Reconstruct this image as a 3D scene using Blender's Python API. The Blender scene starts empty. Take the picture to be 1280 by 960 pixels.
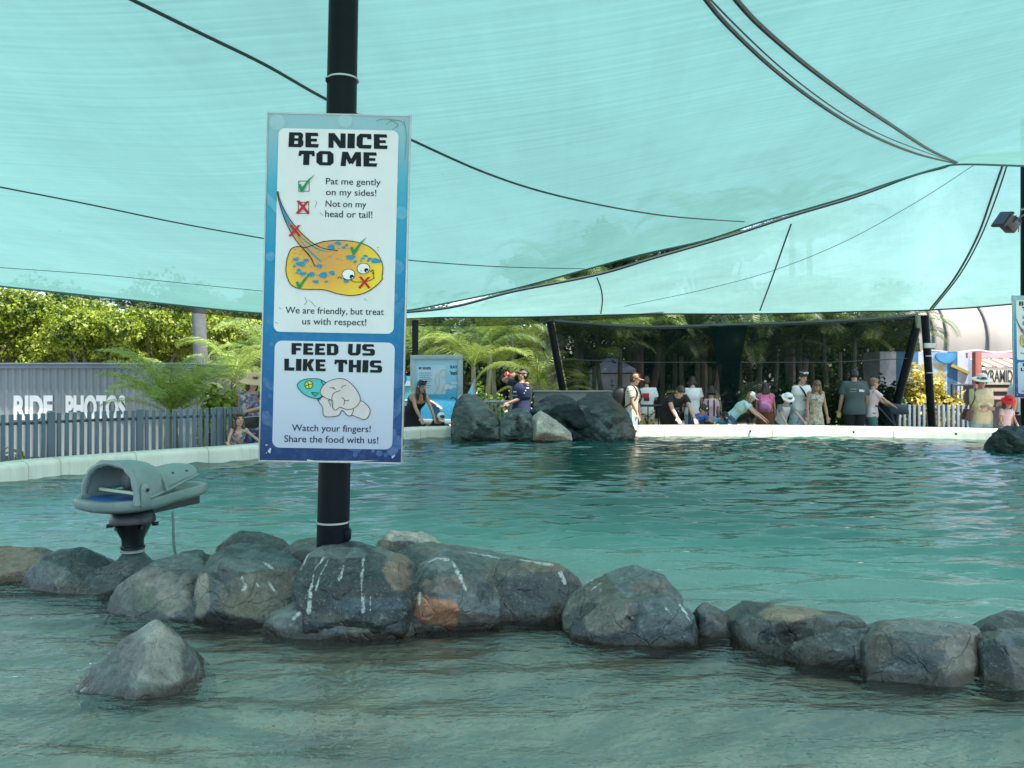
import bpy, bmesh, math, random
import numpy as np
from mathutils import Vector, Matrix, noise
from mathutils.bvhtree import BVHTree
from mathutils import geometry as mgeo

S = bpy.context.scene
COL = S.collection
R = math.radians
rnd = random.Random(7)

# ------------------------------------------------------------------ camera, sky, sun, exposure
EYE = 1.15            # eye height over the water (z = 0)
FPX = 962.0           # focal length in pixels of the 1280 wide photograph
HOR = 470.0           # row of the horizon
GROUND = -0.50
cam_d = bpy.data.cameras.new('camera'); cam = bpy.data.objects.new('camera', cam_d); COL.objects.link(cam)
cam.location = (0, 0, EYE); cam.rotation_euler = (R(90), 0, 0)
cam_d.sensor_width = 36; cam_d.lens = 36 * FPX / 1280; cam_d.shift_y = -(480 - HOR) / 1280
cam_d.clip_start = 0.05; cam_d.clip_end = 2000
S.camera = cam
SUN_EL, SUN_AZ = 66.0, 125.0      # azimuth measured clockwise from +Y (view direction)
w = bpy.data.worlds.new('World'); S.world = w; w.use_nodes = True
nt = w.node_tree; nt.nodes.clear()
sky = nt.nodes.new('ShaderNodeTexSky'); sky.sky_type = 'NISHITA'; sky.sun_disc = False
sky.sun_elevation = R(SUN_EL); sky.sun_rotation = R(SUN_AZ); sky.air_density = 1.0; sky.dust_density = 1.0
bg = nt.nodes.new('ShaderNodeBackground'); bg.inputs[1].default_value = 0.15
wo = nt.nodes.new('ShaderNodeOutputWorld')
nt.links.new(sky.outputs[0], bg.inputs[0]); nt.links.new(bg.outputs[0], wo.inputs[0])
sd = bpy.data.lights.new('sun', 'SUN'); sd.energy = 4.2; sd.angle = R(0.5); sd.color = (1, .93, .83)
sun = bpy.data.objects.new('sun', sd); COL.objects.link(sun)
sdir = Vector((math.sin(R(SUN_AZ)) * math.cos(R(SUN_EL)), math.cos(R(SUN_AZ)) * math.cos(R(SUN_EL)), math.sin(R(SUN_EL))))
sun.rotation_euler = sdir.to_track_quat('Z', 'Y').to_euler(); sun.location = (0, 0, 30)
vs = S.view_settings; vs.view_transform = 'Standard'; vs.look = 'None'; vs.gamma = 1; vs.use_curve_mapping = False
vs.exposure = 1.65
S.render.engine = 'CYCLES'
S.cycles.max_bounces = 10; S.cycles.transparent_max_bounces = 24; S.cycles.diffuse_bounces = 4; S.cycles.glossy_bounces = 4
S.cycles.caustics_reflective = False; S.cycles.caustics_refractive = False
S.cycles.sample_clamp_indirect = 6
try:
    S.cycles.use_denoising = True; S.cycles.denoiser = 'OPENIMAGEDENOISE'
except Exception: pass

# ------------------------------------------------------------------ helpers
def P(x, y, Z):
    """photograph pixel at a chosen distance -> world point"""
    return Vector(((x - 640) / FPX * Z, Z, EYE - (y - HOR) / FPX * Z))
def WZ(y): return EYE * FPX / (y - HOR)      # distance of the water at row y
def PW(x, y): return P(x, y, WZ(y))

def link(o):
    COL.objects.link(o); return o
def wloc(o):
    v = Vector((0, 0, 0))
    while o: v += Vector(o.location); o = o.parent
    return v
def tag(o, label=None, cat=None, group=None, kind=None):
    if label: o['label'] = label
    if cat: o['category'] = cat
    if group: o['group'] = group
    if kind: o['kind'] = kind
    return o
def thing(name, label, cat, loc=(0, 0, 0), group=None):
    o = link(bpy.data.objects.new(name, None)); o.location = loc; o.empty_display_size = .1
    return tag(o, label, cat, group)
def mesh_obj(name, me, mat, parent=None, origin=None, smooth=None):
    """me in world coordinates; the object's origin goes to its parent's base or to `origin`"""
    o = link(bpy.data.objects.new(name, me))
    if mat is not None:
        for m in (mat if isinstance(mat, (list, tuple)) else [mat]): me.materials.append(m)
    off = Vector((0, 0, 0))
    if origin is not None: off = Vector(origin)
    elif parent is not None: off = wloc(parent)
    if off.length > 0: me.transform(Matrix.Translation(-off))
    if parent is not None:
        o.parent = parent; o.location = off - wloc(parent)
    else: o.location = off
    if smooth is not None:
        me.polygons.foreach_set('use_smooth', [smooth] * len(me.polygons))
    return o
def sharp(me, ang=35):
    try: me.set_sharp_from_angle(angle=R(ang))
    except Exception: pass

class MB:
    """collects shapes into one mesh"""
    def __init__(self): self.v = []; self.f = []; self.m = []
    def add(self, vs, fs, mi=0):
        n = len(self.v); self.v += [tuple(p) for p in vs]; self.f += [tuple(i + n for i in f) for f in fs]; self.m += [mi] * len(fs)
    def box(self, c, d, rot=None, mi=0, bev=0.0):
        x, y, z = d[0] / 2, d[1] / 2, d[2] / 2
        bm = bmesh.new(); bmesh.ops.create_cube(bm, size=1)
        for v in bm.verts: v.co = Vector((v.co.x * d[0], v.co.y * d[1], v.co.z * d[2]))
        if bev > 0: bmesh.ops.bevel(bm, geom=bm.edges[:], offset=bev, segments=2, affect='EDGES', profile=.5)
        M = rot if rot is not None else Matrix.Identity(3)
        self.addbm(bm, lambda p: M @ p + Vector(c), mi)
    def addbm(self, bm, fn=lambda p: p, mi=0):
        bm.verts.index_update()
        self.add([fn(v.co) for v in bm.verts], [[v.index for v in f.verts] for f in bm.faces], mi); bm.free()
    def sphere(self, c, r, mi=0, seg=16, rings=10, rot=None):
        r = (r, r, r) if not hasattr(r, '__len__') else r
        bm = bmesh.new(); bmesh.ops.create_uvsphere(bm, u_segments=seg, v_segments=rings, radius=1)
        M = rot if rot is not None else Matrix.Identity(3)
        self.addbm(bm, lambda p: M @ Vector((p.x * r[0], p.y * r[1], p.z * r[2])) + Vector(c), mi)
    def tube(self, pts, rad, seg=8, mi=0, cap=True, ell=None):
        """rad: number or list; ell: optional list of (a, b) with fixed frames"""
        pts = [Vector(p) for p in pts]; n = len(pts)
        if not hasattr(rad, '__len__'): rad = [rad] * n
        up = None; vs = []
        for i, p in enumerate(pts):
            t = (pts[min(i + 1, n - 1)] - pts[max(i - 1, 0)])
            t = t.normalized() if t.length > 1e-9 else Vector((0, 0, 1))
            if up is None:
                up = Vector((1, 0, 0)) if abs(t.x) < .9 else Vector((0, 1, 0))
            a = (up - t * up.dot(t)).normalized(); b = t.cross(a); up = a
            for k in range(seg):
                th = 2 * math.pi * k / seg
                vs.append(p + (a * math.cos(th) + b * math.sin(th)) * rad[i])
        fs = [[i * seg + k, i * seg + (k + 1) % seg, (i + 1) * seg + (k + 1) % seg, (i + 1) * seg + k] for i in range(n - 1) for k in range(seg)]
        if cap: fs += [list(range(seg))[::-1], [(n - 1) * seg + k for k in range(seg)]]
        self.add(vs, fs, mi)
    def loft(self, rings, closed=True, cap=True, mi=0):
        n = len(rings[0]); vs = [p for r in rings for p in r]; fs = []
        kk = n if closed else n - 1
        for i in range(len(rings) - 1):
            for k in range(kk):
                fs.append([i * n + k, i * n + (k + 1) % n, (i + 1) * n + (k + 1) % n, (i + 1) * n + k])
        if cap and closed: fs += [list(range(n))[::-1], [(len(rings) - 1) * n + k for k in range(n)]]
        self.add(vs, fs, mi)
    def lathe(self, c, prof, seg=20, mi=0, axis=None):
        """prof: list of (r, h)"""
        M = axis if axis is not None else Matrix.Identity(3); c = Vector(c)
        self.loft([[c + M @ Vector((r * math.cos(2 * math.pi * k / seg), r * math.sin(2 * math.pi * k / seg), h)) for k in range(seg)] for r, h in prof], mi=mi)
    def prism(self, poly, d, mi=0):
        """poly: 3d points of a planar face; extruded by vector d"""
        poly = [Vector(p) for p in poly]; d = Vector(d); n = len(poly)
        tri = mgeo.tessellate_polygon([poly])
        vs = poly + [p + d for p in poly]
        fs = [list(t) for t in tri] + [[i + n for i in t][::-1] for t in tri] + [[i, (i + 1) % n, (i + 1) % n + n, i + n] for i in range(n)]
        self.add(vs, fs, mi)
    def face(self, poly, mi=0):
        poly = [Vector(p) for p in poly]
        self.add(poly, [list(t) for t in mgeo.tessellate_polygon([poly])], mi)
    def mesh(self, name, fix=True):
        me = bpy.data.meshes.new(name); me.from_pydata(self.v, [], self.f)
        me.polygons.foreach_set('material_index', self.m)
        if fix:
            bm = bmesh.new(); bm.from_mesh(me); bmesh.ops.recalc_face_normals(bm, faces=bm.faces[:]); bm.to_mesh(me); bm.free()
        me.update(); return me
    def build(self, name, mat, parent=None, origin=None, smooth=True, ang=40, fix=True):
        me = self.mesh(name, fix); o = mesh_obj(name, me, mat, parent, origin, smooth)
        if smooth: sharp(me, ang)
        return o

def evaluated_mesh(me, mods):
    """apply modifiers to a mesh and return the new mesh"""
    o = link(bpy.data.objects.new('work', me))
    for typ, kw in mods:
        m = o.modifiers.new(typ, typ)
        for k, v in kw.items(): setattr(m, k, v)
    dg = bpy.context.evaluated_depsgraph_get(); dg.update()
    out = bpy.data.meshes.new_from_object(o.evaluated_get(dg), depsgraph=dg)
    bpy.data.objects.remove(o); return out
def voxel(mb, name, size, smooth=2):
    me = mb.mesh(name)
    mods = [('REMESH', dict(mode='VOXEL', voxel_size=size))]
    if smooth: mods.append(('SMOOTH', dict(iterations=smooth, factor=.5)))
    out = evaluated_mesh(me, mods); out.name = name
    return out
def verts_np(me):
    a = np.empty(len(me.vertices) * 3, dtype=np.float32); me.vertices.foreach_get('co', a); return a.reshape(-1, 3)
def set_col(me, arr, name='Col'):
    a = me.color_attributes.new(name, 'FLOAT_COLOR', 'POINT')
    c = np.ones((len(me.vertices), 4), dtype=np.float32); c[:, :3] = arr
    a.data.foreach_set('color', c.ravel())
def ellring(c, ax, ay, a, b, n=20, pw=1.0):
    out = []
    for k in range(n):
        t = 2 * math.pi * k / n; ct, st = math.cos(t), math.sin(t)
        if pw != 1: ct = math.copysign(abs(ct) ** pw, ct); st = math.copysign(abs(st) ** pw, st)
        out.append(Vector(c) + Vector(ax) * (a * ct) + Vector(ay) * (b * st))
    return out
def catmull(pts, n=8, closed=False):
    pts = [Vector(p) for p in pts]; out = []; m = len(pts)
    rng = range(m if closed else m - 1)
    for i in rng:
        g = (lambda k: pts[k % m]) if closed else (lambda k: pts[min(max(k, 0), m - 1)])
        a, b, c, d = g(i - 1), g(i), g(i + 1), g(i + 2)
        for j in range(n):
            t = j / n
            out.append(.5 * ((2 * b) + (c - a) * t + (2 * a - 5 * b + 4 * c - d) * t * t + (3 * b - a - 3 * c + d) * t ** 3))
    if not closed: out.append(pts[-1])
    return out
def interp(pts, t):
    """pts: list of tuples (key, *values)"""
    for i in range(len(pts) - 1):
        if pts[i][0] <= t <= pts[i + 1][0]:
            f = (t - pts[i][0]) / (pts[i + 1][0] - pts[i][0])
            return [a + (b - a) * f for a, b in zip(pts[i][1:], pts[i + 1][1:])]
    return list(pts[0][1:] if t < pts[0][0] else pts[-1][1:])

# ------------------------------------------------------------------ materials
class NT:
    def __init__(self, name):
        self.m = bpy.data.materials.new(name); self.m.use_nodes = True; self.t = self.m.node_tree; self.t.nodes.clear()
        self.out = self.n('OutputMaterial')
    def n(self, typ, **kw):
        nd = self.t.nodes.new('ShaderNode' + typ)
        for k, v in kw.items():
            if k.startswith('i_'):
                key = k[2:]; key = int(key) if key.isdigit() else key.replace('_', ' ')
                s = nd.inputs[key]
                if hasattr(v, 'links') or isinstance(v, bpy.types.NodeSocket): self.t.links.new(v, s)
                else: s.default_value = v if not (hasattr(v, '__len__') and len(v) == 3 and s.type == 'RGBA') else (*v, 1)
            else: setattr(nd, k, v)
        return nd
    def l(self, a, b): self.t.links.new(a, b)
    def pos(self, scale=(1, 1, 1), rot=(0, 0, 0), kind='Object'):
        tc = self.n('TexCoord'); mp = self.n('Mapping'); mp.inputs['Scale'].default_value = scale; mp.inputs['Rotation'].default_value = rot
        self.l(tc.outputs[kind], mp.inputs['Vector']); return mp.outputs[0]
    def noise(self, vec, scale, detail=4, rough=.55, dist=0.0):
        nd = self.n('TexNoise'); nd.inputs['Scale'].default_value = scale; nd.inputs['Detail'].default_value = detail
        nd.inputs['Roughness'].default_value = rough; nd.inputs['Distortion'].default_value = dist
        self.l(vec, nd.inputs['Vector']); return nd.outputs['Fac']
    def ramp(self, fac, stops, interp='LINEAR'):
        r = self.n('ValToRGB'); cr = r.color_ramp; cr.interpolation = interp
        while len(cr.elements) < len(stops): cr.elements.new(.5)
        for e, (p, c) in zip(cr.elements, stops): e.position = p; e.color = (*c, 1) if len(c) == 3 else c
        self.l(fac, r.inputs[0]); return r.outputs[0]
    def mix(self, fac, a, b, blend='MIX'):
        m = self.n('Mix', data_type='RGBA', blend_type=blend)
        for s, v in ((m.inputs[0], fac), (m.inputs[6], a), (m.inputs[7], b)):
            if isinstance(v, bpy.types.NodeSocket): self.l(v, s)
            else: s.default_value = v if not hasattr(v, '__len__') else ((*v, 1) if len(v) == 3 else v)
        return m.outputs[2]
    def math(self, op, a, b=0.0, c=0.0, clamp=False):
        m = self.n('Math', operation=op, use_clamp=clamp)
        for s, v in zip(m.inputs, (a, b, c)):
            if isinstance(v, bpy.types.NodeSocket): self.l(v, s)
            else: s.default_value = v
        return m.outputs[0]
    def bump(self, h, strength=.5, dist=.01, normal=None):
        b = self.n('Bump'); b.inputs['Strength'].default_value = strength; b.inputs['Distance'].default_value = dist
        self.l(h, b.inputs['Height'])
        if normal is not None: self.l(normal, b.inputs['Normal'])
        return b.outputs[0]
    def bsdf(self, col, rough=.6, normal=None, metal=0.0, spec=.5):
        p = self.n('BsdfPrincipled')
        for key, v in (('Base Color', col), ('Roughness', rough), ('Metallic', metal), ('Specular IOR Level', spec)):
            s = p.inputs[key]
            if isinstance(v, bpy.types.NodeSocket): self.l(v, s)
            else: s.default_value = (*v, 1) if hasattr(v, '__len__') and len(v) == 3 else v
        if normal is not None: self.l(normal, p.inputs['Normal'])
        return p.outputs[0]
    def fin(self, sh): self.l(sh, self.out.inputs[0]); return self.m

_cache = {}
def pm(name, col, rough=.6, var=.18, scale=14, bump=.15, metal=0.0, spec=.5, dirt=0.0, bscale=None):
    """painted / cloth / plastic surface with uneven tone, fine grain and some dirt"""
    if name in _cache: return _cache[name]
    g = NT(name); v = g.pos()
    f = g.noise(v, scale, 5); f2 = g.noise(v, scale * .23, 3)
    a = tuple(c * (1 - var) for c in col); b = tuple(min(1, c * (1 + var)) for c in col)
    c = g.ramp(g.math('MULTIPLY_ADD', f2, .5, g.math('MULTIPLY', f, .5)), [(.32, a), (.68, b)])
    if dirt > 0:
        d = g.ramp(g.noise(v, scale * .6, 7, .7), [(.5, (0, 0, 0)), (.72, (1, 1, 1))])
        c = g.mix(g.math('MULTIPLY', d, dirt), c, tuple(x * .35 + .02 for x in col))
    n = g.bump(g.noise(v, bscale or scale * 6, 4), bump, .004) if bump else None
    ro = g.math('MULTIPLY_ADD', f, .25, rough - .12)
    _cache[name] = g.fin(g.bsdf(c, ro, n, metal, spec)); return _cache[name]

WAVE_SLOPE = .045; WAVE_NEAR = .6
SAIL_BODY = (.16, .37, .34); SAIL_TRANS = (.067, .146, .132); SAIL_TRANS2 = (.118, .213, .194); SAIL_OPAC = .94

# ================================================================== SETTING
LOOP = catmull([(x, y, 0) for x, y in [(-5.5, 8.3), (-5.3, 8.75), (-4.5, 9.7), (-3.5, 10.7), (-2.75, 12.5), (-1.85, 14.1), (-.7, 14.5), (2.4, 14.7), (5.5, 14.65),
    (8.6, 13.75), (10.6, 11.5), (11, 8.3), (10, 3.7), (7.4, 1.1), (0, .8), (-5.5, 1.1), (-7.4, 3.7), (-6.6, 6.7)]], 6, True)
NL = len(LOOP)
LN = []
for i in range(NL):
    t = (LOOP[(i + 1) % NL] - LOOP[i - 1]).normalized(); LN.append(Vector((-t.y, t.x, 0)))   # outward (loop runs clockwise)
def off(i, d, z): return LOOP[i % NL] + LN[i % NL] * d + Vector((0, 0, z))
def inside(x, y):
    c = False; j = NL - 1
    for i in range(NL):
        a, b = LOOP[i], LOOP[j]
        if (a.y > y) != (b.y > y) and x < (b.x - a.x) * (y - a.y) / (b.y - a.y) + a.x: c = not c
        j = i
    return c
# ground: one sheet from the pool's rim to the horizon
g = NT('paving'); v = g.pos()
c = g.ramp(g.noise(v, .6, 8, .6), [(.3, (.30, .28, .25)), (.7, (.42, .39, .35))])
c = g.mix(g.ramp(g.noise(v, 2.2, 6, .7), [(.52, (0, 0, 0)), (.7, (.6, .6, .6))]), c, (.20, .19, .17))
M_PAVE = g.fin(g.bsdf(c, .85, g.bump(g.noise(v, 60, 4), .3, .004)))
mb = MB(); cx = Vector((2, 8, 0)); rings = []
for d in (.33, 3, 12, 60, 700):
    rings.append([(off(i, .33, GROUND) if d == .33 else cx + (LOOP[i] - cx).normalized() * ((LOOP[i] - cx).length + d) + Vector((0, 0, GROUND))) for i in range(NL)])
mb.loft(rings, cap=False)
tag(mb.build('ground', M_PAVE, smooth=False), kind='structure')

# pool rim: rounded concrete wall
g = NT('rim_concrete'); v = g.pos()
c = g.ramp(g.noise(v, 1.3, 6, .6), [(.3, (.60, .59, .50)), (.7, (.74, .73, .65))])
sx = g.n('SeparateXYZ'); g.l(g.pos(), sx.inputs[0])
streak = g.ramp(g.noise(g.pos((9, 9, .7)), 1.0, 5, .6), [(.5, (0, 0, 0)), (.75, (.55, .55, .55))])
c = g.mix(streak, c, (.42, .45, .36))
tide = g.ramp(g.math('ADD', sx.outputs[2], g.math('MULTIPLY', g.noise(v, 3, 4), .05)), [(.03, (.8, .8, .8)), (.085, (0, 0, 0))])
c = g.mix(tide, c, (.36, .40, .28))
M_RIM = g.fin(g.bsdf(c, .6, g.bump(g.noise(v, 30, 5), .25, .006)))
mb = MB()
prof = [(0, -1.1), (0, .13), (.012, .165), (.04, .188), (.08, .197), (.27, .197), (.315, .18), (.33, .14), (.33, GROUND - .05)]
mb.loft([[off(i, d, z) for i in range(NL)] for d, z in prof], cap=False)
rim = thing('pool_rim', 'low rounded cream concrete wall round the edge of the ray pool', 'pool wall', (0, 15, GROUND))
o = mb.build('wall', M_RIM, rim, smooth=True, ang=60)
M_BOLT = pm('dark_bolt', (.06, .06, .06), .5)
for (px, py) in ((210, 573), (795, 537), (938, 538), (1067, 539), (1195, 542)):
    best = min(range(NL), key=lambda i: abs(LOOP[i].x / LOOP[i].y * FPX + 640 - px) if LOOP[i].y > 7 else 1e9)
    Q = off(best, -.012, .1); Q.x = (px - 640) / FPX * Q.y
    mb = MB(); mb.sphere(Q, (.02, .02, .026)); mb.build('bolt', M_BOLT, rim)
M_JOINT = pm('joint_sealant', (.42, .42, .36), .8)
for i in range(3, 62, 4):
    rr_ = [off(i, d, z) for d, z in [(-.002, -.02), (-.002, .13), (.010, .167), (.039, .1905), (.08, .1995), (.27, .1995), (.317, .182), (.333, .14)]]
    mb = MB(); mb.tube(rr_, .0035, 5); mb.build('joint', M_JOINT, rim)

# pool floor: pale shelf in front of the rocks, deeper basin behind
RL = [(-9, 5.2), (-4.5, 4.75), (-2.8, 4.3), (-1.8, 3.9), (-.72, 3.7), (.0, 3.75), (.5, 3.5), (1.15, 3.3), (1.55, 3.1), (3, 2.8), (6, 2.4), (12, 2)]
def rock_y(x): return interp(RL, x)[0]
g = NT('pool_floor'); v = g.pos()
at = g.n('VertexColor', layer_name='Col')
n1 = g.noise(v, 1.1, 7, .65, .6); n2 = g.noise(v, 7, 6, .65)
sand = g.ramp(g.math('MULTIPLY_ADD', n2, .45, g.math('MULTIPLY', n1, .55)), [(.36, (.24, .24, .17)), (.47, (.62, .62, .49)), (.62, (.86, .86, .74))])
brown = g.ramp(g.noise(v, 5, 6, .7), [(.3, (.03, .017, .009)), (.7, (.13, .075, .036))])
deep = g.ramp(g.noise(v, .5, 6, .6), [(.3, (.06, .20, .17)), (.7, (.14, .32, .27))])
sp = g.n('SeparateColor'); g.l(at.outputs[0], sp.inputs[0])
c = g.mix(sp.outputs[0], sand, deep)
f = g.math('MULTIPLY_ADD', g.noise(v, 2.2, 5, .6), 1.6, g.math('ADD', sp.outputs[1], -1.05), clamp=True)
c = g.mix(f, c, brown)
pb = g.n('TexVoronoi'); pb.inputs['Scale'].default_value = 26; g.l(v, pb.inputs['Vector']); c = g.mix(g.ramp(pb.outputs['Distance'], [(.10, (.75, .75, .75)), (.22, (0, 0, 0))]), c, g.mix(.5, (.10, .09, .07), pb.outputs['Color']))
M_FLOOR = g.fin(g.bsdf(c, .9))
mb = MB(); st = .16; idx = {}; vs = []; fs = []; colr = []
nx, ny = int(20 / st), int(16 / st)
for j in range(ny + 1):
    for i in range(nx + 1):
        x, y = -8.5 + i * st, .2 + j * st
        d = y - rock_y(x)
        t = min(1, max(0, (d - .1) / 1.6)); t = t * t * (3 - 2 * t)
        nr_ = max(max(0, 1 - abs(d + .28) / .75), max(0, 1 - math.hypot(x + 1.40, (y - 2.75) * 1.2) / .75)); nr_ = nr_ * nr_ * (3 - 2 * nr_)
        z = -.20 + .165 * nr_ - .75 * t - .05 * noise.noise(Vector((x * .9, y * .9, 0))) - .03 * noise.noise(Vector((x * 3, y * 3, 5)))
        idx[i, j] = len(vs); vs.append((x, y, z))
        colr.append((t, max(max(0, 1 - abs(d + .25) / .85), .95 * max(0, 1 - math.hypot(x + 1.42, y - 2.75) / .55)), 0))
for j in range(ny):
    for i in range(nx):
        x, y = -8.5 + (i + .5) * st, .2 + (j + .5) * st
        ok = inside(x, y)
        if not ok:
            for k in range(0, NL):
                if (LOOP[k].x - x) ** 2 + (LOOP[k].y - y) ** 2 < .07: ok = True; break
        if ok: fs.append((idx[i, j], idx[i + 1, j], idx[i + 1, j + 1], idx[i, j + 1]))
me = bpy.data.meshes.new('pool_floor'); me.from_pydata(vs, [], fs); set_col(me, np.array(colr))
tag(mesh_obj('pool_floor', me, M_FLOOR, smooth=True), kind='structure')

# water: a sheet of real ripples, murky and clear by depth, mirror-like at grazing angles
g = NT('water')
at = g.n('VertexColor', layer_name='Col'); sp = g.n('SeparateColor'); g.l(at.outputs[0], sp.inputs[0])
hh = g.math('ADD', g.math('MULTIPLY', g.noise(g.pos((1, 2.2, 1), (0, 0, R(-8))), 9, 3, .55), 1.0), g.math('MULTIPLY', g.noise(g.pos((1, 1.4, 1), (0, 0, R(20))), 34, 2), .2))
bmp = g.n('Bump'); bmp.inputs['Distance'].default_value =   .013; g.l(hh, bmp.inputs['Height']); g.l(g.math('MULTIPLY_ADD', sp.outputs[0], -.70, 1.0, clamp=True), bmp.inputs['Strength']); nrm = bmp.outputs[0]
fr = g.n('Fresnel'); fr.inputs[0].default_value = 2.4; g.l(nrm, fr.inputs['Normal'])
tr = g.n('BsdfTransparent'); g.l(g.mix(sp.outputs[0], (.93, .97, .93), (.70, .93, .88)), tr.inputs[0])
gl = g.n('BsdfGlossy'); gl.inputs['Roughness'].default_value = .012; g.l(nrm, gl.inputs['Normal'])
mk_ = g.n('BsdfDiffuse'); g.l(g.ramp(sp.outputs[0], [(0, (.62, .66, .56)), (.10, (.32, .47, .405)), (.27, (.24, .45, .375)), (.46, (.075, .30, .235)), (.70, (.014, .15, .115)), (1, (.008, .09, .07))]), mk_.inputs[0])
m0 = g.n('MixShader'); g.l(g.math('MULTIPLY', g.math('MULTIPLY_ADD', sp.outputs[1], -.85, 1.0), g.ramp(sp.outputs[0], [(.0, (.16, .16, .16)), (.06, (.20, .20, .20)), (.13, (.5, .5, .5)), (.4, (.65, .65, .65)), (1, (.8, .8, .8))])), m0.inputs[0]); g.l(tr.outputs[0], m0.inputs[1]); g.l(mk_.outputs[0], m0.inputs[2])
ms = g.n('MixShader'); g.l(fr.outputs[0], ms.inputs[0]); g.l(m0.outputs[0], ms.inputs[1]); g.l(gl.outputs[0], ms.inputs[2])
M_WATER = g.fin(ms.outputs[0])
wx0, wx1, wy0, wy1, wdx, wdy = -8.0, 11.4, .6, 15.1, .05, .024
xs = np.arange(wx0, wx1, wdx); ys = np.arange(wy0, wy1, wdy); X, Y = np.meshgrid(xs, ys)
q = np.random.RandomState(4); Hh = np.zeros_like(X)
warp = .25 * np.sin(X * 1.3 + Y * .7) + .2 * np.sin(X * .55 - Y * 1.1 + 2)
for i in range(64):
    lam = .11 * (5.5 ** q.uniform(0, 1)); th = R(90 + q.normal(0, 17)); kk = 2 * math.pi / lam
    amp = WAVE_SLOPE * lam / (2 * math.pi) * (1.0 if lam < .5 else .75)
    Hh += amp * np.sin(kk * (X * math.cos(th) + (Y + warp * .35) * math.sin(th)) + q.uniform(0, 6.28))
gust = .75 + .3 * np.sin(X * .5 + 1.1) * np.sin(Y * .43 + X * .12) + .2 * np.sin(X * 1.4 - Y * .9)
RY = np.interp(X, [a_ for a_, b_ in RL], [b_ for a_, b_ in RL])
t = np.clip((Y - RY + .15) / 1.3, 0, 1); t = t * t * (3 - 2 * t)
Hh *= gust * (WAVE_NEAR + (1 - WAVE_NEAR) * t)
ny, nx = X.shape; I = np.arange(ny * nx).reshape(ny, nx)
lx = np.array([p.x for p in LOOP]); ly = np.array([p.y for p in LOOP])
def in_loop(x, y, grow=.1):
    cx_, cy_ = 2.0, 8.0; gx = cx_ + (lx - cx_) * (1 + grow / 7); gy = cy_ + (ly - cy_) * (1 + grow / 6)
    c = np.zeros(x.shape, bool); j = len(gx) - 1
    for i in range(len(gx)):
        if gy[i] != gy[j]: c ^= ((gy[i] > y) != (gy[j] > y)) & (x < (gx[j] - gx[i]) * (y - gy[i]) / (gy[j] - gy[i]) + gx[i])
        j = i
    return c
fin = in_loop(X[:-1, :-1] + wdx / 2, Y[:-1, :-1] + wdy / 2)
F4 = np.stack([I[:-1, :-1], I[:-1, 1:], I[1:, 1:], I[1:, :-1]], -1)[fin]
used = np.zeros(ny * nx, bool); used[F4.ravel()] = True; remap = np.cumsum(used) - 1
V3 = np.stack([X, Y, Hh], -1).reshape(-1, 3)[used]
wme = bpy.data.meshes.new('water'); wme.vertices.add(len(V3)); wme.vertices.foreach_set('co', V3.astype(np.float32).ravel())
F4 = remap[F4]; wme.loops.add(F4.size); wme.loops.foreach_set('vertex_index', F4.astype(np.int32).ravel())
wme.polygons.add(len(F4)); wme.polygons.foreach_set('loop_start', np.arange(0, F4.size, 4, dtype=np.int32)); wme.update(calc_edges=True); wme.validate()
td = np.clip((Y - RY + .3) / 4.5, 0, 1) + .08 * np.sin(X * .8 + 1) * np.sin(Y * 1.1) * (Y > RY + .5)
dd_ = Y - RY
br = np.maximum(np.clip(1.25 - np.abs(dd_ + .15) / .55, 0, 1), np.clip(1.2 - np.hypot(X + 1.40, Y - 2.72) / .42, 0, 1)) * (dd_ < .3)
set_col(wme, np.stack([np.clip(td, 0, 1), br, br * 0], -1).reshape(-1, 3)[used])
tag(mesh_obj('water', wme, M_WATER, smooth=True), kind='structure')

# ------------------------------------------------------------------ shade sails
def sail_mat(name, tint, body, trans, opac=.9):
    g = NT(name)
    uv = g.n('UVMap'); 
    def st(scale, rot):
        m = g.n('Mapping'); m.inputs['Scale'].default_value = scale; m.inputs['Rotation'].default_value = (0, 0, rot); g.l(uv.outputs[0], m.inputs[0]); return m.outputs[0]
    w1 = g.noise(st((9, 420, 1), R(40)), 1, 3, .6); w2 = g.noise(st((150, 5, 1), R(14)), 1, 3, .6); big = g.noise(st((3, 3, 1), 0), 1, 5, .55)
    f = g.math('ADD', g.math('MULTIPLY', w1, .42), g.math('ADD', g.math('MULTIPLY', w2, .13), g.math('MULTIPLY', big, .45)))
    k = g.ramp(f, [(.36, (.78, .79, .79)), (.62, (1.0, 1.0, 1.0))])
    speck = g.ramp(g.noise(st((260, 90, 1), 0), 1, 2), [(.76, (1, 1, 1)), (.80, (.55, .57, .55))]); k = g.mix(1.0, k, speck, 'MULTIPLY')
    stain = g.ramp(g.noise(st((14, 7, 1), .4), 1, 6, .7), [(.42, (.90, .91, .90)), (.6, (1, 1, 1))]); k = g.mix(1.0, k, stain, 'MULTIPLY')
    di = g.n('BsdfDiffuse'); g.l(g.mix(1.0, k, body, 'MULTIPLY'), di.inputs[0])
    tl = g.n('BsdfTranslucent'); g.l(g.mix(1.0, k, trans, 'MULTIPLY'), tl.inputs[0])
    a1 = g.n('AddShader'); g.l(di.outputs[0], a1.inputs[0]); g.l(tl.outputs[0], a1.inputs[1])
    tp = g.n('BsdfTransparent'); tp.inputs[0].default_value = (*tint, 1)
    ms = g.n('MixShader'); ms.inputs[0].default_value = opac
    g.l(tp.outputs[0], ms.inputs[1]); g.l(a1.outputs[0], ms.inputs[2])
    return g.fin(ms.outputs[0])
M_SAIL = sail_mat('teal_shade_cloth', (.92, 1, .98), SAIL_BODY, SAIL_TRANS, SAIL_OPAC)
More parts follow.
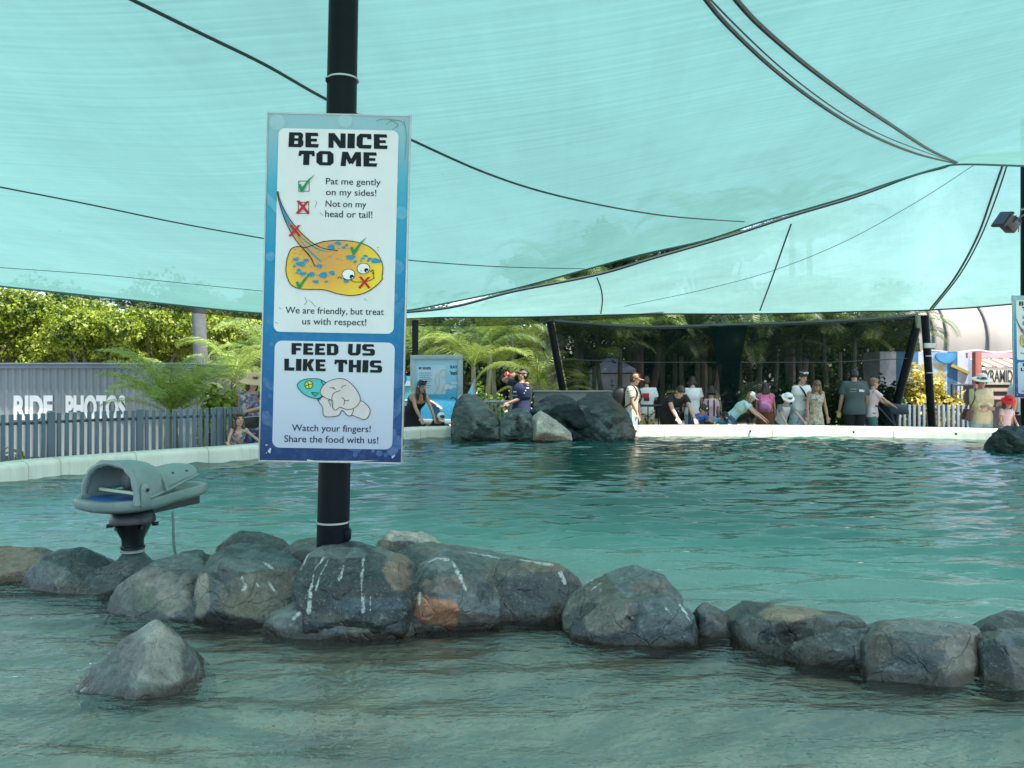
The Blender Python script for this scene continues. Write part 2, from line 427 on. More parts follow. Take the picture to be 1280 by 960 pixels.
M_SAIL2 = sail_mat('pale_teal_shade_cloth', (.92, 1, .98), SAIL_BODY, SAIL_TRANS2, SAIL_OPAC)
M_CABLE = pm('cable', (.012, .03, .032), .5)
M_HEM = pm('hem_webbing', (.06, .16, .15), .7)
M_DPOLE = pm('dark_pole', (.003, .007, .009), .42, .3, 9, .05, spec=.12, dirt=.0)

def patch(name, far, near, nu=90, nv=40, sag=0.0, ripple=0.0):
    """cloth between two edge curves, lists of points over the same parameter"""
    fa = catmull(far, 10); ne = catmull(near, 10)
    def at(c, t):
        f = t * (len(c) - 1); i = min(int(f), len(c) - 2); return c[i].lerp(c[i + 1], f - i)
    vs = []; uvs = []
    for j in range(nv + 1):
        for i in range(nu + 1):
            u, vv = i / nu, j / nv
            p = at(fa, u).lerp(at(ne, u), vv)
            p = p + Vector((0, 0, -sag * math.sin(math.pi * vv) + ripple * noise.noise(Vector((u * 9, vv * 3, 1)))* math.sin(math.pi * vv)))
            vs.append(p); uvs.append((u, vv))
    fs = [(j * (nu + 1) + i, j * (nu + 1) + i + 1, (j + 1) * (nu + 1) + i + 1, (j + 1) * (nu + 1) + i) for j in range(nv) for i in range(nu)]
    me = bpy.data.meshes.new(name); me.from_pydata([tuple(p) for p in vs], [], fs)
    ul = me.uv_layers.new(name='UVMap')
    for l in me.loops: ul.data[l.index].uv = uvs[l.vertex_index]
    me.update(); return me, BVHTree.FromPolygons([tuple(p) for p in vs], fs)
def hit(bvh, x, y, off=.015):
    d = (P(x, y, 1) - Vector((0, 0, EYE))).normalized()
    h = bvh.ray_cast(Vector((0, 0, EYE)), d)
    return None if h[0] is None else h[0] - d * off
def seam(bvh, pts, rad, parent, mat=None, name='seam', off=.012):
    q = [hit(bvh, p.x, p.y, off) for p in catmull([(x, y, 0) for x, y in pts], 8)]
    q = [p for p in q if p is not None]
    if len(q) > 1:
        mb = MB(); mb.tube(q, rad, 6); return mb.build(name, mat or M_CABLE, parent)

k = .92
FAR1 = [(-420, 318, 13), (-200, 337, 13.5), (0, 357, 14.2), (170, 375, 14.8), (330, 391, 15.6), (440, 392, 16), (505, 388, 16.2), (570, 376, 16.1), (640, 361, 15.9), (715, 341, 15.6),
    (800, 318, 15.3), (880, 300, 15.0), (950, 277, 14.8), (1010, 260, 14.5), (1070, 242, 14.2), (1120, 225, 14.0), (1170, 210, 13.9), (1200, 205, 13.8), (1280, 207, 13.6), (1400, 212, 13.4), (1560, 216, 13.2)]
far1 = [P(x, y, Z * k) for x, y, Z in FAR1]
near1 = [Vector((-9 + 21 * i / 10, -4.5, 4.4 + .5 * math.sin(i * 1.1))) for i in range(11)]
# same parameter along both edges: resample the near edge at the far edge's own positions
near1 = [Vector((-10 + 22 * i / (len(far1) - 1), -4.6, 4.55 + .25 * math.sin(i * .5))) for i in range(len(far1))]
me, BV1 = patch('cloth', far1, near1, 140, 50, .35, .05)
s1 = thing('shade_sail', 'big teal shade sail stretched low over the whole pool and the near rocks', 'shade sail', (0, 5, 4))
mesh_obj('cloth', me, M_SAIL, s1, smooth=True)
seam(BV1, [(150, -8), (250, 41), (330, 80), (410, 125), (515, 175), (610, 217), (700, 245), (820, 268), (930, 277)], .012, s1)
seam(BV1, [(-30, 228), (100, 253), (220, 278), (330, 298), (430, 315), (510, 325), (620, 333), (740, 336)], .009, s1)
seam(BV1, [(-20, 333), (120, 343), (240, 355), (330, 364)], .006, s1)
seam(BV1, [(875, -10), (905, 27), (960, 80), (1020, 127), (1080, 164), (1140, 190), (1194, 204)], .016, s1)
seam(BV1, [(881, -8), (930, 42), (985, 92), (1050, 140), (1110, 172), (1190, 202)], .006, s1)
seam(BV1, [(912, -10), (945, 27), (1000, 75), (1060, 120), (1120, 160), (1160, 186), (1196, 203)], .019, s1)
mb = MB(); mb.tube([p + Vector((0, -.02, -.01)) for p in catmull(far1, 8)], .021, 6); mb.build('hem', M_HEM, s1)

TOP2 = [(470, 392, 16.6), (560, 384, 16.5), (640, 364, 16.4), (745, 343, 16.3), (820, 321, 16), (910, 295, 15.8), (990, 269, 15.5), (1070, 245, 15.2), (1140, 219, 15), (1180, 208, 14.8), (1215, 195, 14.6), (1290, 190, 14.4), (1420, 190, 14)]
BOT2 = [(470, 397, 17.2), (540, 396, 17.6), (640, 396, 18), (730, 394, 18.4), (820, 392, 18.8), (910, 392, 19), (1000, 391, 19), (1070, 389, 18.8), (1140, 388, 18.5), (1180, 386, 17.6), (1215, 384, 17), (1290, 378, 16.5), (1420, 372, 16)]
top2 = [P(x, y, Z * k) for x, y, Z in TOP2]; bot2 = [P(x, y, Z * k) for x, y, Z in BOT2]
me, BV2 = patch('cloth', bot2, top2, 100, 24, .06, .03)
s2 = thing('shade_sail', 'second paler teal shade sail sloping down behind the big one at the far right', 'shade sail', (4, 16, 3))
mesh_obj('cloth', me, M_SAIL2, s2, smooth=True)
seam(BV2, [(989, 280), (980, 305), (966, 345), (950, 388)], .016, s2)
seam(BV2, [(746, 347), (751, 360), (753, 375), (751, 392)], .014, s2)
seam(BV2, [(1254, 205), (1240, 245), (1222, 295), (1195, 345), (1163, 386)], .02, s2)
seam(BV2, [(1259, 206), (1246, 245), (1226, 296), (1200, 343), (1166, 386)], .014, s2)
seam(BV2, [(1218, 206), (1150, 250), (1060, 300), (970, 337), (880, 362), (780, 383)], .005, s2)
mb = MB(); mb.tube([p + Vector((0, -.01, -.01)) for p in catmull(top2, 8)], .03, 6); mb.tube([p + Vector((0, -.01, -.01)) for p in catmull(bot2, 8)], .017, 6); mb.build('hem', pm('dark_webbing', (.02, .04, .04), .8), s2)
# dark lashing along the open gap between both sails
mb = MB(); a = catmull(far1[6:18], 8); b = catmull(top2[0:12], 8)
tt = lambda c, t: c[min(int(t * (len(c) - 1)), len(c) - 1)]

def net_mat(name, col, opac):
    g = NT(name); v = g.pos()
    di = g.n('BsdfDiffuse'); di.inputs[0].default_value = (*col, 1)
    tp = g.n('BsdfTransparent'); ms = g.n('MixShader')
    g.l(g.math('MULTIPLY_ADD', g.noise(v, 2.5, 4), .25, opac - .12, clamp=True), ms.inputs[0])
    g.l(tp.outputs[0], ms.inputs[1]); g.l(di.outputs[0], ms.inputs[2]); return g.fin(ms.outputs[0])
M_NET = net_mat('dark_netting', (.004, .010, .009), .79)
M_NET2 = net_mat('grey_netting', (.03, .05, .045), .72)
def strip(name, label, up, lo, mat, cat='shade sail'):
    mb = MB(); u = catmull(up, 8); l = catmull(lo, 8)
    mid = [(a + b) / 2 + Vector((0, .15, 0)) for a, b in zip(u, l)]
    mb.loft([u, mid, l], closed=False)
    return tag(mb.build(name, mat, origin=(u[0] + l[-1]) / 2, smooth=True), label, cat)
strip('netting_valance', 'dark see-through mesh strip under the left edge of the big sail, before the hedge trees', [P(x, y, 14.6) for x, y in ((-60, 348), (60, 358), (180, 371), (270, 381), (345, 390))], [P(x, y, 15.4) for x, y in ((-60, 352), (60, 366), (180, 385), (270, 394), (345, 402))], M_NET2, 'shade mesh')
strip('netting_valance', 'grey see-through mesh strip under the second sail beside the thin dark post', [P(x, y, 17.2) for x, y in ((495, 392), (600, 394), (700, 392), (830, 389))], [P(x, y, 18.4) for x, y in ((495, 407), (600, 408), (700, 403), (830, 395))], M_NET2, 'shade mesh')

# netting wall with its leaning posts behind the bathers
nw = thing('netting_screen', 'long black see-through netting screen behind the people at the far rim', 'netting', P(900, 530, 16.6))
NZ = 16.4
tops = [(693, 402), (800, 409), (905, 407), (1040, 402), (1146, 395)]; bots = [(712, 498), (800, 520), (905, 528), (1040, 530), (1118, 531)]
u = catmull([P(x, y, NZ) for x, y in tops], 8); l = catmull([P(x, y, NZ + .05) for x, y in bots], 8)
mb = MB(); mb.loft([[a.lerp(b, t) + Vector((0, .12 * math.sin(t * 3.1) + .05 * math.sin(i * .9), 0)) for i, (a, b) in enumerate(zip(u, l))] for t in (0, .2, .4, .6, .8, 1)], closed=False)
mb.build('net', M_NET, nw)
mb = MB(); u2 = [P(x, y, NZ - .12) for x, y in ((886, 408), (900, 408), (918, 408), (936, 407))]; m2 = [P(x, y, NZ - .12) for x, y in ((896, 450), (904, 450), (920, 452), (927, 452))]; l2 = [P(x, y, NZ - .12) for x, y in ((903, 520), (909, 526), (917, 528), (921, 528))]
mb.loft([[p + Vector((0, .06 * (i % 2), 0)) for i, p in enumerate(r)] for r in (u2, m2, l2)], closed=False); mb.build('bunched_net', net_mat('bunched_netting', (.004, .012, .011), .9), nw)
mb = MB(); mb.tube([p + Vector((0, -.03, 0)) for p in u], .045, 6); mb.build('top_hem', M_CABLE, nw)
mb = MB(); mb.tube([P(x, y, NZ - .05) for x, y in ((699, 449), (800, 453), (905, 453), (1040, 453), (1134, 448))], .011, 6); mb.build('rope', M_CABLE, nw)
def post(a, b, r): 
    mb = MB(); mb.tube([a, b], r, 14); return mb
post(P(687, 401, 16.3), P(716, 556, 16.6), .075).build('post', M_DPOLE, nw)
mb = post(P(1149, 396, 16.3), P(1108, 556, 16.6), .085); mb.build('post', M_DPOLE, nw)
mb = MB(); mb.box(P(1149, 402, 16.25), (.14, .1, .28), bev=.02); mb.build('lashing', pm('old_rope', (.22, .22, .17), .9), nw)

# right hand canopy poles and thin post at the left
cp = thing('canopy_post', 'dark green post with a white clamp beside the netting screen, before the croton bush', 'post', P(1166, 558, 15.6))
post(P(1156, 394, 15.5), P(1167, 558, 15.6), .075).build('shaft', M_DPOLE, cp)
mb = MB(); mb.box(P(1162, 432, 15.42), (.21, .08, .1), bev=.01); mb.build('clamp', pm('white_clamp', (.5, .5, .5), .5), cp)
mb = MB()
for py in (445, 466): mb.lathe(P(1158 + (py - 394) * .067, py, 15.5), [(.08, -.012), (.082, .012)], 14)
mb.build('band', pm('steel_band', (.45, .45, .45), .4, metal=.6), cp)
cp = thing('canopy_post', 'thin dark square post rising behind the small information board', 'post', P(519, 552, 17.5))
mb = MB(); a = P(519, 400, 17.5); b = P(519, 558, 17.5); mb.box((a + b) / 2, (.13, .13, (a - b).length), bev=.01); mb.build('shaft', M_DPOLE, cp)
cp = thing('canopy_post', 'tall black post at the right picture edge carrying the floodlight', 'post', P(1283, 548, 12.8))
post(P(1283, 150, 12.8), P(1283, 565, 12.8), .085).build('shaft', M_DPOLE, cp)
mb = MB(); mb.lathe(P(1283, 262, 12.8), [(.09, -.015), (.092, .015)], 16); mb.build('band', pm('steel_band', (.45,) * 3), cp)
# floodlight
fl = thing('floodlight', 'black spotlight tilted down from a bracket on the black post at the right edge', 'floodlight', P(1268, 280, 12.7))
sc = 12.7 / FPX
rot = Matrix.Rotation(R(35), 3, 'Y') @ Matrix.Rotation(R(18), 3, 'Z')
mb = MB(); C0 = P(1260, 279, 12.65)
mb.box(C0, (.31, .2, .2), rot, bev=.03); mb.box(C0 + rot @ Vector((-.13, 0, -.02)), (.05, .26, .29), rot, bev=.015)
for i in range(5): mb.box(C0 + rot @ Vector((-.02 + i * .035, 0, .11)), (.012, .18, .05), rot)
mb.build('lamp_body', pm('black_metal', (.012, .016, .018), .4), fl)
mb = MB(); mb.box(C0 + rot @ Vector((-.158, 0, -.02)), (.008, .21, .23), rot); mb.build('lens', pm('dark_glass', (.03, .05, .05), .12, .05, bump=0), fl)
mb = MB(); mb.tube([C0 + Vector((.02, -.1, 0)), C0 + Vector((.1, -.12, .06)), C0 + Vector((.17, -.05, .1)), P(1283, 268, 12.75)], .014, 6); mb.tube([P(1273, 290, 12.7), P(1276, 262, 12.75), P(1281, 258, 12.78)], .008, 6); mb.build('bracket', pm('black_metal', (.01, .01, .01)), fl)

# ================================================================== SIGN AND ITS POLE
SZ = 3.62
sp_ = thing('sign_pole', 'black leaning round pole with thin steel bands that carries the big ray sign', 'pole', P(415, 700, SZ + .1))
PZ = SZ + .13
top = hit(BV1, 431, 2, 0)
pts = [P(415, 712, PZ), P(417, 640, PZ), P(423.5, 320, PZ), P(429.5, 0, PZ), P(436, -330, PZ)]
up = P(436, -330, PZ); h = BV1.ray_cast(pts[3], (up - pts[3]).normalized())
if h[0] is not None: pts[-1] = h[0]
mb = MB(); mb.tube(pts, [.078, .077, .074, .071, .07], 28); mb.build('shaft', M_DPOLE, sp_)
M_STEEL = pm('brushed_steel', (.5, .5, .48), .35, metal=.7)
for (x, y) in ((428.6, 100), (416.2, 652)):
    mb = MB(); q = P(x, y, PZ); mb.lathe(q, [(.074 if y < 300 else .079, -.005), (.077 if y < 300 else .081, -.004), (.077 if y < 300 else .081, .004), (.074, .005)], 28)
    mb.build('band', M_STEEL, sp_)
mb = MB(); mb.box(P(434.5, 668, PZ - .02), (.03, .05, .06), bev=.01); mb.box(P(409.5, 100, PZ - .04), (.018, .02, .022), bev=.003); mb.build('buckle', M_DPOLE, sp_)

def rrect(x0, y0, x1, y1, r, n=6):
    o = []
    for cx, cy, a in ((x1 - r, y0 + r, -90), (x1 - r, y1 - r, 0), (x0 + r, y1 - r, 90), (x0 + r, y0 + r, 180)):
        for k in range(n + 1):
            t = R(a + 90 * k / n); o.append((cx + r * math.cos(t), cy + r * math.sin(t)))
    return o
class Board:
    """flat printed board; u,v in photograph pixels of a board seen head-on"""
    def __init__(s, name, label, cat, corners, Z, W, H, yaw=0):
        s.tl, s.tr, s.br, s.bl = [P(x, y, Z) for x, y in corners]; s.W, s.H = W, H
        s.t = thing(name, label, cat, (s.bl + s.br) / 2)
        s.n = ((s.bl - s.tl).cross(s.tr - s.tl)).normalized()
        if s.n.y > 0: s.n = -s.n
        s.px = (s.tr - s.tl).length / W
    def at(s, u, v, lift=0.0):
        a = s.tl.lerp(s.tr, u / s.W); b = s.bl.lerp(s.br, u / s.W)
        return a.lerp(b, v / s.H) + s.n * lift
    def poly(s, name, pts, lift, mat, par=None):
        mb = MB(); mb.face([s.at(u, v, lift) for u, v in pts]); return mb.build(name, mat, par or s.t, smooth=False, fix=False)
    def polys(s, name, many, lift, mat, par=None):
        mb = MB()
        for i, pts in enumerate(many): mb.face([s.at(u, v, lift + i * 4e-5) for u, v in pts])
        return mb.build(name, mat, par or s.t, smooth=False, fix=False)
    def strokes(s, name, many, wd, lift, mat, par=None, taper=False):
        mb = MB()
        for q, pts in enumerate(many):
            p = [Vector((a, b, 0)) for a, b in pts]; n = len(p); L = []; Rr = []
            for i in range(n):
                t = (p[min(i + 1, n - 1)] - p[max(i - 1, 0)]); t = t.normalized() if t.length > 0 else Vector((1, 0, 0))
                k = wd / 2 * ((.45 + .55 * math.sin(math.pi * (i + .5) / n)) if taper else 1)
                m = Vector((-t.y, t.x, 0)) * k; L.append(p[i] + m); Rr.append(p[i] - m)
            mb.loft([[s.at(a.x, a.y, lift + q * 1e-5), s.at(b.x, b.y, lift + q * 1e-5)] for a, b in zip(L, Rr)], closed=False)
        return mb.build(name, mat, par or s.t, smooth=False, fix=False)
    def text(s, name, lines, lift, mat, par=None, bold=0.0, spacing=1.0, shear=0.0):
        """lines: (words, u0, u1, baseline v, cap height)"""
        V = []; F = []
        for body, u0, u1, vb, cap in lines:
            cu = bpy.data.curves.new('lettering', 'FONT'); cu.body = body; cu.size = 1; cu.offset = bold; cu.space_character = spacing; cu.resolution_u = 4
            cu.shear = shear
            o = link(bpy.data.objects.new('lettering', cu)); dg = bpy.context.evaluated_depsgraph_get(); dg.update()
            me = bpy.data.meshes.new_from_object(o.evaluated_get(dg), depsgraph=dg)
            bpy.data.objects.remove(o); bpy.data.curves.remove(cu)
            co = verts_np(me); x0, x1 = co[:, 0].min(), co[:, 0].max(); capu = .69 + 2 * bold
            n = len(V)
            for x, y, z in co: V.append(s.at(u0 + (x - x0) / (x1 - x0) * (u1 - u0), vb - (y + bold) / capu * cap, lift))
            F += [[i + n for i in p.vertices] for p in me.polygons]
            bpy.data.meshes.remove(me)
        me = bpy.data.meshes.new(name); me.from_pydata([tuple(p) for p in V], [], F); me.update()
        return mesh_obj(name, me, mat, par or s.t, smooth=False)

GLY = {
 'B': [[(0,0),(.38,0),(.38,1),(0,1)],[(.3,.78),(.8,.78),(.8,1),(.3,1)],[(.3,.42),(.85,.42),(.85,.6),(.3,.6)],[(.3,0),(.85,0),(.85,.22),(.3,.22)],[(.64,.5),(.9,.5),(.95,.64),(.95,.86),(.8,1),(.64,1)],[(.64,0),(.85,0),(1,.14),(1,.4),(.9,.54),(.64,.54)]],
 'E': [[(0,0),(.42,0),(.42,1),(0,1)],[(.3,.77),(.97,.77),(.93,1),(.3,1)],[(.3,.4),(.86,.4),(.86,.6),(.3,.6)],[(.3,0),(.95,0),(1,.24),(.3,.24)]],
 'N': [[(0,0),(.3,0),(.3,1),(0,1)],[(.7,0),(1,0),(1,1),(.7,1)],[(0,1),(.36,1),(1,0),(.64,0)]],
 'I': [[(0,0),(1,0),(1,1),(0,1)]],
 'C': [[(0,.2),(.2,0),(.4,0),(.4,1),(.2,1),(0,.8)],[(.35,.75),(.96,.75),(.92,1),(.35,1)],[(.35,0),(.94,0),(1,.25),(.35,.25)],[(.68,.64),(.96,.64),(.96,.8),(.68,.8)]],
 'T': [[(0,.74),(1,.74),(.97,1),(.03,1)],[(.31,0),(.69,0),(.69,.8),(.31,.8)],[(0,.62),(.16,.62),(.2,.8),(0,.8)],[(.84,.62),(1,.62),(1,.8),(.8,.8)]],
 'O': [[(0,.2),(.2,0),(.36,0),(.36,1),(.2,1),(0,.8)],[(.64,0),(.8,0),(1,.2),(1,.8),(.8,1),(.64,1)],[(.3,.78),(.7,.78),(.7,1),(.3,1)],[(.3,0),(.7,0),(.7,.22),(.3,.22)]],
 'M': [[(0,0),(.26,0),(.26,1),(.05,1)],[(.74,0),(1,0),(.95,1),(.74,1)],[(.05,1),(.32,1),(.58,.3),(.42,.12)],[(.95,1),(.68,1),(.42,.3),(.58,.12)]],
 'F': [[(0,0),(.44,0),(.44,1),(0,1)],[(.3,.75),(1,.75),(.96,1),(.3,1)],[(.3,.36),(.88,.36),(.88,.58),(.3,.58)]],
 'D': [[(0,0),(.36,0),(.36,1),(0,1)],[(.3,.78),(.7,.78),(.7,1),(.3,1)],[(.3,0),(.7,0),(.7,.22),(.3,.22)],[(.62,0),(.78,0),(1,.22),(1,.78),(.78,1),(.62,1)]],
 'U': [[(0,.2),(.2,0),(.36,0),(.36,1),(0,1)],[(.64,0),(.8,0),(1,.2),(1,1),(.64,1)],[(.3,0),(.7,0),(.7,.24),(.3,.24)]],
 'S': [[(0,.56),(.14,.42),(.36,.42),(.36,1),(.16,1),(0,.86)],[(.3,.78),(.95,.78),(.9,1),(.3,1)],[(.3,.4),(.7,.4),(.7,.6),(.3,.6)],[(.64,0),(.86,0),(1,.14),(1,.46),(.86,.6),(.64,.6)],[(.04,0),(.7,0),(.7,.22),(0,.22)]],
 'L': [[(0,0),(.46,0),(.46,1),(0,1)],[(.4,0),(.96,0),(1,.28),(.4,.28)]],
 'K': [[(0,0),(.38,0),(.38,1),(0,1)],[(.36,.4),(.6,.4),(1,1),(.62,1),(.36,.62)],[(.4,.6),(.66,.62),(1,0),(.62,0),(.4,.42)]],
 'H': [[(0,0),(.36,0),(.36,1),(0,1)],[(.64,0),(1,0),(1,1),(.64,1)],[(.3,.38),(.7,.38),(.7,.62),(.3,.62)]],
}
GW = {'I': .48, 'M': 1.35, 'N': 1.12, 'O': 1.12, 'E': .9, 'F': .9, 'L': .9, 'T': 1.05, 'B': 1.0}
def block_words(s, name, lines, lift, mat, par=None):
    """heavy block capitals, every bar a little apart in height"""
    mb = MB()
    for body, u0, u1, vb, cap in lines:
        tw = sum(GW.get(c, 1.0) for c in body) + .12 * (len(body) - 1); x = 0
        for ci, c in enumerate(body):
            wd = GW.get(c, 1.0); tilt = .03 * math.sin(ci * 2.3 + len(body))
            for i, poly in enumerate(GLY[c]):
                mb.face([s.at(u0 + (x + px_ * wd + tilt * (py_ - .5)) / tw * (u1 - u0), vb - py_ * cap, lift + i * 1e-4) for px_, py_ in poly])
            x += wd + .12
    return mb.build(name, mat, par or s.t, smooth=False, fix=False)
def circle(u, v, r, ry=None, n=20, rot=0.0):
    ry = ry or r
    return [(u + r * math.cos(t) * math.cos(rot) - ry * math.sin(t) * math.sin(rot), v + r * math.cos(t) * math.sin(rot) + ry * math.sin(t) * math.cos(rot)) for t in [2 * math.pi * k / n for k in range(n)]]
def blob(u, v, r, seed, n=18, e=.25, sx=1.5):
    q = random.Random(seed); ph = [q.random() * 6.3 for _ in range(3)]; o = []
    for k in range(n):
        t = 2 * math.pi * k / n; rr = r * (1 + e * (math.sin(2 * t + ph[0]) * .5 + math.sin(3 * t + ph[1]) * .5))
        o.append((u + sx * rr * math.cos(t), v + rr * math.sin(t)))
    return o

def print_mat(name, stops, axis=2, lo=0, hi=1, var=.06, rough=.38):
    """printed gradient along the board's own height"""
    g = NT(name); sx = g.n('SeparateXYZ'); g.l(g.pos(), sx.inputs[0])
    mr = g.n('MapRange'); mr.inputs[1].default_value = lo; mr.inputs[2].default_value = hi; g.l(sx.outputs[axis], mr.inputs[0])
    c = g.ramp(mr.outputs[0], stops)
    f = g.noise(g.pos(), 22, 6, .65)
    c = g.mix(g.ramp(f, [(.45, (0, 0, 0)), (.75, (var * 3,) * 3)]), c, (.55, .58, .58))
    return g.fin(g.bsdf(c, g.math('MULTIPLY_ADD', f, .3, rough - .15), g.bump(g.noise(g.pos(), 120, 3), .05, .002), spec=.22))
def flat(name, col, rough=.45): return pm('ink_' + name, col, rough, .08, 30, 0, spec=.15)

def ray_sign(label, corners, Z, full=True):
    W, H = 178.0, 436.0
    B = Board('ray_sign', label, 'sign', corners, Z, W, H); t = B.t; s = B.px; hh = H * s
    M_BG = print_mat('sign_blue_print_%d' % full, [(0, (.004, .03, .12)), (.10, (.004, .06, .20)), (.35, (.003, .16, .36)), (.6, (.008, .26, .44)), (.8, (.06, .36, .48)), (.95, (.24, .45, .50)), (1, (.27, .45, .48))], 2, 0, hh, .02)
    mb = MB(); c = [B.at(0, 0), B.at(W, 0), B.at(W, H), B.at(0, H)]
    mb.prism(c, -B.n * .02); mb.build('board', M_BG, t, smooth=False)
    mb = MB()
    for ei, (a, b) in enumerate(zip(c, c[1:] + c[:1])):
        d = (b - a).normalized(); cen = (a + b) / 2 + B.n * (.0015 * (ei % 2)); side = d.cross(B.n).normalized()
        rot = Matrix((d, B.n, side)).transposed(); mb.box(cen - B.n * .010, ((b - a).length + .008 * s / .00376, .026 * s / .00376, .007 * s / .00376), rot, bev=.0012)
    mb.build('frame', pm('sign_alloy', (.45, .46, .45), .4, metal=.4, dirt=.4), t)
    g0 = lambda x, y: (x - 335 + (y - 141) * .0253 , y - 141 - (x - 335) * .0225)   # photograph pixel -> board pixel
    L = .0015
    # rays of light and bubbles of the printed backdrop
    M_B1 = print_mat('sign_bubble_%d' % full, [(0, (.05, .10, .26)), (.2, (.018, .11, .27)), (.5, (.018, .24, .44)), (.8, (.12, .42, .53)), (1, (.32, .50, .54))], 2, 0, hh)
    q = random.Random(3); bub = [(26, 30, 9), (12, 12, 10), (97, 8, 9), (160, 250, 8), (166, 190, 9), (170, 122, 8), (163, 228, 6), (22, 400, 5), (10, 260, 5), (166, 398, 5), (160, 82, 6), (8, 180, 6), (170, 330, 12), (14, 340, 4), (20, 345, 3),
        (40, 287, 3), (52, 283, 2.5), (60, 284, 3), (74, 288, 2), (30, 290, 2), (26, 296, 2), (12, 290, 3), (150, 424, 4), (158, 426, 3), (142, 421, 2.4), (166, 420, 7), (172, 410, 9), (120, 426, 3), (12, 355, 3), (8, 376, 3)]
    B.polys('bubbles', [circle(u, v, r) for u, v, r in bub] + [[(2, 330), (16, 338), (16, 350), (2, 340)], [(2, 372), (70, 410), (70, 420), (2, 388)], [(176, 350), (110, 420), (124, 424), (176, 372)], [(164, 240), (176, 226), (176, 240), (164, 256)], [(2, 100), (14, 112), (14, 126), (2, 114)]], L, M_B1)
    M_P1 = pm('sign_panel_print', (.66, .70, .68), .4, .05, 6, .03, dirt=.12)
    M_P2 = print_mat('sign_lower_panel_%d' % full, [(0, (.43, .47, .60)), (.5, (.52, .58, .66)), (1, (.60, .66, .69))], 2, .02 * hh, .36 * hh, .02)
    up = B.poly('upper_panel', rrect(14, 19, 164, 274, 8), 2 * L, M_P1)
    lo = B.poly('lower_panel', rrect(16, 285, 166, 419, 9), 2 * L, M_P2)
    K = flat('black', (.006, .012, .014)); INK = flat('navy', (.012, .03, .06))
    def T(x0, x1, y): a = g0(x0, y); b = g0(x1, y); return a[0], b[0], (a[1] + b[1]) / 2
    lines = []
    def ln(body, x0, x1, yb, cap): u0, u1, vb = T(x0, x1, yb); lines.append((body, u0, u1, vb, cap))
    ln('BE', 361, 398.5, 184.5, 18.5); ln('NICE', 410.5, 484.5, 186, 18.5); ln('TO', 373, 417, 207, 18); ln('ME', 426, 471.5, 208.5, 18)
    block_words(B, 'heading', lines, 3 * L, K, up); lines = []
    ln('FEED', 364.5, 423, 444.5, 14.5); ln('US', 435, 468.5, 445.5, 14.5); ln('LIKE', 355.5, 407.5, 464.5, 15); ln('THIS', 418, 477.5, 466.5, 15.5)
    block_words(B, 'heading', lines, 3 * L, K, lo); lines = []
    ln('Pat me gently', 407.5, 476, 231.5, 8); ln('on my sides!', 407.5, 470.5, 245, 8); ln('Not on my', 407, 458, 259.5, 8); ln('head or tail!', 406.5, 465.5, 272.5, 8.5)
    ln('We are friendly, but treat', 357, 480, 393.5, 8.3); ln('us with respect!', 378, 458, 407, 8.3)
    B.text('body_text', lines, 3 * L, INK, up, bold=.006); lines = []
    ln('Watch your fingers!', 365, 463.5, 540.5, 8.3); ln('Share the food with us!', 355.5, 473, 554.5, 8.5)
    B.text('body_text', lines, 3 * L, INK, lo, bold=.006)
    c1 = lambda x, y: g0(310 + x / 4.173, 130 + y / 4.173); c2 = lambda x, y: g0(310 + x / 4, 350 + y / 4)
    def sm(pts, n=6, closed=True): return [(p.x, p.y) for p in catmull([(a, b, 0) for a, b in pts], n, closed)]
    # boxes, ticks and crosses
    GREEN = flat('green', (.012, .26, .085)); RED = flat('red', (.50, .025, .03))
    bx = [[c1(266, 404), c1(320, 404), c1(320, 457), c1(266, 457), c1(266, 404)], [c1(264, 515), c1(318, 515), c1(318, 573), c1(264, 573), c1(264, 515)]]
    B.strokes('tick_box', bx, 1.0, 3 * L, K, up)
    def tick(f, x, y, k): return [f(x - 22 * k, y - 8 * k), f(x - 10 * k, y - 14 * k), f(x - 1 * k, y + 6 * k), f(x + 30 * k, y - 34 * k), f(x + 66 * k, y - 62 * k), f(x + 34 * k, y - 24 * k), f(x + 2 * k, y + 30 * k), f(x - 8 * k, y + 30 * k)]
    for f, x, y, k in ((c1, 286, 432, 1), (c1, 556, 760, 1.0), (c1, 272, 940, .95)):
        B.poly('tick_mark', tick(f, x, y, k), 7 * L, GREEN, up)
    def cross(f, x, y, k):
        return [[f(x - 32 * k, y - 32 * k), f(x - 18 * k, y - 34 * k), f(x + 32 * k, y + 26 * k), f(x + 22 * k, y + 34 * k)], [f(x + 32 * k, y - 32 * k), f(x + 16 * k, y - 30 * k), f(x - 36 * k, y + 28 * k), f(x - 24 * k, y + 33 * k)]]
    for f, x, y, k in ((c1, 290, 543, 1.08), (c1, 248, 664, .95), (c1, 610, 936, .95)):
        a, b = cross(f, x, y, k); mb = MB(); mb.face([B.at(*p, 7 * L) for p in a]); mb.face([B.at(*p, 7.2 * L) for p in b]); mb.build('cross_mark', RED, up, smooth=False, fix=False)
    # the drawn ray
    body = sm([c1(278, 747), c1(300, 752), c1(352, 735), c1(400, 720), c1(480, 715), c1(560, 722), c1(630, 746), c1(680, 792), c1(704, 850), c1(700, 905), c2(672, 0), c2(640, 34), c2(585, 68), c2(520, 81), c2(450, 72), c2(380, 52), c2(270, 48), c2(222, 30), c1(210, 915), c1(200, 870), c1(208, 805), c1(232, 755)])
    g = NT('ray_print_%d' % full); v = g.pos()
    d = g.n('VectorMath', operation='DISTANCE'); cc = B.at(*c1(400, 790)) - B.tl.lerp(B.tr, 0); cen = B.at(*c1(400, 785)) - wloc(t)
    g.l(v, d.inputs[0]); d.inputs[1].default_value = cen
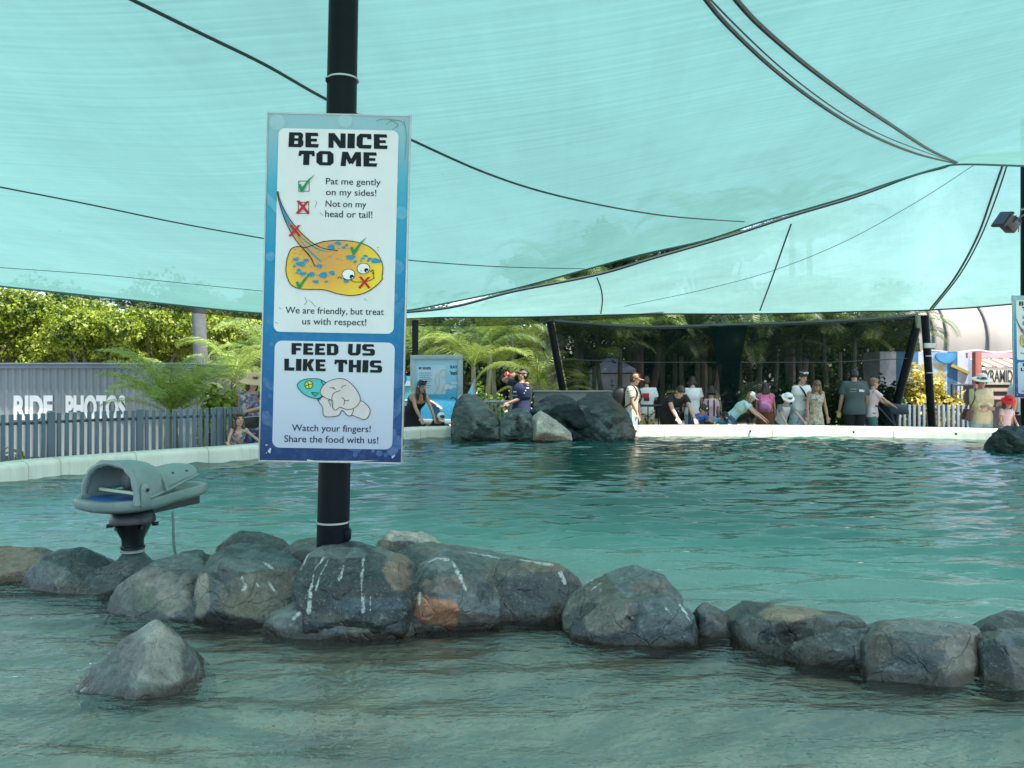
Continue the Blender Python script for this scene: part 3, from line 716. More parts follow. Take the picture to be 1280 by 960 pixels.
    c = g.ramp(g.math('MULTIPLY', d.outputs['Value'], 1 / (85 * s)), [(0, (.58, .27, .05)), (.4, (.70, .36, .03)), (.8, (.82, .60, .008)), (1, (.84, .63, .006))])
    M_RAY = g.fin(g.bsdf(c, .42))
    ray = B.poly('ray_drawing', body, 4 * L, M_RAY, t)
    tail = sm([c1(160, 460), c1(168, 500), c1(200, 570), c1(240, 630), c1(300, 695), c1(350, 735), c1(400, 758), c1(470, 768)], 5, False) + sm([c1(470, 768), c1(420, 800), c1(380, 825), c1(350, 850), c1(338, 815), c1(300, 770), c1(250, 710), c1(205, 630), c1(172, 540), c1(156, 475)], 5, False)[1:]
    B.poly('tail', tail, 4.6 * L, flat('orange', (.62, .33, .08)), ray)
    TEAL = flat('teal', (.03, .27, .42))
    B.polys('tail_stripe', [sm([c1(162, 478), c1(180, 535), c1(212, 600), c1(250, 664), c1(244, 680), c1(205, 620), c1(176, 552)], 4), sm([c1(262, 690), c1(300, 740), c1(350, 790), c1(384, 822), c1(376, 824), c1(330, 782), c1(282, 726)], 4), sm([c1(270, 690), c1(330, 735), c1(390, 764), c1(430, 774), c1(380, 768), c1(318, 736)], 4)], 5.1 * L, TEAL, ray)
    spots = [(436, 750, 14), (472, 730, 10), (500, 752, 7), (537, 803, 14), (668, 822, 15), (515, 740, 6), (560, 826, 7), (600, 810, 6), (614, 797, 7), (636, 812, 8), (628, 822, 5), (590, 822, 4), (252, 813, 10), (278, 837, 15), (306, 818, 9), (268, 870, 8), (288, 888, 11), (331, 893, 13), (372, 848, 11), (394, 896, 15), (440, 884, 11), (355, 930, 10), (300, 918, 6), (258, 884, 6), (244, 850, 5), (410, 930, 6), (514, 926, 10)]
    B.polys('spots', [blob(*c1(x, y), r / 4.173, i) for i, (x, y, r) in enumerate(spots)] + [blob(*c1(rnd.uniform(215, 690), rnd.uniform(745, 930)), .55, i) for i in range(26)], 5.6 * L, TEAL, ray)
    B.strokes('outline', [body + body[:1], sm([c1(470, 768), c1(400, 758), c1(350, 735), c1(300, 695), c1(240, 630), c1(200, 570), c1(168, 500), c1(160, 460), c1(156, 475), c1(172, 540), c1(205, 630), c1(250, 710), c1(300, 770), c1(338, 815)], 4, False), sm([c1(280, 748), c1(320, 790), c1(342, 830), c1(350, 850)], 4, False)], .95, 6 * L, K, ray)
    WH = flat('white', (.78, .80, .78))
    for (x, y, r, px_, py_) in ((526, 893, 33, 543, 905), (604, 862, 33, 619, 871)):
        e = B.poly('eye', circle(*c1(x, y), r / 4.173, r * .85 / 4.173), 6.4 * L, WH, ray)
        B.strokes('eye_outline', [circle(*c1(x, y), r / 4.173, r * .85 / 4.173) + circle(*c1(x, y), r / 4.173, r * .85 / 4.173)[:1]], .7, 6.7 * L, K, ray)
        B.poly('pupil', circle(*c1(px_, py_), 11 / 4.173), 6.9 * L, K, ray); B.poly('glint', circle(*c1(px_ + 4, py_ + 6), 3.4 / 4.173), 7.1 * L, WH, ray)
    B.strokes('smile', [sm([c1(470, 915), c1(480, 905), c1(490, 915)], 3, False), sm([c2(512, 0), c2(530, 12), c2(560, 14), c2(600, 10), c2(632, -6), c1(655, 905), c1(658, 880)], 4, False), sm([c1(640, 880), c1(655, 868), c1(650, 890)], 3, False), sm([c1(500, 915), c1(512, 922), c1(530, 920)], 3, False)], .8, 6.4 * L, K, ray)
    # fish held by a hand
    LC = (.42, .40, .40)
    fish = sm([c2(248, 528), c2(275, 503), c2(320, 496), c2(365, 502), c2(398, 530), c2(380, 575), c2(350, 596), c2(310, 588), c2(272, 565)])
    fo = B.poly('fish_drawing', fish, 4 * L, flat('aqua', (.10, .48, .46)), t)
    B.poly('tail_fin', sm([c2(320, 564), c2(356, 570), c2(338, 584)], 2), 4.6 * L, flat('aqua_dark', (.05, .33, .36)), fo)
    B.poly('eye', circle(*c2(306, 527), 5), 4.7 * L, flat('yellow', (.66, .62, .05)), fo)
    B.strokes('outline', [fish + fish[:1], circle(*c2(306, 527), 5) + circle(*c2(306, 527), 5)[:1], [c2(300, 512), c2(308, 544)], [c2(290, 531), c2(322, 524)], [c2(318, 566), c2(338, 586), c2(356, 568), c2(318, 566)], sm([c2(368, 505), c2(375, 525), c2(390, 530)], 3, False), [c2(345, 594), c2(352, 607), c2(368, 600), c2(350, 596)]], .8, 5.2 * L, K, fo)
    M_HAND = pm('ink_hand', (.60, .53, .50), .45, .10, 12, 0)
    wrist = [c2(560, 606), c2(608, 645), c2(606, 682), c2(586, 702), c2(556, 694), c2(510, 672), c2(500, 640)]
    lower = sm([c2(356, 604), c2(375, 640), c2(380, 680), c2(410, 688), c2(455, 680), c2(472, 655), c2(500, 682), c2(520, 678), c2(525, 640), c2(470, 590), c2(400, 580)])
    fist = sm([c2(364, 572), c2(372, 540), c2(402, 512), c2(450, 497), c2(490, 503), c2(530, 536), c2(558, 580), c2(560, 615), c2(530, 646), c2(490, 650), c2(462, 640), c2(440, 655), c2(425, 640), c2(424, 606), c2(395, 596)])
    ha = B.poly('hand_drawing', sm(wrist, 3), 4.3 * L, M_HAND, t)
    B.poly('thumb', lower, 4.8 * L, M_HAND, ha); B.poly('fist', fist, 5.3 * L, M_HAND, ha)
    B.strokes('outline', [sm(wrist, 3)], .75, 4.55 * L, K, ha)
    B.strokes('outline', [lower + lower[:1]], .75, 5.05 * L, K, ha)
    B.strokes('outline', [fist + fist[:1], sm([c2(420, 598), c2(430, 570), c2(465, 556)], 4, False), sm([c2(410, 542), c2(430, 545), c2(440, 552)], 3, False), sm([c2(425, 538), c2(434, 548)], 2, False), sm([c2(468, 546), c2(475, 535), c2(492, 530)], 3, False), sm([c2(470, 590), c2(485, 606), c2(480, 630)], 3, False), sm([c2(485, 606), c2(500, 608), c2(508, 602)], 3, False), [c2(404, 604), c2(416, 638), c2(418, 606), c2(404, 604)]], .75, 5.7 * L, K, ha)
    # screws, scuffs and torn corner print
    mb = MB()
    for u, v in ((9, 10), (169, 10), (9, 426), (169, 426)): mb.sphere(B.at(u, v, .0015), (.003, .003, .003), seg=8, rings=6)
    mb.build('screw', pm('pale_screw', (.5, .52, .52), .5), t)
    SC = pm('bare_scuff', (.55, .56, .55), .6, .2, 60, .2); 
    B.polys('scuff', [blob(13, 423, 2.6, 5, 12, .6, .8), blob(167, 428, 1.6, 9, 12, .6, 1), blob(9, 416, .9, 3, 10), [(x_, y_) for x_, y_ in ((60, 433), (70, 434.5), (120, 434), (150, 432.5), (120, 435.5), (60, 435.5))]], 2.4 * L, SC)
    DK = pm('dark_scuff', (.16, .18, .18), .7, .3, 60, .2)
    B.strokes('scratches', [sm([g0(470, 152), g0(478, 149), g0(490, 150), g0(502, 152), g0(508, 160)], 3, False), sm([g0(482, 157), g0(489, 151), g0(498, 157), g0(490, 162)], 3, False), sm([g0(381, 372), g0(384, 378), g0(380, 382)], 2, False), sm([g0(386, 375), g0(391, 380), g0(395, 384)], 2, False), [g0(349, 385), g0(352, 387)], sm([g0(394, 251), g0(396, 254), g0(394, 260)], 2, False), sm([g0(400, 266), g0(404, 270)], 2, False), [g0(344, 403), g0(348, 405)], [g0(455, 374), g0(459, 377)], sm([g0(505, 150), g0(508, 172), g0(506, 200)], 3, False)], .7, 3 * L, DK, taper=True)
    return B
ray_sign('big blue ray touching sign on the leaning black pole, with yellow ray and fist drawings', [(335, 141), (513, 145), (502, 579), (324, 576)], SZ)
ray_sign('second ray sign cut by the right picture edge, on the black wrapped rock', [(1265.5, 369.5), (1318, 370.5), (1320, 498), (1268, 497)], 12.6, False)

# ================================================================== FEEDER SHELL ON ITS STAND
DZ = 4.4
base = P(172, 705, DZ)
dev = thing('water_jet_shell', 'grey green plastic clam shaped water jet with blue lining on a black swivel stand', 'water toy', base)
M_SH = pm('shell_plastic', (.175, .245, .235), .42, .12, 9, .15, dirt=.35)
M_SHI = pm('shell_inside', (.12, .18, .17), .5, .12, 9, .1)
M_BLUE = pm('blue_lining', (.015, .10, .34), .35, .2, 14, .05)
M_BLK = pm('black_plastic', (.008, .012, .013), .35, .3, 20, .1)
yaw = R(63); LX = Vector((math.cos(yaw), math.sin(yaw), 0)); TX = Vector((math.sin(yaw), -math.cos(yaw), 0)); UZ = Vector((0, 0, 1))
hm = P(148, 625, DZ)             # middle of the hinge line
LXt = (LX + UZ * .02).normalized(); TXt = (TX + UZ * -.02).normalized(); UZt = LXt.cross(TXt); UZt = UZt if UZt.z > 0 else -UZt
def D(l, t, z): return hm + LXt * l + TXt * t + UZt * z
KD = .87
prof = [(-.23, .0), (-.225, .09), (-.20, .16), (-.14, .225), (-.05, .262), (.05, .265), (.15, .245), (.27, .205), (.38, .175), (.48, .16), (.58, .14), (.645, .09), (.66, .0)]
outl = prof + [(l, -t) for l, t in prof[::-1][1:-1]]
outl = [(p.x * KD, p.y * KD) for p in catmull([(a, b, 0) for a, b in outl], 4, True)]
def ringo(k, z, dl=0.0): return [D((l - .15) * k + .15 + dl, t * k, z) for l, t in outl]
low = MB(); low.loft([ringo(.66, -.060), ringo(.92, -.040), ringo(.99, -.026), ringo(1.0, -.016), ringo(1.0, .016), ringo(.99, .024), ringo(.90, .026), ringo(.872, .016), ringo(.84, -.006), ringo(.72, -.024), ringo(.3, -.03)])
lj = low.build('lower_shell', M_SH, dev, ang=50)
mb = MB(); el = [D(-.04 + .15 * math.cos(a), .195 * math.sin(a), .002) for a in [2 * math.pi * k / 28 for k in range(28)]]; mb.prism(el, UZt * .006); mb.build('blue_pad', M_BLUE, lj)
mb = MB(); mb.loft([[D(l_, t_, z) for l_, t_ in ((.02, -.10), (.50, -.08), (.50, .08), (.02, .10))] for z in (-.05, -.095)]); mb.build('underside', M_BLK, dev)
# upper shell: arches lofted to the rear
def arch(l, r, h, z0, n=16, th=0.0):
    o = []
    for k in range(n + 1):
        a = math.pi * k / n; ct, s_ = math.cos(a), math.sin(a)
        o.append(D(l + .02 * s_, (r - th) * math.copysign(abs(ct) ** .8, ct), z0 + (h - th) * abs(s_) ** .85))
    return o
secs = [(-.05, .262, .215, .0), (.05, .252, .205, .015), (.14, .235, .17, .035), (.17, .215, .135, .042), (.26, .19, .09, .06), (.36, .172, .065, .08), (.43, .176, .065, .09), (.50, .16, .052, .10)]
secs = [(l * KD, r * KD, h, z) for l, r, h, z in secs]
mb = MB(); mb.loft([arch(*s_) for s_ in secs], closed=False)
me = evaluated_mesh(mb.mesh('upper_shell'), [('SOLIDIFY', dict(thickness=.014, offset=0)), ('SUBSURF', dict(levels=1))])
us = mesh_obj('upper_shell', me, M_SH, dev, smooth=True); sharp(me, 50)
mb = MB(); mb.tube([p for p in arch(secs[0][0] - .012, secs[0][1], secs[0][2], 0, 22)], [.019 + .004 * math.cos(k * 1.9) for k in range(23)], 8); mb.build('arch_rim', M_SH, dev)
mb = MB(); mb.loft([[a, b] for a, b in zip(arch(*secs[-1]), [D(secs[-1][0], t, .097) for t in np.linspace(secs[-1][1], -secs[-1][1], 17)])], closed=False); mb.build('rear_plate', M_SHI, dev)
mb = MB(); mb.tube([D(.15, .22 * math.cos(a), .042 + .142 * math.sin(a)) for a in np.linspace(.05, math.pi - .05, 16)], .009, 6); mb.tube([D(.02, .237, .03), D(.2, .18, .05), D(.32, .155, .075), D(.435, .14, .10)], .011, 6); mb.tube([D(.02, -.237, .03), D(.2, -.18, .05), D(.32, -.155, .075), D(.435, -.14, .10)], .011, 6); mb.build('shell_ridge', M_SH, us)
mb = MB(); mb.box(D(.02, 0, .045), (.02, .44 * KD, .018), Matrix((LXt, TXt, UZt)).transposed(), bev=.004); mb.build('cross_bar', pm('pale_bar', (.55, .62, .48), .4), dev)
mb = MB(); mb.sphere(D(.16, .03, .095), (.04, .145, .07), rot=Matrix((LXt, TXt, UZt)).transposed()); mb.build('blue_throat', M_BLUE, dev)
mb = MB(); mb.sphere(D(.15, -.13, .09), (.03, .05, .065), rot=Matrix((LXt, TXt, UZt)).transposed()); mb.build('throat_collar', pm('pale_collar', (.16, .18, .18), .5), dev)
for sgn in (1, -1):
    h = MB(); rot = Matrix((LXt, TXt, UZt)).transposed()
    h.box(D(.0, sgn * .262 * KD, .03), (.075, .03, .10), rot, bev=.012); h.sphere(D(0, sgn * .262 * KD, .08), (.034, .018, .034), rot=rot); hg = h.build('hinge', M_SH, dev)
    h = MB(); h.sphere(D(0, sgn * .285 * KD, .08), (.010, .008, .010), seg=10, rings=8); h.build('bolt', M_BLK, hg)
for l_ in (.26, .36):
    mb = MB(); mb.sphere(D(l_, .13, .128), (.010, .010, .010), seg=10, rings=8); mb.build('bolt', M_BLK, us)
# swivel stand
cx = P(166, 650, DZ)
def Lz(y): return P(166, y, DZ).z
st = MB(); st.lathe((cx.x, cx.y, 0), [(.10, Lz(638)), (.11, Lz(640)), (.122, Lz(648)), (.122, Lz(652)), (.10, Lz(655)), (.060, Lz(673)), (.058, Lz(681)), (.066, Lz(682)), (.066, Lz(685)), (.055, Lz(686))], 20)
st.build('swivel_cone', M_BLK, dev)
st = MB()
for k in range(6):
    a = k * math.pi / 3 + .3; st.tube([Vector((cx.x + .10 * math.cos(a), cx.y + .10 * math.sin(a), Lz(656))), Vector((cx.x + .135 * math.cos(a), cx.y + .135 * math.sin(a), Lz(656)))], .011, 8)
st.build('lock_bolt', M_BLK, dev)
st = MB(); st.lathe((cx.x, cx.y, 0), [(.06, Lz(686)), (.066, Lz(687)), (.066, Lz(689.5)), (.06, Lz(690))], 20); st.build('collar_ring', pm('alloy_ring', (.35, .38, .36), .4, metal=.3), dev)
st = MB(); st.lathe((cx.x, cx.y, 0), [(.052, Lz(689)), (.108, Lz(704)), (.112, Lz(708)), (.112, Lz(742))], 8); st.build('pedestal', pm('dark_green_metal', (.025, .05, .05), .4, .2, 12, .1), dev, ang=30)
mb = MB(); mb.tube(catmull([P(216, 640, DZ), P(216.5, 655, DZ), P(217, 675, DZ), P(219, 690, DZ), P(222, 700, DZ)], 5), .008, 8); mb.build('hose', pm('grey_hose', (.12, .16, .155), .5), dev)

# ================================================================== ROCKS
g = NT('rock')
v = g.pos(); vw = g.pos(kind='Object')
at = g.n('VertexColor', layer_name='Col'); aw = g.n('VertexColor', layer_name='Mark')
n1 = g.noise(v, 3.2, 8, .62, .4); n2 = g.noise(v, 26, 8, .7); n3 = g.noise(v, 95, 4, .6)
tone = g.ramp(g.math('ADD', g.math('MULTIPLY', n1, .5), g.math('MULTIPLY', n2, .5)), [(.34, (.38, .39, .40)), (.5, (1.05, 1.06, 1.06)), (.66, (1.95, 1.9, 1.82))])
c = g.mix(1.0, at.outputs[0], tone, 'MULTIPLY')
speck = g.ramp(g.math('MULTIPLY_ADD', n3, .55, g.math('MULTIPLY', n2, .45)), [(.54, (0, 0, 0)), (.64, (.55, .55, .55))])
c = g.mix(speck, c, (.30, .29, .26))
pits = g.ramp(g.noise(v, 60, 5, .7), [(.30, (.85, .85, .85)), (.42, (0, 0, 0))])
c = g.mix(pits, c, (.008, .012, .014))
mk = g.n('SeparateColor'); g.l(aw.outputs[0], mk.inputs[0])
wh = g.ramp(g.math('MULTIPLY', mk.outputs[0], g.math('MULTIPLY_ADD', g.noise(v, 42, 6, .75), 2.8, -.70)), [(.42, (0, 0, 0)), (.75, (.85, .85, .85))])
c = g.mix(wh, c, (.62, .62, .58))
# dark wet foot and a ragged pale tide line where the rock meets the water
pw = g.n('NewGeometry'); sz = g.n('SeparateXYZ'); g.l(pw.outputs['Position'], sz.inputs[0])
zz = g.math('ADD', sz.outputs[2], g.math('MULTIPLY_ADD', g.noise(v, 9, 6, .7), -.09, .045))
wet = g.ramp(zz, [(.012, (1, 1, 1)), (.04, (0, 0, 0))])
c = g.mix(g.math('MULTIPLY', wet, .85), c, (.045, .028, .015))
ro = g.math('MULTIPLY_ADD', wet, -.35, g.math('MULTIPLY_ADD', n2, .42, .12))
cr = g.n('TexVoronoi', feature='DISTANCE_TO_EDGE'); cr.inputs['Scale'].default_value = 4.5
wv = g.n('VectorMath', operation='MULTIPLY_ADD'); nn = g.n('TexNoise'); nn.inputs['Scale'].default_value = 3.5; nn.inputs['Detail'].default_value = 4; g.l(v, nn.inputs[0]); g.l(nn.outputs['Color'], wv.inputs[0]); wv.inputs[1].default_value = (.35,) * 3; g.l(v, wv.inputs[2]); g.l(wv.outputs[0], cr.inputs['Vector'])
ck = g.ramp(cr.outputs['Distance'], [(0, (0, 0, 0)), (.035, (1, 1, 1))])
hgt = g.math('ADD', g.math('MULTIPLY', ck, .35), g.math('ADD', g.math('MULTIPLY', n2, 1.0), g.math('MULTIPLY', n3, .38)))
M_ROCK = g.fin(g.bsdf(c, ro, g.bump(hgt, .9, .016), spec=.6))
GREY = (.047, .051, .052); DARK = (.022, .028, .030); TAN = (.25, .18, .125); RUST = (.34, .15, .075); PALE = (.30, .28, .24); GREEN_ = (.085, .105, .062)

def rock(label, faces, base=GREY, patches=(), streaks=(), group='rocks of the barrier across the pool', vox=.0085, cat='rock', thick=.32, back=None, name='rock', rough=1.0, mat=None, foot=-.34, smooth=1, cuts=(), chops=8, grow=1.055):
    """faces: (px, py, Z or None for the waterline); hull with extra points behind and under the water"""
    pts = []; cw = [(P(*a), P(*b), wd, dp) for a, b, wd, dp in cuts]
    for f in faces:
        p = P(f[0], f[1], f[2]) if f[2] else PW(f[0], f[1]); pts.append(p)
    allp = list(pts)
    ztop = max(p.z for p in pts)
    for f, p in zip(faces, pts):
        if not f[2]: allp.append(Vector((p.x * .985, p.y + .14, foot)))
        else:
            q = p + Vector((0, thick, -.10 - .35 * max(0, p.z))); allp.append(q); allp.append(Vector((q.x, q.y + .08, foot)))
    bm = bmesh.new()
    mid_ = sum(allp, Vector()) / len(allp)
    for p in allp: bm.verts.new(Vector((mid_.x + (p.x - mid_.x) * grow, mid_.y + (p.y - mid_.y) * grow, p.z * grow if p.z > 0 else p.z)))
    r = bmesh.ops.convex_hull(bm, input=bm.verts[:])
    bmesh.ops.delete(bm, geom=[v for v in bm.verts if not v.link_faces], context='VERTS')
    fq = random.Random(len(label) * 13 + int(faces[0][0])); cen = sum((v.co for v in bm.verts), Vector()) / len(bm.verts)
    for _ in range(chops):
        d = Vector((fq.uniform(-.8, .8), fq.uniform(-1.3, .1), fq.uniform(.1, 1.0))).normalized()
        mx = max(v.co.dot(d) for v in bm.verts); cc_ = cen.dot(d); lim = cc_ + (mx - cc_) * fq.uniform(.85, .94)
        bmesh.ops.bisect_plane(bm, geom=bm.verts[:] + bm.edges[:] + bm.faces[:], plane_co=d * lim, plane_no=d, clear_outer=True)
        if len(bm.verts) < 5: break
        r = bmesh.ops.convex_hull(bm, input=bm.verts[:])
        bmesh.ops.delete(bm, geom=[v for v in bm.verts if not v.link_faces], context='VERTS')
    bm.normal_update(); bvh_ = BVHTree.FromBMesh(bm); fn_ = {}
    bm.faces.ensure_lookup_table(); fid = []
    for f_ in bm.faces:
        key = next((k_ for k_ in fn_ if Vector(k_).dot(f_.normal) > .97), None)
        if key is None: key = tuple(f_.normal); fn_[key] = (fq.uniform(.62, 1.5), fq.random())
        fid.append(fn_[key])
    me = bpy.data.meshes.new(name); bm.to_mesh(me); bm.free()
    me = evaluated_mesh(me, [('REMESH', dict(mode='VOXEL', voxel_size=vox)), ('SMOOTH', dict(iterations=smooth, factor=.35))])
    me.name = name
    co = verts_np(me).astype(float); nrm = np.empty(len(co) * 3, dtype=np.float32); me.vertices.foreach_get('normal', nrm); nrm = nrm.reshape(-1, 3)
    sd_ = Vector((hash(label) % 97 * .0 + len(label) * 3.7, 0, 0))
    out = np.empty_like(co)
    size = max(co.max(0) - co.min(0))
    for i in range(len(co)):
        p = Vector(co[i]); q = p + sd_
        d = .004 * noise.noise(q * 3.2) + .007 * noise.ridged_multi_fractal(q * 7.0, 1.0, 2.0, 3, 1.0, 2.0) - .007 + .004 * noise.noise(q * 24)
        for (ca, cb, wd, dp) in cw:
            dd = line_d(p, ca, cb) + .02 * noise.noise(q * 13)
            if dd < wd: d -= dp * (1 - max(0, dd) / wd)
        out[i] = co[i] + nrm[i] * d * rough
    me.vertices.foreach_set('co', out.astype(np.float32).ravel()); me.update()
    # pigment patches, shade and lit sides painted on some rocks, and bird-lime streaks
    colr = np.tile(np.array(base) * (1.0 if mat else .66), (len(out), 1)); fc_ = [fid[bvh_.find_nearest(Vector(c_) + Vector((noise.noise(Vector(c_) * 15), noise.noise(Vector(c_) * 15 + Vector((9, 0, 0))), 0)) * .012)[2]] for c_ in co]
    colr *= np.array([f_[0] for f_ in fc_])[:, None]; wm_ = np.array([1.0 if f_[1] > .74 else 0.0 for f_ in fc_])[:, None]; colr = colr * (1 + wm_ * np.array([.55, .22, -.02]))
    mk = np.zeros((len(out), 3))
    cam0 = np.array([0, 0, EYE])
    sx = out[:, 0] / out[:, 1] * FPX + 640; sy = HOR - (out[:, 2] - EYE) / out[:, 1] * FPX
    fr = (nrm @ (cam0 - out.mean(0)) > -.2)
    nz = np.array([noise.noise(Vector(p) * 6 + sd_) + .5 * noise.noise(Vector(p) * 17) for p in out])
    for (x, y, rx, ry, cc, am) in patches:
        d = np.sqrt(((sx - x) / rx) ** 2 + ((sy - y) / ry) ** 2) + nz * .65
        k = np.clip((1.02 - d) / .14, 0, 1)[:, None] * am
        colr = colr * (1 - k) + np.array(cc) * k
    for (line, wd) in streaks:
        dm = np.full(len(out), 1e9)
        for (a, b) in zip(line[:-1], line[1:]):
            ax, ay = a; bx, by = b; L2 = (bx - ax) ** 2 + (by - ay) ** 2 + 1e-6
            tt_ = np.clip(((sx - ax) * (bx - ax) + (sy - ay) * (by - ay)) / L2, 0, 1)
            dm = np.minimum(dm, np.hypot(sx - ax - tt_ * (bx - ax), sy - ay - tt_ * (by - ay)))
        mk[:, 0] = np.maximum(mk[:, 0], np.clip(1.25 - (dm + nz * 2.6) / (wd * .85), 0, 1))
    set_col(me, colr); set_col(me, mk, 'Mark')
    lo = out[out[:, 2] < out[:, 2].min() + .1].mean(0)
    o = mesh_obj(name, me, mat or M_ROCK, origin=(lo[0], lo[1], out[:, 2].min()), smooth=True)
    return tag(o, label, cat, group)
def line_d(p, a, b):
    d = b - a; t = max(0, min(1, (p - a).dot(d) / max(1e-9, d.length_squared))); return (p - a - d * t).length
def WL(y): return WZ(y)

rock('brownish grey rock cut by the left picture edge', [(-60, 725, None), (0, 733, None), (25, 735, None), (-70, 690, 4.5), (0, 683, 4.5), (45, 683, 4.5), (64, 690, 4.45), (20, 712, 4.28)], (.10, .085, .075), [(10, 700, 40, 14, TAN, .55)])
rock('smooth grey rock left of the black stand foot, lit side split by a dark corner', [(14, 736, None), (40, 741, None), (88, 742, None), (120, 738, None), (70, 686, 4.35), (100, 684, 4.4), (124, 697, 4.35), (24, 716, 4.2), (60, 700, 4.2)], (.085, .098, .105), [(105, 705, 34, 22, DARK, .75), (45, 720, 34, 18, (.12, .125, .13), .7)])  # lit side and shaded corner painted as pale and dark patches
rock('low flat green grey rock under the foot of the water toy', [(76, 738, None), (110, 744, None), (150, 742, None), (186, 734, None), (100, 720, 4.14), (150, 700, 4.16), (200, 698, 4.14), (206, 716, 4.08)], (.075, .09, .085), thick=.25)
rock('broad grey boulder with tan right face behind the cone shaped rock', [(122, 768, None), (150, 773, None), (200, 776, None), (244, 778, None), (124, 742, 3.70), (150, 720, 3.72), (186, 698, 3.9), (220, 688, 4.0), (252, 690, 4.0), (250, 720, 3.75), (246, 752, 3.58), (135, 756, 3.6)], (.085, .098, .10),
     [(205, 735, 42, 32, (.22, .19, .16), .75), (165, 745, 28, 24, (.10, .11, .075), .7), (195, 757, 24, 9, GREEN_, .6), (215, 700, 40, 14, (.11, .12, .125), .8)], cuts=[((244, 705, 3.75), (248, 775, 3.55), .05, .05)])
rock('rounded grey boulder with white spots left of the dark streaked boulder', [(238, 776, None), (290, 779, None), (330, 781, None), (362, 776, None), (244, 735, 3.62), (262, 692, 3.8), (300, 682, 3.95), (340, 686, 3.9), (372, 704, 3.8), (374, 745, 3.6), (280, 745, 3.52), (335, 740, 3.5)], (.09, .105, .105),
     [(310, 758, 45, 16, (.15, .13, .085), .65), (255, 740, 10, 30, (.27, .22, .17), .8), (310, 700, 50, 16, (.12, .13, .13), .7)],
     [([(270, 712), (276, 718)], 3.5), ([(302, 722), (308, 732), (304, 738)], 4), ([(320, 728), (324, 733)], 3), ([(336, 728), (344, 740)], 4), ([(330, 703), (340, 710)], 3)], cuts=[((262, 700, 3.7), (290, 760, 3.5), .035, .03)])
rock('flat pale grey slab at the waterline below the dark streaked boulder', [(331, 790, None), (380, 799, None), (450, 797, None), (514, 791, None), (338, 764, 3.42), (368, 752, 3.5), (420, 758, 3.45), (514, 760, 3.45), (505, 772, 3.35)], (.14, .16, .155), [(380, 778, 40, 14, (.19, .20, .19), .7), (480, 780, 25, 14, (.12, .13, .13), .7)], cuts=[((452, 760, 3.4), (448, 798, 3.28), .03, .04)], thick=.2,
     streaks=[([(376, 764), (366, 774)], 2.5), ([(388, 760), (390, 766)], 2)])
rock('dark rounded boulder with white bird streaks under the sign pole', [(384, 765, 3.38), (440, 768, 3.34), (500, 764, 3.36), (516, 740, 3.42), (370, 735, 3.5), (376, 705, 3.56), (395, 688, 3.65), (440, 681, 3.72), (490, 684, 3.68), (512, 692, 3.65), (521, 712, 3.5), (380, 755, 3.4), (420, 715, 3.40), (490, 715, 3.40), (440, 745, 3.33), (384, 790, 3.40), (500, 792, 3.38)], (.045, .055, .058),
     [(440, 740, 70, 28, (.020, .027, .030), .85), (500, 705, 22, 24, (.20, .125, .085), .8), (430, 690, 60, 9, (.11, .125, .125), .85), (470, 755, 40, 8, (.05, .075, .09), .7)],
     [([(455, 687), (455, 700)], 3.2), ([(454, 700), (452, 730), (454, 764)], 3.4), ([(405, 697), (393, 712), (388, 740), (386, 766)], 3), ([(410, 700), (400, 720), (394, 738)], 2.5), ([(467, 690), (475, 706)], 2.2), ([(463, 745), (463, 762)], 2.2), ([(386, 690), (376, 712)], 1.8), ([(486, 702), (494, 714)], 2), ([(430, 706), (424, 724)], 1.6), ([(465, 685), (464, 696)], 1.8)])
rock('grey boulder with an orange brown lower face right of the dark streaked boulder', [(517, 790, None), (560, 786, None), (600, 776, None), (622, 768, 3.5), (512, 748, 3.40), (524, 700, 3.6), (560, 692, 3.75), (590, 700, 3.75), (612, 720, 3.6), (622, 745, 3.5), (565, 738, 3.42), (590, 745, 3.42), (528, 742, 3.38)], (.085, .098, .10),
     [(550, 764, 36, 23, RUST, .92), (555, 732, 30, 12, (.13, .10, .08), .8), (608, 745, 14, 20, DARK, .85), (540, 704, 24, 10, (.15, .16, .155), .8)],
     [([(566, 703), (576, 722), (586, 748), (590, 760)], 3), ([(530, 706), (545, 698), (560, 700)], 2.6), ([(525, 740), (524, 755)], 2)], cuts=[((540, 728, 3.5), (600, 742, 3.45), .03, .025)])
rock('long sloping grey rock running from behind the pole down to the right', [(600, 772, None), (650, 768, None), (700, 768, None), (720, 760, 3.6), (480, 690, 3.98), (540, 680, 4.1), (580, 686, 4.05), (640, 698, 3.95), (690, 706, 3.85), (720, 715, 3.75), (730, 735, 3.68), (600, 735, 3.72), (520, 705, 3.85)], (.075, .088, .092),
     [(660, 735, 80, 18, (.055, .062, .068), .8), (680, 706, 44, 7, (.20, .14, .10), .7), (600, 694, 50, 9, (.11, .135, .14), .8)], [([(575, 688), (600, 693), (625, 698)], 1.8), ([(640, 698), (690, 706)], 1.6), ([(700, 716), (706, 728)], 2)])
rock('light cream topped rock behind the long sloping rock', [(470, 692, 4.25), (472, 674, 4.3), (495, 665, 4.4), (535, 667, 4.4), (560, 676, 4.35), (568, 690, 4.25), (520, 690, 4.2)], (.13, .12, .105), [(520, 670, 44, 8, (.48, .43, .36), .85), (477, 680, 9, 10, (.16, .12, .09), .8)], thick=.25)
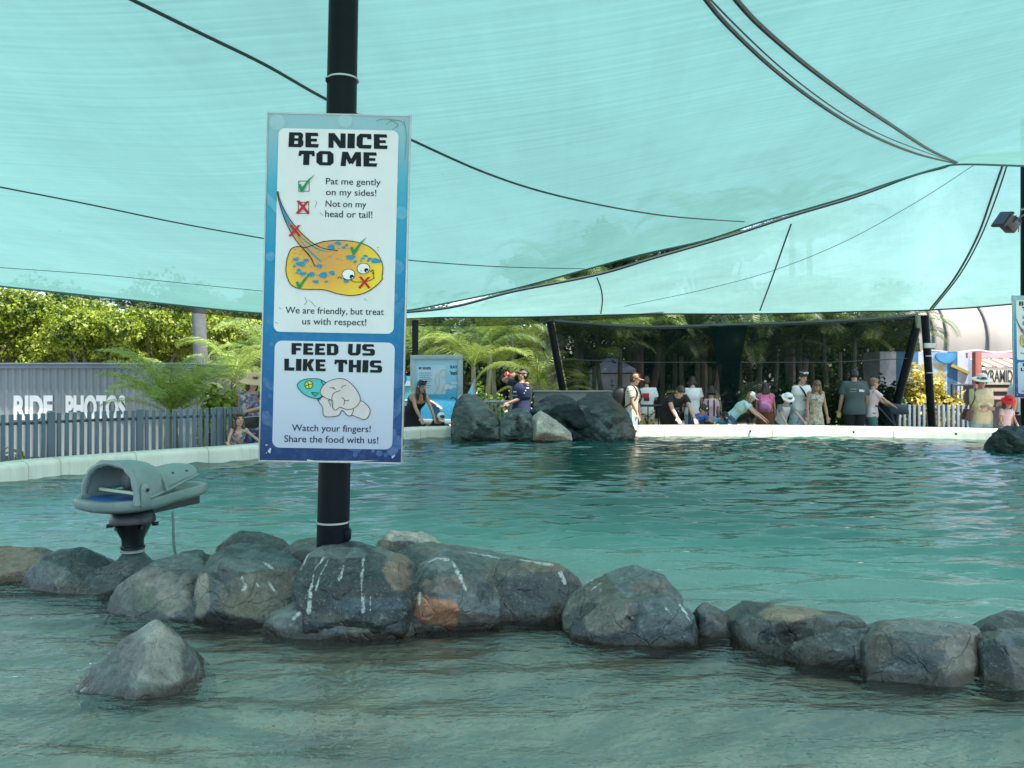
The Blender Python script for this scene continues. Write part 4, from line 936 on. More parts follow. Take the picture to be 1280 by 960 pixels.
rock('grey boulder with a sharp ridge and tan front facets in the middle of the barrier', [(708, 776, None), (722, 796, None), (745, 803, None), (708, 765, 3.4), (714, 745, 3.55), (760, 716, 3.65), (790, 709, 3.7), (828, 718, 3.65), (852, 742, 3.5), (800, 733, 3.55), (745, 760, 3.38)], (.12, .14, .142), [(730, 770, 24, 16, DARK, .7), (810, 733, 30, 8, (.15, .11, .09), .8)], [([(755, 726), (738, 738)], 2)])
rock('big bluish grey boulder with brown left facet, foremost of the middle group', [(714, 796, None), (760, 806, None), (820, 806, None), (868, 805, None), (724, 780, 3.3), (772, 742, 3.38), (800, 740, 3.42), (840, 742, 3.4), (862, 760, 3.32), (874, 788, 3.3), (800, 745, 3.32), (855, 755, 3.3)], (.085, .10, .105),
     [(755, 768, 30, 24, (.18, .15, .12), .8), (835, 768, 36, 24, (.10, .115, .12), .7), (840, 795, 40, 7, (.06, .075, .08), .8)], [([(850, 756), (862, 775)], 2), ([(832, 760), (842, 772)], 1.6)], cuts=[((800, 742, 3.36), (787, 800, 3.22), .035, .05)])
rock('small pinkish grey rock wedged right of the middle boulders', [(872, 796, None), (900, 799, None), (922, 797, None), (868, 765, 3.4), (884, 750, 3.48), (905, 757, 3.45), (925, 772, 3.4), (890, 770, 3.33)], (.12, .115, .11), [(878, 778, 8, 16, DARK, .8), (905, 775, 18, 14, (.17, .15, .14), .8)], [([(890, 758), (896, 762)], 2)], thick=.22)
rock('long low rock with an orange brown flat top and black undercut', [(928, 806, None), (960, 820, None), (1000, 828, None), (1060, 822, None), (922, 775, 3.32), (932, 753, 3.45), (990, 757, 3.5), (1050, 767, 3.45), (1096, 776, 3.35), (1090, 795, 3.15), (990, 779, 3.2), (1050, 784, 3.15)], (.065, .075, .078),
     [(990, 766, 50, 12, (.26, .175, .11), .85), (980, 798, 42, 14, (.012, .015, .016), .9), (940, 788, 18, 22, (.09, .085, .075), .7), (1060, 772, 40, 8, (.09, .10, .105), .8)], cuts=[((955, 797, 3.25), (1060, 783, 3.12), .05, .06)])  # black patch paints the shade of the undercut into the colour
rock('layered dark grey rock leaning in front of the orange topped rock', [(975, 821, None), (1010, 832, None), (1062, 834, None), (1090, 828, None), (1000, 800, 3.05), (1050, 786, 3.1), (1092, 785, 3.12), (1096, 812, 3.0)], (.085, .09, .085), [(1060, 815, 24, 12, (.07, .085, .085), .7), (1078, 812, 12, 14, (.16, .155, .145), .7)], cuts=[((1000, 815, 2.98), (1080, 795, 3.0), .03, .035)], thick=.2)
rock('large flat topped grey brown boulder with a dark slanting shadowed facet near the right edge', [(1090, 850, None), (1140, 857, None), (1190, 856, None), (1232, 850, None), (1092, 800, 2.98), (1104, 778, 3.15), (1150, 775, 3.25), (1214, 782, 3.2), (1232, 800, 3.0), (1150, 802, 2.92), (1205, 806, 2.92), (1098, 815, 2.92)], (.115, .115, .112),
     [(1150, 825, 46, 15, (.035, .048, .055), .85), (1205, 830, 26, 24, (.185, .155, .125), .8), (1160, 785, 60, 9, (.13, .14, .142), .8), (1120, 842, 36, 10, (.12, .135, .135), .9), (1230, 840, 8, 14, (.25, .16, .10), .7)], cuts=[((1100, 830, 2.88), (1185, 850, 2.8), .04, .05)])  # shadow on the slanting facet painted as a dark patch
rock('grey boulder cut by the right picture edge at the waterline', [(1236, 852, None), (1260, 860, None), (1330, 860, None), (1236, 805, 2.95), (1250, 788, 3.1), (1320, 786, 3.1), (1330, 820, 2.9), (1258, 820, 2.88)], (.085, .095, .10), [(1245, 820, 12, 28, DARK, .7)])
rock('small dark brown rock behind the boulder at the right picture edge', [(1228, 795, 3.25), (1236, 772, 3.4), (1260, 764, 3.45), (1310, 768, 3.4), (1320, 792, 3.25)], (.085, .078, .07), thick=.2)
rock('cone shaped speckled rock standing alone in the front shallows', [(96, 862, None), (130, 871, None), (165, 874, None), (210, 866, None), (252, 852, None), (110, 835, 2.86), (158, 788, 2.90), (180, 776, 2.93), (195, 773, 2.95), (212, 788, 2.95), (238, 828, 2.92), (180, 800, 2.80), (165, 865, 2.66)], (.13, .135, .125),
     [(200, 825, 32, 40, (.30, .275, .235), .75), (185, 785, 22, 14, (.32, .30, .26), .7), (130, 850, 32, 26, (.12, .13, .125), .8), (165, 815, 14, 26, (.16, .14, .125), .7)], [([(188, 780), (192, 786)], 1.5)], group=None, cuts=[((163, 797, 2.80), (200, 812, 2.80), .03, .035), ((200, 790, 2.83), (225, 845, 2.75), .025, .03), ((178, 805, 2.78), (160, 862, 2.68), .022, .025)], vox=.009, thick=.22)  # lit right half and darker left half painted as patches
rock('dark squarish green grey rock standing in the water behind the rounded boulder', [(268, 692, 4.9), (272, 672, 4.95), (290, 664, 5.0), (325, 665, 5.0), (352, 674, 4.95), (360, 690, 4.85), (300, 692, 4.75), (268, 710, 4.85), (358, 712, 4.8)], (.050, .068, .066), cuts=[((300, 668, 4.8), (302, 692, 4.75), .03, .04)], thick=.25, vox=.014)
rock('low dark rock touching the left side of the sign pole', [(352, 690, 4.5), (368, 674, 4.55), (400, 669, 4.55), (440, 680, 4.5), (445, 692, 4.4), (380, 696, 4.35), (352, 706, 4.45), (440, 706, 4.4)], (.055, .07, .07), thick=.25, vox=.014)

# far rocks and the tarpaulin covered mounds at the far rim
fg = 'wrapped rocks at the far rim'
g = NT('tarpaulin'); v = g.pos()
at = g.n('VertexColor', layer_name='Col')
vo = g.n('TexVoronoi', feature='DISTANCE_TO_EDGE'); vo.inputs['Scale'].default_value = 2.3; g.l(g.pos((1, 1, 1.3), (.3, .5, .2)), vo.inputs['Vector'])
fold = g.math('ADD', g.math('MULTIPLY', g.ramp(vo.outputs['Distance'], [(0, (0, 0, 0)), (.2, (1, 1, 1))]), .5), g.noise(g.pos((1, 1, 2), (0, .6, 0)), 4, 4, .6, 1.2))
c = g.mix(1.0, at.outputs[0], g.ramp(g.noise(v, 5, 6), [(.3, (.7, .7, .7)), (.7, (1.3, 1.3, 1.3))]), 'MULTIPLY')
M_TARP = g.fin(g.bsdf(c, .5, g.bump(fold, 1.0, .12), spec=.15))
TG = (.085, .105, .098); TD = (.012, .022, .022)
FZ = 14.0
def trock(label, pts, base, patches=(), cuts=(), mat=None, rough=2.2, **kw):
    return rock(label, pts, base, patches, (), fg, .035, 'covered rock' if mat is None else 'rock', kw.pop('thick', .8), mat=mat or M_TARP, rough=rough, smooth=3, cuts=cuts, foot=-.5, name='covered_rock' if mat is None else 'rock', **kw)
def F(*a): return [(x, y, FZ + dz) for x, y, dz in a]
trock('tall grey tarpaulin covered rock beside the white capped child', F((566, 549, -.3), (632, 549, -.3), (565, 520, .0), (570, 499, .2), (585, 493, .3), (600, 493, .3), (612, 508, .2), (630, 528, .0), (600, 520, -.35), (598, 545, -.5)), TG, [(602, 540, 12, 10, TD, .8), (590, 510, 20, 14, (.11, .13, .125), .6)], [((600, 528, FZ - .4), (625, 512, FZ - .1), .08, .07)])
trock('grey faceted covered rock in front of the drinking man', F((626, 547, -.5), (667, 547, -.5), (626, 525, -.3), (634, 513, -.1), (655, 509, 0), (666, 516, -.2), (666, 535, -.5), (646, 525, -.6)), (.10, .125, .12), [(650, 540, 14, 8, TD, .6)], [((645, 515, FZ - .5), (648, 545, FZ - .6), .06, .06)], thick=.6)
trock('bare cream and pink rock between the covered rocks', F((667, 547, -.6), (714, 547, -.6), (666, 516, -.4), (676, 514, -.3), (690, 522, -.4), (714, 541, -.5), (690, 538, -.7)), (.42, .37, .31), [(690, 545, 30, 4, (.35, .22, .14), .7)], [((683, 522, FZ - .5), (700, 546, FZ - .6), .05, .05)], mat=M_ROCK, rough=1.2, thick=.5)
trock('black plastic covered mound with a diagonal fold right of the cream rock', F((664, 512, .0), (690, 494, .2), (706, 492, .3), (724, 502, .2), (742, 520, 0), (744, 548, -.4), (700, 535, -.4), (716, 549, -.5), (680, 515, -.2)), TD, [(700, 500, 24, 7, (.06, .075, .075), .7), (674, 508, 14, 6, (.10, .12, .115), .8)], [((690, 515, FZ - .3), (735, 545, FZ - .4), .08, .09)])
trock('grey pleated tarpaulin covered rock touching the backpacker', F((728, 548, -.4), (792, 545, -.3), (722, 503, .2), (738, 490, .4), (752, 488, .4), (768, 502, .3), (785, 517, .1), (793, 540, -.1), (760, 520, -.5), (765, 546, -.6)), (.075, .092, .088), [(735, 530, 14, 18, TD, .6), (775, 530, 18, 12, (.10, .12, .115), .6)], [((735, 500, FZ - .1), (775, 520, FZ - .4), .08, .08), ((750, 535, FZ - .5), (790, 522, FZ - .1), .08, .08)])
trock('black plastic wrapped rock cut by the right picture edge', [(1252, 564, 11.5), (1330, 570, 11.3), (1244, 548, 11.7), (1246, 538, 11.8), (1258, 533, 11.9), (1330, 531, 12.0), (1258, 562, 11.45)], (.016, .030, .032), [(1265, 545, 20, 8, (.03, .05, .05), .6)], [((1255, 540, 11.7), (1280, 560, 11.4), .08, .09)], thick=.25)

# ================================================================== FENCE, BUILDINGS, SIGNS BEYOND THE POOL
M_FENCE = pm('fence_paint', (.085, .12, .155), .45, .12, 8, .05, dirt=.25)
M_FENCE2 = pm('fence_paint_dark', (.06, .085, .11), .5, .12, 8, .05)
def rim_at(px, d):
    """point d metres behind the rim's inner face along the ray of column px"""
    best = None
    for i in range(NL):
        a, b = off(i, d, 0), off(i + 1, d, 0)
        if a.y < 5: continue
        xa, xb = a.x / a.y * FPX + 640 - px, b.x / b.y * FPX + 640 - px
        if xa * xb <= 0: best = a.lerp(b, abs(xa) / max(1e-9, abs(xa) + abs(xb)))
    return best
def picket_fence(label, pts, top, step, wd, name='picket_fence', posts=7, bot=GROUND + .06, dp=.05, mat=M_FENCE):
    L = sum((b - a).length for a, b in zip(pts[:-1], pts[1:]))
    t = thing(name, label, 'fence', Vector((pts[0].x, pts[0].y, GROUND)))
    def at(s):
        for a, b in zip(pts[:-1], pts[1:]):
            l = (b - a).length
            if s <= l or b is pts[-1]: return a.lerp(b, min(1, s / l)), (b - a).normalized()
            s -= l
    n = int(L / step)
    for k in range(n + 1):
        p, d = at(k * step); rot = Matrix((d, Vector((-d.y, d.x, 0)), UZ)).transposed(); big = k % posts == 0
        mb = MB(); h = top + (0.0 if not big else .012)
        mb.box(p + Vector((0, 0, (h + bot) / 2)), (wd * (2.0 if big else 1), dp * (1.2 if big else 1), h - bot), rot, bev=.008)
        mb.build('post' if big else 'picket', mat, t, ang=30)
    back = [at(L * i / 30)[0] for i in range(31)]
    for z in (bot + .12, top - .11):
        mb = MB(); mb.tube([p + Vector((-.0, .045, z)) + Vector((at(L * i / 30)[1].y * -.0, .0, 0)) for i, p in enumerate(back)], .02, 6); mb.build('rail', M_FENCE2, t)
    return t
fp = [rim_at(px, .62) for px in (-60, 0, 60, 120, 180, 230, 270, 300)]
picket_fence('blue grey steel picket fence standing behind the pool rim at the left', fp, .70, .088, .044, posts=12)

# corrugated shed with painted words
WZs = 15.2
g = NT('corrugated_steel'); v = g.pos()
c = g.ramp(g.noise(v, 1.2, 6), [(.3, (.14, .17, .183)), (.7, (.19, .22, .233))]); c = g.mix(g.ramp(g.noise(g.pos((8, 8, .8)), 1, 5), [(.5, (0, 0, 0)), (.8, (.5, .5, .5))]), c, (.12, .14, .15))
M_CORR = g.fin(g.bsdf(c, .42, metal=.15))
xa, xb = P(-260, 0, WZs).x, P(246, 0, WZs).x; zt = P(0, 456, WZs).z
shed = thing('corrugated_shed', 'long pale blue corrugated steel shed with white painted words behind the picket fence', 'shed', ((xa + xb) / 2, WZs, GROUND))
mb = MB(); n = int((xb - xa) / .035); rows = []
for z in (GROUND, zt): rows.append([Vector((xa + (xb - xa) * i / n, WZs + [0, 0, .02, .02][i % 4] * 1.0, z)) for i in range(n + 1)])
mb.loft(rows, closed=False); mb.build('wall', M_CORR, shed, smooth=False, fix=False)
mb = MB(); mb.box(((xa + xb) / 2, WZs + 1.3, (zt + GROUND) / 2 - .01), (xb - xa - .02, 2.45, zt - GROUND - .03)); mb.build('side_wall', M_CORR, shed, smooth=False)
mb = MB(); mb.box(((xa + xb) / 2, WZs + 1.25, zt + .02), (xb - xa + .1, 2.75, .035), bev=.008); mb.box(((xa + xb) / 2, WZs - .05, zt - .035), (xb - xa + .06, .035, .075), bev=.006); mb.build('roof', pm('shed_cap', (.14, .19, .24), .4), shed)
def text_at(name, body, x0, x1, yb, cap, Z, mat, par, bold=0.0, ext=.002, sp=1.0):
    cu = bpy.data.curves.new('lettering', 'FONT'); cu.body = body; cu.size = 1; cu.offset = bold; cu.extrude = .04; cu.space_character = sp
    o = link(bpy.data.objects.new('lettering', cu)); dg = bpy.context.evaluated_depsgraph_get(); dg.update()
    me = bpy.data.meshes.new_from_object(o.evaluated_get(dg), depsgraph=dg); bpy.data.objects.remove(o); bpy.data.curves.remove(cu)
    co = verts_np(me); a, b = co[:, 0].min(), co[:, 0].max(); new = []
    for x, y, z in co:
        p = P(x0 + (x - a) / (b - a) * (x1 - x0), yb - (y + bold) / (.69 + 2 * bold) * cap, Z); p.y -= (z + .04) / .08 * ext; new.append(p)
    me.vertices.foreach_set('co', np.array([tuple(p) for p in new], dtype=np.float32).ravel()); me.update(); me.name = name
    return mesh_obj(name, me, mat, par, smooth=False)
M_WHITE = pm('white_paint', (.60, .62, .62), .5, .05, 10, .03)
for wd_, a, b in (('RIDE', 17, 66), ('PHOTOS', 82, 157)):
    text_at('painted_word', wd_, a, b, 525, 31, WZs - .004, M_WHITE, shed, .05)

# information board on the far side, left of the wrapped rocks
IZ = 15.6
def info_board():
    B = Board('information_board', 'pale blue information board in a grey frame behind the leaning woman in black', 'sign', [(516, 447), (575, 446.5), (575, 527), (516, 527)], IZ, 59, 80)
    t = B.t; hh = 80 * B.px
    mb = MB(); c = [B.at(0, 0), B.at(59, 0), B.at(59, 80), B.at(0, 80)]; mb.prism(c, -B.n * .12)
    mb.build('board', print_mat('info_print', [(0, (.02, .22, .42)), (.4, (.05, .36, .58)), (.8, (.26, .54, .68)), (1, (.34, .56, .68))], 2, 0, hh), t, smooth=False)
    mb = MB()
    for ei, (a, b) in enumerate(zip(c, c[1:] + c[:1])):
        d = (b - a).normalized(); cen = (a + b) / 2; side = d.cross(B.n).normalized(); mb.box(cen - B.n * (.05 + .006 * (ei % 2)), ((b - a).length + .1, .16, .10), Matrix((d, B.n, side)).transposed(), bev=.01)
    mb.build('frame', pm('frame_grey', (.28, .36, .38), .5), t)
    lp = B.poly('text_panel', rrect(6, 10, 41, 46, 2), .003, pm('info_panel', (.42, .56, .66), .5, .05, 8, 0), t)
    B.polys('text_lines', [[(8, 19 + k * 2.6), (8 + w_, 19 + k * 2.6), (8 + w_, 19.9 + k * 2.6), (8, 19.9 + k * 2.6)] for k, w_ in enumerate((15, 16, 14, 16, 15, 12, 15, 13))], .006, pm('info_ink', (.14, .25, .36), .5, bump=0), lp)
    B.text('heading', [('MY SEASIDE', 7.5, 23, 15, 3.2)], .006, flat('navy', (.01, .03, .06)), lp, bold=.04)
    sw = lambda pts: [(p.x, p.y) for p in catmull([(a, b, 0) for a, b in pts], 5)]
    B.strokes('swirl', [sw([(27, 46), (33, 34), (33, 22), (38, 15), (42, 20), (39, 26), (36, 23)]), sw([(31, 40), (28, 28), (31, 20)]), sw([(36, 44), (40, 34), (44, 30)])], 1.1, .008, pm('swirl_tan', (.45, .42, .36), .5, bump=0), t)
    B.poly('coral_shape', blob(44, 37, 4, 4, 20, .5, 1), .008, pm('coral_pale', (.55, .55, .58), .5, bump=0), t)
    B.text('heading', [('RAY', 47, 56, 14, 4), ('REEF', 47.5, 56, 22, 2.6)], .006, flat('navy', (.01, .03, .06)), t, bold=.03)
    B.text('small_heading', [('TOUCH', 47.5, 56, 33.5, 3), ('POOL', 48, 55, 38, 3)], .006, flat('white', (.78,) * 3), t, bold=.02)
    B.strokes('small_fish', [sw([(46, 17), (49, 19), (54, 18.5), (56, 16)]), sw([(47, 52), (50, 50), (53, 51), (55, 54)])], .9, .006, flat('navy', (.01, .03, .06)), t)
    for x in (4, 55):
        mb = MB(); a = B.at(x, 78, -.05); mb.box((a.x, a.y + .05, (a.z + GROUND) / 2), (.09, .07, a.z - GROUND)); mb.build('leg', pm('frame_grey', (.28,) * 3), t)
info_board()

# low grey wall, metal barriers, far right booths
cx0 = P(700, 505, 16.0)
t = thing('concrete_block', 'low grey concrete block wall behind the black plastic mound', 'wall', Vector((cx0.x, 16.2, GROUND)))
mb = MB(); a, b = P(668, 490, 15.9), P(764, 490, 15.9); mb.box(((a.x + b.x) / 2, 16.1, (a.z + GROUND) / 2), (b.x - a.x, .35, a.z - GROUND), bev=.02); mb.build('block', pm('grey_block', (.17, .185, .18), .8, .2, 4, .2), t)
mb = MB(); mb.box(((a.x + b.x) / 2, 16.1, a.z + .012), (b.x - a.x + .05, .40, .03), bev=.008); mb.build('coping', pm('block_coping', (.24, .25, .24), .8), t)
def barrier(label, x0, x1, ytop, Z, n, mat, sheet=None):
    t = thing('metal_barrier', label, 'barrier', Vector((P((x0 + x1) / 2, 0, Z).x, Z, GROUND)))
    a, b = P(x0, ytop, Z), P(x1, ytop, Z)
    mb = MB(); mb.tube([a, b], .025, 8); mb.build('top_rail', mat, t)
    mb = MB(); mb.tube([Vector((a.x, Z, GROUND + .12)), Vector((b.x, Z, GROUND + .12))], .02, 8); mb.build('bottom_rail', mat, t)
    for k in range(n + 1):
        p = a.lerp(b, k / n); e = k in (0, n)
        mb = MB(); mb.tube([p + Vector((0, 0, .02 if e else 0)), Vector((p.x, Z, GROUND if e else GROUND + .12))], .03 if e else .012, 8); mb.build('post' if e else 'bar', mat, t)
    if sheet:
        mb = MB(); mb.box(((a.x + b.x) / 2, Z + .04, (a.z + GROUND) / 2), (b.x - a.x - .05, .01, a.z - GROUND - .2)); mb.build('panel', sheet, t)
    return t
M_GALV = pm('galvanised', (.30, .36, .40), .4, .15, 9, .05, metal=.3); M_DGREY = pm('dark_rail', (.02, .03, .035), .45)
barrier('pale galvanised barrier behind the drinking man in navy', 600, 640, 502, 16.6, 8, M_GALV)
barrier('dark metal barrier in front of the person with a red cap printed on the shirt', 797, 862, 507, 16.0, 5, M_DGREY, )
barrier('pale steel barrier with dark panel at the left beside the information board', 500, 516, 501, 15.4, 4, M_GALV, pm('dark_panel', (.04, .06, .07), .5))
fq = [P(x, 0, 16.6) for x in (1112, 1140, 1175, 1214)]; fq = [Vector((p.x, 16.6, 0)) for p in fq]
picket_fence('short pale blue picket fence under the croton bush at the right', fq, P(0, 506, 16.6).z, .105, .055, posts=50, mat=pm('pale_fence', (.17, .215, .25), .45))
barrier('tall dark railing between the croton bush and the woman in the white hat', 1190, 1216, 481, 17.4, 5, M_DGREY)

def vault():
    Z0 = 22.0
    t = thing('vaulted_marquee', 'beige barrel vaulted tent roof with curved ribs at the far right', 'marquee', P(1230, 470, Z0 + 1) * Vector((1, 1, 0)).length if False else Vector((P(1235, 0, Z0).x, Z0 + 1, GROUND)))
    xl, xr = P(1150, 0, Z0).x, P(1420, 0, Z0).x; zb = P(0, 440, Z0).z
    def sec(x, k=1.0): return [Vector((x, Z0 + 2.0 * (1 - math.cos(a)) * k + .0, zb + 1.75 * math.sin(a) * k)) for a in np.linspace(0, math.pi / 2, 14)]
    xs = np.linspace(xl, xr, 60)
    mb = MB(); mb.loft([[p + Vector((0, .05 * abs(math.sin((x - xl) * 2.7)), 0)) for p in sec(x)] for x in xs], closed=False)
    mb.build('canvas', pm('beige_canvas', (.26, .24, .205), .8, .1, 1.5, .05, dirt=.1), t)
    for px in (1168, 1184, 1236, 1290, 1345):
        x = P(px, 0, Z0).x; mb = MB(); mb.tube([p + Vector((.25 * i / 13, -.02, .0)) for i, p in enumerate(sec(x))], .04, 8); mb.build('rib', pm('rib_canvas', (.19, .175, .145), .8), t)
    mb = MB(); mb.tube([Vector((x, Z0 - .03, zb + .03 * math.sin((x - xl) * 5))) for x in xs], .045, 6); mb.build('hem', pm('pale_canvas', (.34, .32, .28), .8), t)
    for px in (1158, 1240, 1340):
        mb = MB(); x = P(px, 0, Z0).x; mb.tube([(x, Z0, GROUND), (x, Z0, zb)], .05, 8); mb.build('post', M_GALV, t)
vault()
def booth():
    Z0 = 21.0
    t = thing('striped_booth', 'blue and white striped game booth with yellow letters DUCK behind the croton bush', 'booth', Vector((P(1180, 0, Z0).x, Z0, GROUND)))
    bl = pm('booth_blue', (.045, .14, .26), .5); wt = pm('booth_white', (.50, .54, .58), .5); lb = pm('booth_pale_blue', (.28, .40, .52), .5)
    zt = P(0, 439.5, Z0).z
    for i, (x0, x1, m) in enumerate(((1100, 1120, wt), (1120, 1148, bl), (1148, 1160, wt), (1160, 1184, lb), (1184, 1197, bl), (1197, 1210, wt), (1210, 1217, lb))):
        a, b = P(x0, 0, Z0).x, P(x1, 0, Z0).x; mb = MB(); mb.box(((a + b) / 2, Z0 + .5, (zt + GROUND) / 2), (b - a, 1, zt - GROUND)); mb.build('stripe_panel', m, t, smooth=False)
    Y = pm('booth_yellow', (.40, .31, .09), .5)
    text_at('lettering', 'DUCK', 1142, 1184, 471, 16, Z0 - .005, Y, t, .05)
    mb = MB(); c = [P(x, y, Z0 - .06) for x, y in blob(1183, 447, 7.4, 3, 26, .25, 1.45)]; mb.prism(c, (0, .05, 0)); mb.build('blue_splash', pm('splash_blue', (.05, .22, .38), .5, .3, 4), t, smooth=False)
    mb = MB(); mb.prism([P(x, y, Z0 - .07) for x, y in ((1191, 455), (1213, 465), (1211, 468), (1189, 458))], (0, .06, 0)); mb.build('yellow_handle', Y, t, smooth=False)
booth()
def kiosk():
    Z0 = 20.0
    t = thing('pyramid_kiosk', 'orange posted game kiosk signed PYRAMID beside the second ray sign', 'kiosk', Vector((P(1245, 0, Z0).x, Z0, GROUND)))
    rd = pm('kiosk_red', (.25, .065, .04), .5); bg_ = pm('kiosk_board', (.50, .44, .32), .6); dk = pm('kiosk_dark', (.05, .04, .035), .7); pk = pm('kiosk_pink', (.62, .30, .32), .6)
    X = lambda x: P(x, 0, Z0).x; Zz = lambda y: P(0, y, Z0).z
    mb = MB(); mb.box((X(1221), Z0, (Zz(440) + GROUND) / 2), (X(1225) - X(1217), .16, Zz(440) - GROUND), bev=.01); mb.build('post', rd, t)
    mb = MB(); mb.box((X(1330), Z0, (Zz(440) + GROUND) / 2), (.16, .16, Zz(440) - GROUND), bev=.01); mb.build('post', rd, t)
    mb = MB(); mb.box((X(1275), Z0 + .6, Zz(443.5)), (X(1325) - X(1226), .1, Zz(440) - Zz(447))); mb.build('pink_fascia', pk, t)
    br = pm('awning_brown', (.22, .09, .05), .6); cr_ = pm('awning_cream', (.55, .46, .36), .6)
    n = 14
    for k in range(n):
        x0 = X(1226) + (X(1326) - X(1226)) * k / n; x1 = X(1226) + (X(1326) - X(1226)) * (k + 1) / n
        mb = MB(); mb.prism([Vector((x0, Z0 + .5, Zz(448))), Vector((x1, Z0 + .5, Zz(448))), Vector((x1 + .08, Z0 - .1, Zz(458))), Vector((x0 + .08, Z0 - .1, Zz(458)))], (0, 0, -.02)); mb.build('awning_stripe', br if k % 2 else cr_, t, smooth=False)
    mb = MB(); mb.box((X(1275), Z0 - .05, Zz(470)), (X(1326) - X(1226), .06, Zz(459) - Zz(480.5)), bev=.01); sb = mb.build('sign_board', bg_, t)
    text_at('lettering', 'PYRAMID', 1214.5 + 13, 1266, 478, 15.5, Z0 - .085, pm('kiosk_ink', (.02, .02, .02), .6), sb, .02, sp=.95)
    mb = MB(); mb.box((X(1275), Z0 + .5, (Zz(481) + GROUND) / 2), (X(1326) - X(1226), .5, Zz(481) - GROUND)); mb.build('counter', dk, t)
    mb = MB(); mb.box((X(1275), Z0 - .02, Zz(487)), (X(1326) - X(1226), .1, .09)); mb.box((X(1275), Z0 - .02, Zz(497)), (X(1326) - X(1226), .1, .09)); mb.build('shelf', pm('kiosk_shelf', (.30, .22, .17), .7), t)
kiosk()
# white marquee glimpsed through the netting, turquoise panel, pennant
t = thing('white_marquee', 'white tent glimpsed through the palms and netting above the backpacker', 'marquee', Vector((P(762, 0, 27).x, 27.5, GROUND)))
mb = MB(); a, b = P(735, 0, 27).x, P(800, 0, 27).x; zr = P(0, 447, 27).z; ze = P(0, 466, 27).z
mb.loft([[(a, 26.6, ze), (b, 26.6, ze), (b, 29, ze), (a, 29, ze)], [(a * .5 + b * .5 - .2, 27.6, zr), (a * .5 + b * .5 + .2, 27.6, zr), (a * .5 + b * .5 + .2, 28, zr), (a * .5 + b * .5 - .2, 28, zr)]]); mb.build('roof', pm('white_canvas', (.8, .8, .8), .7, .04), t, smooth=False)
mb = MB(); mb.box(((a + b) / 2, 27.8, (ze + GROUND) / 2 - .02), (b - a - .1, 2.2, ze - GROUND - .03)); mb.build('wall', pm('white_canvas', (.8, .8, .8)), t)
t = thing('turquoise_panel', 'turquoise and white barrier panel just left of the information board', 'panel', Vector((P(508, 0, 18).x, 18, GROUND)))
mb = MB(); a, b, c_, d_ = P(490, 470, 18), P(514, 470, 18), P(514, 512, 18), P(490, 512, 18); mb.box(((a.x + b.x) / 2, 18, (a.z + GROUND) / 2), (b.x - a.x, .08, a.z - GROUND), bev=.01); mb.build('panel', pm('turq', (.08, .42, .42), .5), t)
mb = MB(); mb.box(((a.x + b.x) / 2, 17.94, a.z - .18), (b.x - a.x, .04, .10)); mb.build('white_band', M_WHITE, t)
t = thing('flag', 'pale blue pointed flag leaning above the tall grey covered rock', 'flag', P(590, 505, 14.9))
mb = MB(); mb.prism([P(584, 493, 14.9), P(592.5, 475, 14.9), P(592.8, 493, 14.9)], (0, .012, 0)); mb.build('cloth', pm('flag_blue', (.26, .55, .68), .7), t)
mb = MB(); mb.tube([P(593, 474, 14.9), P(593, 560, 14.9)], .012, 6); mb.build('staff', M_GALV, t)
# closed pale parasol at far right
t = thing('closed_parasol', 'closed pale blue grey parasol right of the child in the red hat', 'parasol', Vector((P(1264, 0, 15.2).x, 15.2, GROUND)))
mb = MB(); q = P(1264, 0, 15.2); mb.lathe((q.x, q.y, 0), [(.004, P(0, 477, 15.2).z), (.05, P(0, 484, 15.2).z), (.09, P(0, 497, 15.2).z), (.07, P(0, 503, 15.2).z), (.03, P(0, 505, 15.2).z)], 8); mb.build('cloth', pm('parasol_cloth', (.5, .56, .6), .7), t)
mb = MB(); mb.tube([(q.x, q.y, P(0, 476, 15.2).z), (q.x, q.y, GROUND)], .016, 8); mb.build('pole', M_GALV, t)

# ================================================================== VEGETATION
def leaf_mat(name, dark, light, trans=.35):
    g = NT(name); at = g.n('VertexColor', layer_name='Col'); sp = g.n('SeparateColor'); g.l(at.outputs[0], sp.inputs[0])
    c = g.ramp(sp.outputs[0], [(0, dark), (1, light)])
    di = g.n('BsdfPrincipled'); g.l(c, di.inputs['Base Color']); di.inputs['Roughness'].default_value = .45; di.inputs['Specular IOR Level'].default_value = .4
    tl = g.n('BsdfTranslucent'); g.l(g.mix(1.0, c, (1.0, 1.0, .35), 'MULTIPLY'), tl.inputs[0])
    ms = g.n('MixShader'); ms.inputs[0].default_value = trans; g.l(di.outputs[0], ms.inputs[1]); g.l(tl.outputs[0], ms.inputs[2])
    return g.fin(ms.outputs[0])
M_LEAF_Y = leaf_mat('yellow_green_leaves', (.022, .06, .008), (.29, .36, .03))
M_LEAF_D = leaf_mat('dark_green_leaves', (.014, .038, .012), (.07, .13, .03))
M_LEAF_H = leaf_mat('hedge_leaves', (.04, .09, .015), (.16, .26, .04))
M_CROTON = leaf_mat('croton_leaves', (.10, .10, .02), (.62, .50, .10))
M_PALM = leaf_mat('palm_leaflets', (.035, .085, .022), (.15, .23, .05), .3)
M_PALM_Y = leaf_mat('pale_palm_leaflets', (.10, .18, .04), (.44, .54, .15), .35)
M_PALM_D = leaf_mat('dark_palm_leaflets', (.010, .032, .016), (.05, .10, .04), .25)
M_BARK = pm('bark', (.12, .10, .085), .9, .35, 7, .6)
M_STEMG = pm('palm_stem', (.17, .18, .11), .7, .35, 5, .3)
